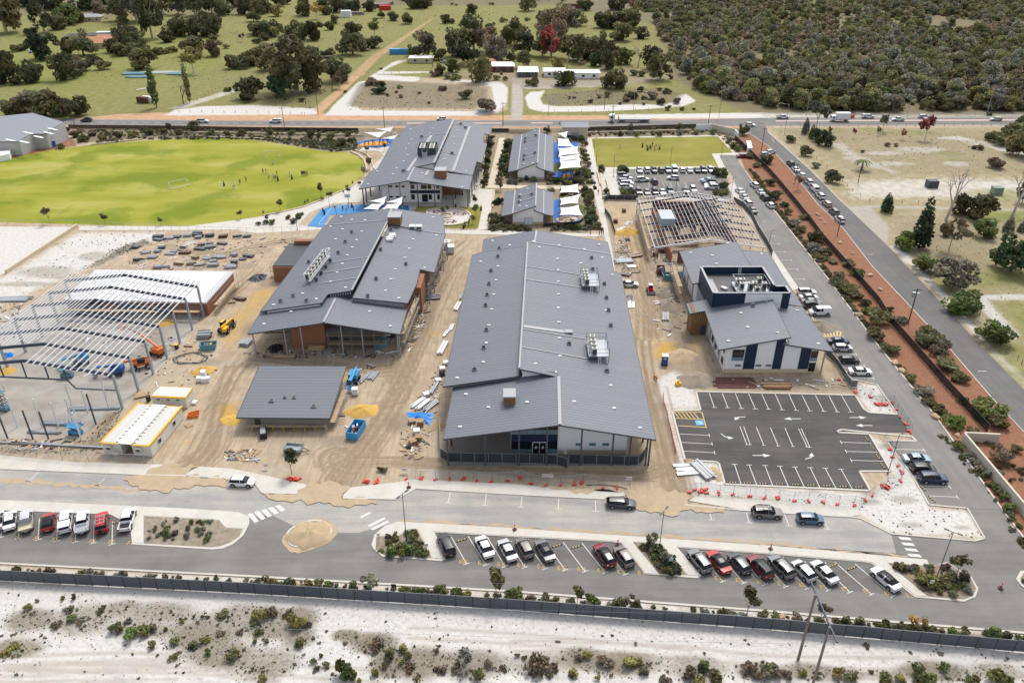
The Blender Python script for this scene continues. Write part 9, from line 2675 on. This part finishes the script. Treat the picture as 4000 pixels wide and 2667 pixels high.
# stacks of material
def kj(ad,px,l,w,h,dm,m,n=4,hn=2,au='material_stack',bearer=True,z=.02):
 p=G(*px);o=ag(au,ad,'materials',(p.x,p.y,z),dm)
 g=random.Random(int(px[0]*7+px[1]))
 for j in range(hn):
  for k in range(n):
   ln=l*g.uniform(.82,1.05)
   y=-w/2+(k+.5)*w/n+g.uniform(-.03,.03)
   a=g.uniform(-.05,.05)
   MB().o_(g.uniform(-.15,.15),y,a,ln,w/n*.82,.1+j*h/hn,.1+(j+.86)*h/hn).b_('length',m if not isinstance(m,tuple)else m[(j*n+k)%len(m)],o,ab=True)
 if bearer:
  for x in(-l*.3,l*.3):MB().x_(x-.06,-w/2,0,x+.06,w/2,.095).b_('bearer',a2,o,ab=True)
 return o
MT=(ai,ae,al,a9,a2,ez)
YARD=PT('1455,610,0 1455,638,0 1545,628,1 1625,612,0 1720,605,1 1815,578,0 1820,602,0 1820,622,1 1928,606,0 2050,612,3 2180,606,0 2270,608,5 1490,714,0 1345,757,1 1450,748,2 1565,770,1 1600,745,1 1685,708,1 1850,685,3 1840,722,0 1930,682,0 1940,710,2 2040,675,0 1260,828,0 1330,810,4 1400,802,2 1700,762,3 1800,808,4 1760,862,4 1830,868,2 1900,812,1 1960,842,2 1960,876,2 2000,795,1 2040,800,2 2150,785,2 2280,792,0 2230,818,0 2150,848,0 2120,872,1 2120,893,1 1450,893,1 1510,884,1 1640,862,4 1250,708,0 2200,1185,3 2130,1210,4')
for i,(x,y,k)in enumerate(YARD):
 l=('dark','grey steel','pale','rusty','timber','dark grey')[k]
 px=(x/2.3515,667+y/2.3515)
 kj(l+' stack of building lengths in the material yard behind the works',px,R.uniform(1.6,3.4),R.uniform(.8,1.5),R.uniform(.3,.8),R.uniform(-.3,.4),(MT[k],MT[k],ae,MT[k],ai),R.randint(4,6),R.randint(1,3))['group']='stacks in the material yard'
for l,px,L_,w,h,yw,m,n,ly in(('bundle of long aluminium lengths above the blue tarpaulin, left one',(1632,1575),4.2,.9,.3,1.0,be,5,1),('bundle of long aluminium lengths above the blue tarpaulin, middle one',(1655,1582),4.0,1.0,.4,1.0,be,5,2),('bundle of dark edged lengths above the blue tarpaulin, right one',(1682,1588),4.4,1.2,.4,1.0,(be,ai),6,2),('grey channel leaning by the hall eave',(1696,1520),4.2,.8,.5,1.3,ae,3,1),('grey steel sheets beside the light blue boom lift',(1458,1470),3.2,1.4,.3,1.3,ae,4,1),('long grey channel beside the light blue boom lift',(1430,1475),5,.7,.3,1.15,ae,2,1),('long white wrapped pack beside the hall eave',(1730,1362),5.5,1.3,.6,1.35,aa,2,1),('white sheet pack farther up the hall side',(1787,1200),4.6,1.2,.4,1.4,aa,2,1),('white frame lying beside the hall side track',(1764,1280),3.6,.9,.2,1.4,aa,3,1),('white lengths beside the hall side track',(1742,1305),3,.7,.3,1.3,aa,3,1),('grey lengths beside the upper hall side',(1802,1160),3,.6,.3,1.4,ae,3,1),('dark steel lengths heaped on the track by the unfinished block',(1680,1165),5,2.2,.4,.2,(ai,ae,ai),7,2),('white pallets of blocks behind the unfinished block, left one',(1745,970),2.2,2.6,2.2,0,aa,2,2),('white pallets of blocks behind the unfinished block, right one',(1762,985),2.0,2.4,2.0,0,aa,2,2),('white board and grey steel offcuts beside the black car park',(2680,1835),3.8,3.2,.2,.1,(aa,aa,ae),3,1),('heap of bent grey steel offcuts beside the sand heap',(2745,1840),5.0,2.2,.5,-1.1,(ae,al),7,2),('rusty steel mesh sheet on the dirt below the office',(2870,1496),9,4.0,.08,0,a9,9,1),('red brown timber lengths below the office',(3035,1512),6,1.8,.4,0,(gw,a9,a2),6,1),('pale concrete lengths lying on the right works track',(2600,1240),4.5,1.6,.4,1.4,al,3,1),('timber frames and offcuts left of the right works track',(2480,1000),4,2.4,.3,.4,(a9,a2,al),6,1),('grey mesh panels left of the right works track',(2435,1022),5,2.6,.4,.1,ae,6,2),('white window frame lying by the right works track',(2468,1042),2.6,1.6,.15,.05,aa,4,1),('white sheet by the hall back corner',(2465,1192),3.4,1.8,.1,1.4,aa,2,1),('brown offcuts near the hall back step',(2440,1075),3,1.4,.4,-.4,(a9,al),5,1),('steel bin of lengths beside the steel hall columns',(800,1315),3.2,2.4,1.1,.1,(ae,ai),4,2),('grey steel bundle on the slab near the columns',(370,1598),10,.9,.3,.02,ae,4,1),('grey steel bundle beside the lowered scissor lift',(240,1658),8,.9,.4,-.05,ae,4,2),('short steel bundle in front of the slab columns',(172,1690),6.5,.8,.3,-.08,ae,4,1),('long beam lying on the dirt below the slab, back one',(40,1732),22,.4,.3,-.03,ae,1,1),('long beam lying on the dirt below the slab, front one',(225,1742),18,.4,.3,-.05,ae,1,1),('steel tubes beside the unfinished block corner',(962,1345),2.4,2.2,.8,1.4,ae,5,2),('silver lengths left of the white slab block',(40,1172),10,2.4,.4,.05,ae,7,1),('plywood sheet in front of the brick wall',(1112,1392),4.6,1.6,.06,0,a2,1,1),('timber rack in front of the brick wall',(1235,1368),3.6,.8,1.2,0,a2,3,3),('blue grey frames on the paddock, left group',(525,290),13,5,.6,.05,bv,6,1),('blue grey frames on the paddock, front group',(545,303),14,4,.5,0,bv,6,1),('white edged slab frame on the paddock',(630,286),22,7,.5,.05,(bk,bv,bv,bk),6,1),('blue grey frames on the paddock, right group',(690,291),9,4,.6,0,bv,5,1),('white long sheet on the paddock',(558,350),7,1,.3,.8,aa,2,1),('scrap heap beside the burnt paddock trees',(1272,228),9,4,1.2,0,bi,6,2),('junk beside the white shed on the far track',(1385,58),14,6,2,0,(al,ai,a9),5,2),('junk heap by the far red container',(1470,30),22,8,3,0,(ai,a9,al),6,2),('pallet of materials left of the toilet cabin',(555,1545),2.6,1.8,.3,.4,a2,5,1)):
 kj(l,px,L_,w,h,yw,m,n,ly)
def jy(ad,px,n,dm=.0,jz=None):
 p=G(*px);o=ag('timber_pallet_stack' if not jz else 'loaded_pallet',ad,'pallet',(p.x,p.y,.02),dm)
 for j in range(n):
  for k in range(6):MB().x_(-.6,-.6+k*.21,.12+j*.17,.6,-.45+k*.21,.15+j*.17).b_('slat',a2,o,ab=True)
  for x in(-.55,0,.55):MB().x_(x-.05,-.6,j*.17,x+.05,.6,.119+j*.17).b_('bearer',a2,o,ab=True)
 if jz:
  z=n*.17
  for i in range(2):
   for k in range(2):MB().x_(-.58+i*.585,-.58+k*.585,z,-.01+i*.585,-.01+k*.585,z+jz[1]).b_('carton',jz[0],o,ab=True)
for l,px,n,yw,ld in(('stack of timber pallets on the blue tarpaulin edge, left one',(1610,1650),4,.3,None),('tall stack of timber pallets below the blue tarpaulin',(1643,1660),7,0,None),('stack of timber pallets nearest the hall porch',(1635,1715),5,.1,None),('broad stack of pallets below the loaded white pallet',(1613,1732),5,.6,None),('pallets lying flat at the left of the pallet heap',(1578,1732),1,.6,None),('broken pallet at the bottom of the pallet heap',(1630,1785),1,.3,None),('timber pallet lying left of the sand entrance',(1004,1765),1,1.2,None),('pallet beside the site office end',(738,1662),1,.8,None),('pallet standing at the corner of the black car park',(2690,1805),2,.1,None),('pallet on the dirt beside the scaffold of the white slab block',(905,1182),1,.1,None),('white block pallet right of the small rendered block',(1388,1540),1,.1,(aa,1.3)),('white wrapped pallet beside the aluminium bundles',(1665,1545),1,.4,(aa,.5)),('white wrapped pallet below the blue tarpaulin',(1628,1690),1,.1,(aa,.6)),('white wrapped pallet beside the grey channel',(1713,1488),1,.4,(aa,.3)),('white wrapped pallet by the black wrap near the hall',(1728,1445),1,.2,(aa,.5)),('white pallet with red markings near the hall',(1742,1422),1,.3,(aa,.5)),('red brick pallet by the bricklaying scaffold',(2560,1000),1,.2,(a9,.8)),('red brick pallet left of the yellow sand heap',(2404,870),1,.1,(a9,.8)),('red brick pallet on the works track edge',(2437,828),1,0,(a9,.7)),('second red brick pallet by the bricklaying scaffold',(2582,985),1,.3,(a9,.8))):
 jy(l,px,n,yw,ld)
def d8(au,ad,bz,m,h=.25,z=.03,fo='sheet',cr=1):
 P2=jag([G(*p)for p in bz],.25,.5,cr)
 g=random.Random(cr);c=sum((Vector((x,y,0))for x,y in P2),Vector())/len(P2)
 mb=MB()
 for i in range(len(P2)):
  a,b=P2[i],P2[(i+1)%len(P2)]
  ma,mbb=[(v[0]*.5+c.x*.5,v[1]*.5+c.y*.5,z+h*(.4+.6*math.sin(j*2.1)**2))for j,v in((i,a),((i+1)%len(P2),b))]
  mb.p_([(a[0],a[1],z),(b[0],b[1],z),mbb,ma]).p_([ma,mbb,(c.x,c.y,z+h)])
 return eq(mb.b_(au,m),ad,fo)
jj=bd('blue_tarpaulin',(.012,.2,.62),ac=.45,bj=.12,aj=1.5)
d8('tarpaulin','bright blue tarpaulin spread on the sand beside the hall',PT('1588,1612 1640,1610 1694,1611 1690,1640 1680,1660 1660,1655 1645,1636 1600,1636'),jj,.3)
d8('tarpaulin','blue tarpaulin heap at the left edge of the steel hall',[(8,1385),(50,1380),(54,1392),(20,1400)],jj,.7,cr=2)
d8('plastic_wrap','black plastic heap in front of the brick wall',PT('1035,1372 1060,1350 1100,1345 1105,1365 1075,1380'),a4,1.0,cr=3)
d8('plastic_wrap','black plastic heap on the pallet pile',[(1575,1745),(1600,1740),(1612,1752),(1590,1760)],a4,.5,cr=4)
d8('plastic_wrap','dark plastic heap left of the yellow track',PT('965,1095 1000,1072 1045,1070 1040,1090 1000,1105'),ai,.8,cr=5)
d8('plastic_wrap','black wrap heap beside the hall eave',[(1712,1460),(1740,1450),(1738,1470),(1720,1475)],a4,.8,cr=6)
d8('plastic_wrap','grey plastic heap at the right side of the hall',PT('2448,1155 2465,1145 2478,1165 2470,1178 2450,1175'),al,.7,cr=7)
d8('plastic_wrap','white plastic heap beside the yellow sand pile',[(2405,900),(2440,885),(2455,892),(2430,905)],aa,.6,cr=8)
d8('plastic_wrap','white crumpled sheets by the long walk',[(2440,870),(2470,866),(2470,876),(2445,878)],aa,.6,cr=9)
d8('plastic_wrap','black folded wrap by the yellow sand track',[(2436,935),(2455,930),(2463,942),(2445,946)],ai,.6,cr=10)
for i,(x,y)in enumerate(((780,1488),(800,1490),(812,1488),(798,1474))):
 p=G(x,y);g=random.Random(i)
 bm=bmesh.new();bmesh.ops.create_cube(bm,size=1.0);bmesh.ops.subdivide_edges(bm,edges=bm.edges[:],cuts=2,use_grid_fill=True)
 for v in bm.verts:
  q=v.co.copy();v.co=q*(.55+.45*(1-(q.length-.5)*.6))*1.1+Vector((g.uniform(-.06,.06),g.uniform(-.06,.06),g.uniform(-.05,.05)))
 me=D.meshes.new('bulk_bag');bm.to_mesh(me);bm.free();me.materials.append(aa)
 o=D.objects.new('bulk_bag',me);g8 .objects.link(o);o.location=(p.x,p.y,.45 if i<3 else 1.1)
 eq(o,('left','middle','right','top')[i]+' white bulk bag of the group beside the yellow sand pile','bulk bag','white bulk bags')
for i,(bx,by,ty,m)in enumerate(((30,1712,1610,ai),(129,1715,1603,ai),(190,1714,1607,ai),(375,1657,1538,ai),(70,1667,1555,be),(167,1668,1558,be),(230,1668,1572,be),(285,1650,1553,be),(318,1717,1610,be),(290,1612,1495,be),(345,1612,1523,be),(428,1600,1475,be))):
 p=G(bx,by);h=hz((bx,by),ty)
 eq(MB().x_(p.x-.11,p.y-.11,0,p.x+.11,p.y+.11,h).b_('steel_column',m),(('dark' if m is ai else 'pale thin')+' free standing steel column on the slab, '+ORD[i if i<4 else i-4]+' counted from the '+('left' if i<4 else 'front left')),'column','free standing slab columns')
def j3(ad,px,lidm,dm=0):
 p=G(*px);o=ag('wheelie_bin',ad,'bin',(p.x,p.y,.03),dm)
 MB().r_([(-.3,-.35),(.3,-.35),(.3,.35),(-.3,.35)],.08,1.0).b_('body',a4,o,ab=True)
 MB().r_([(-.34,-.39),(.34,-.39),(.34,.39),(-.34,.39)],1.003,lambda x,y:1.1+y*.1).b_('lid',lidm,o,ab=True)
 for x in(-.28,.28):MB().t_((x-.04,.33,.1),(x+.04,.33,.1),.1,n=8).b_('wheel',c9,o,ab=True)
j3('black wheelie bin with yellow lid beside the steel columns',(692,1362),b4)
j3('dark bin near the right end of the oval',(1296,592),a4);j3('dark bin by the sand circle',(1811,892),a4);j3('dark bin beside the toilet cabin',(582,1566),a4)
def j2(ad,px):
 p=G(*px);o=ag('traffic_bollard',ad,'bollard',(p.x,p.y,.12))
 MB().t_((0,0,0),(0,0,.08),.4,.38,10).b_('base',a4,o,ab=True)
 MB().t_((0,0,.08),(0,0,1.1),.13,.09,8).b_('post',d9,o,ab=True)
 MB().t_((0,0,.6),(0,0,.8),.125,.12,8).b_('white_band',aa,o,ab=True)
for l,px in(('red bollard at the ramp by the brownish hatchback',(2412,2130)),('red and white bollard on the path above the right row',(3009,2146)),('red and white bollard on the asphalt at the right edge',(3908,2298)),('red bollard on the path below the hall fence',(1597,1905)),('fallen red and white bollard on the island path',(2010,2071))):
 j2(l,px)
def gj(ad,px,ty,av,m,w=.6,h_=.6,pm=ae):
 p=G(*px);h=max(1.2,hz(px,ty));o=ag('road_sign',ad,'sign',(p.x,p.y,.05))
 MB().t_((0,0,0),(0,0,h),.035,n=6).b_('post',pm,o,ab=True)
 if av=='tri':
  MB().r_([(-.55,0),(.55,0),(.55,.02),(-.55,.02)],lambda x,y:h-abs(.55-abs(x))*1.65,h).b_('plate',d9,o,ab=True)
  MB().p_([(-.36,-.012,h-.1),(0,-.012,h-.68),(.36,-.012,h-.1)]).b_('face',aa,o,ab=True)
 else:
  MB().x_(-w/2,-.06,h-h_,w/2,-.04,h).b_('plate',m,o,ab=True)
  MB().x_(-w*.3,-.072,h-h_*.6,w*.3,-.062,h-h_*.45).b_('legend',a4 if m is not ed else aa,o,ab=True)
gj('triangular give way sign at the left tip of the long island',(1481,2125),2083,'tri',d9)
gj('small blue and white sign beside the left garden bed',(1667,2160),2122,'sq',aa)
gj('small white sign in the middle garden island',(2617,2215),2178,'sq',aa)
gj('small white sign in the right tip garden',(3630,2300),2265,'sq',aa)
gj('yellow T junction sign beside the side road',(3138,714),695,'sq',b4,.9,.9)
gj('two dark square signs backs on the bottom verge',(1540,2307),2280,'sq',a4,.7,.7)
gj('fallen grey solar sign post on the left island',(592,2100),2068,'sq',al)
gj('orange road works sign by the box truck',(3328,462),450,'sq',c2,2,1.4)
for l,px in(('small white notice on the fence below the hall, left one',(2128,1872)),('white notice on the fence below the hall, right one',(2150,1873)),('white notice board on the fence at the right end below the hall',(2456,1884)),('white site notice board at the sand entrance',(1041,1832)),('white notice board on the hall fence corner',(1580,1848)),('white notice board beside the site office',(455,1785))):
 p=G(*px);o=ag('site_notice',l,'notice',(p.x,p.y,.5));MB().x_(-.45,-.03,0,.45,0,.7).b_('board',aa,o,ab=True);MB().x_(-.35,-.042,.45,.35,-.032,.55).x_(-.35,-.042,.2,.2,-.032,.26).b_('print',d9,o,ab=True)
p=G(2208,1778);o=ag('plastic_chair','white plastic chair beside the hall entrance fence','chair',(p.x,p.y,.03))
MB().x_(-.28,-.28,.42,.28,.28,.47).b_('seat',aa,o,ab=True);MB().x_(-.28,.24,.471,.28,.29,1.0).b_('backrest',aa,o,ab=True)
for x in(-.25,.25):
 for y in(-.25,.25):MB().x_(x-.03,y-.03,0,x+.03,y+.03,.419).b_('leg',aa,o,ab=True)
p=G(1030,1700);o=ag('black_tank','black open topped tank in front of the rendered block','tank',p,.3)
MB().r_([(-.6,-1.3),(.6,-1.3),(.6,1.3),(-.6,1.3)],.1,1.2).b_('body',a4,o,ab=True);MB().x_(-.45,-1.1,1.203,.45,1.1,1.26).b_('rim',al,o,ab=True)
p=G(2648,1504);eq(MB().o_(p.x,p.y,.3,1.0,.8,.05,.7).x_(p.x-.2,p.y-.2,.701,p.x+.2,p.y+.2,1.2).b_('plate_compactor',b4),'small yellow plate compactor on the white sand','compactor')
p=G(756,1625);o=ag('orange_trestle','orange steel frames lying beside the site office','trestle',p,.2)
for k in range(4):MB().o_(0,k*.5-.7,.1*k,2.0,.12,.1,.6).b_('bar',c2,o,ab=True)
i8=MB();pr=None
for k in range(60):
 a=k*.42;q=G(745,1402)+Vector((math.cos(a)*(3.2+.6*math.sin(k)),math.sin(a)*(2.2+.5*math.cos(k*1.3)),.08+.002*k))
 if pr:i8 .t_(pr,q,.05,n=4)
 pr=q
eq(i8 .b_('cable_coil',ai),'dark cable coiled loosely on the dirt beside the steel columns','cable')
i8=MB();pr=None
for k in range(20):
 t=k/19;q=G(2290+160*t,1896+14*t-30*t*(1-t));q.z=.12
 if pr:i8 .t_(pr,q,.06,n=5)
 pr=q
eq(i8 .b_('black_pipe',a4),'black pipe lying on the sand below the hall','pipe')
deb=[MB()for _ in range(5)]
DM=(al,a2,ai,a9,aa)
g=random.Random(21)
for p_,n in((PT('1590,1350 1640,1230 1720,1000 1745,1000 1690,1150 1640,1330 1600,1380'),160),([(2400,930),(2440,930),(2500,1060),(2440,1090)],170),([(2500,850),(2560,1000),(2580,1060),(2540,1000)],80),(PT('1560,1690 1690,1460 1740,1400 1720,1550 1690,1700 1660,1790 1590,1790'),130),(PT('600,930 1180,930 1000,1030 650,1060 480,1040'),220),([(880,1760),(1000,1750),(1000,1800),(880,1800)],60),([(100,1180),(0,1180),(0,1330),(60,1330)],70),([(300,1250),(640,1230),(600,1480),(200,1480)],80),([(0,1715),(330,1720),(330,1760),(0,1760)],70),([(950,1370),(1560,1370),(1560,1400),(950,1400)],110),([(2560,1060),(2690,1200),(2700,1330),(2560,1300)],60),([(2690,1470),(3300,1480),(3320,1520),(2720,1515)],60),([(640,1300),(830,1330),(860,1480),(600,1540)],80),([(2560,970),(2600,1040),(2640,1050),(2620,985)],70),(PT('1330,1560 1440,1480 1470,1420 1400,1440 1320,1600 1360,1690'),50)):
 for x,y in et(p_,n,g):
  k=g.choices(range(5),(3,3,2,1.5,2))[0]
  l=g.uniform(.15,.7)if g.random()<.7 else g.uniform(.8,2.2)
  deb[k].o_(x,y,g.uniform(0,3.14),l,g.uniform(.06,.35),.02,g.uniform(.06,.25))
for k,m in enumerate(DM):
 eq(deb[k].b_('building_rubble',m),('pale','timber','dark','rusty','white')[k]+' scraps of building rubble over the site',av='stuff')
 # labels that came out alike: tell them apart by their place in the row
same={}
for o in S.objects:
 if o.parent is None and o.get('label')and o.get('kind')is None:
  same.setdefault((o['label'],o.get('category')),[]).append(o)
for(l,c),L in same.items():
 if 1<len(L)<=24 and len(l.split())<=13:
  L.sort(key=lambda o:o.location.x/max(30,o.location.y))
  for i,o in enumerate(L):
   if len(L)==2:o['label']=l+(', left of two' if i==0 else ', right of two')
   elif len(L)==3:o['label']=l+(', left of three',', middle of three',', right of three')[i]
   elif i<12:o['label']=l+', '+ORD[i]+' from left'
   else:o['label']=l+', '+ORD[len(L)-1-i]+' from right'
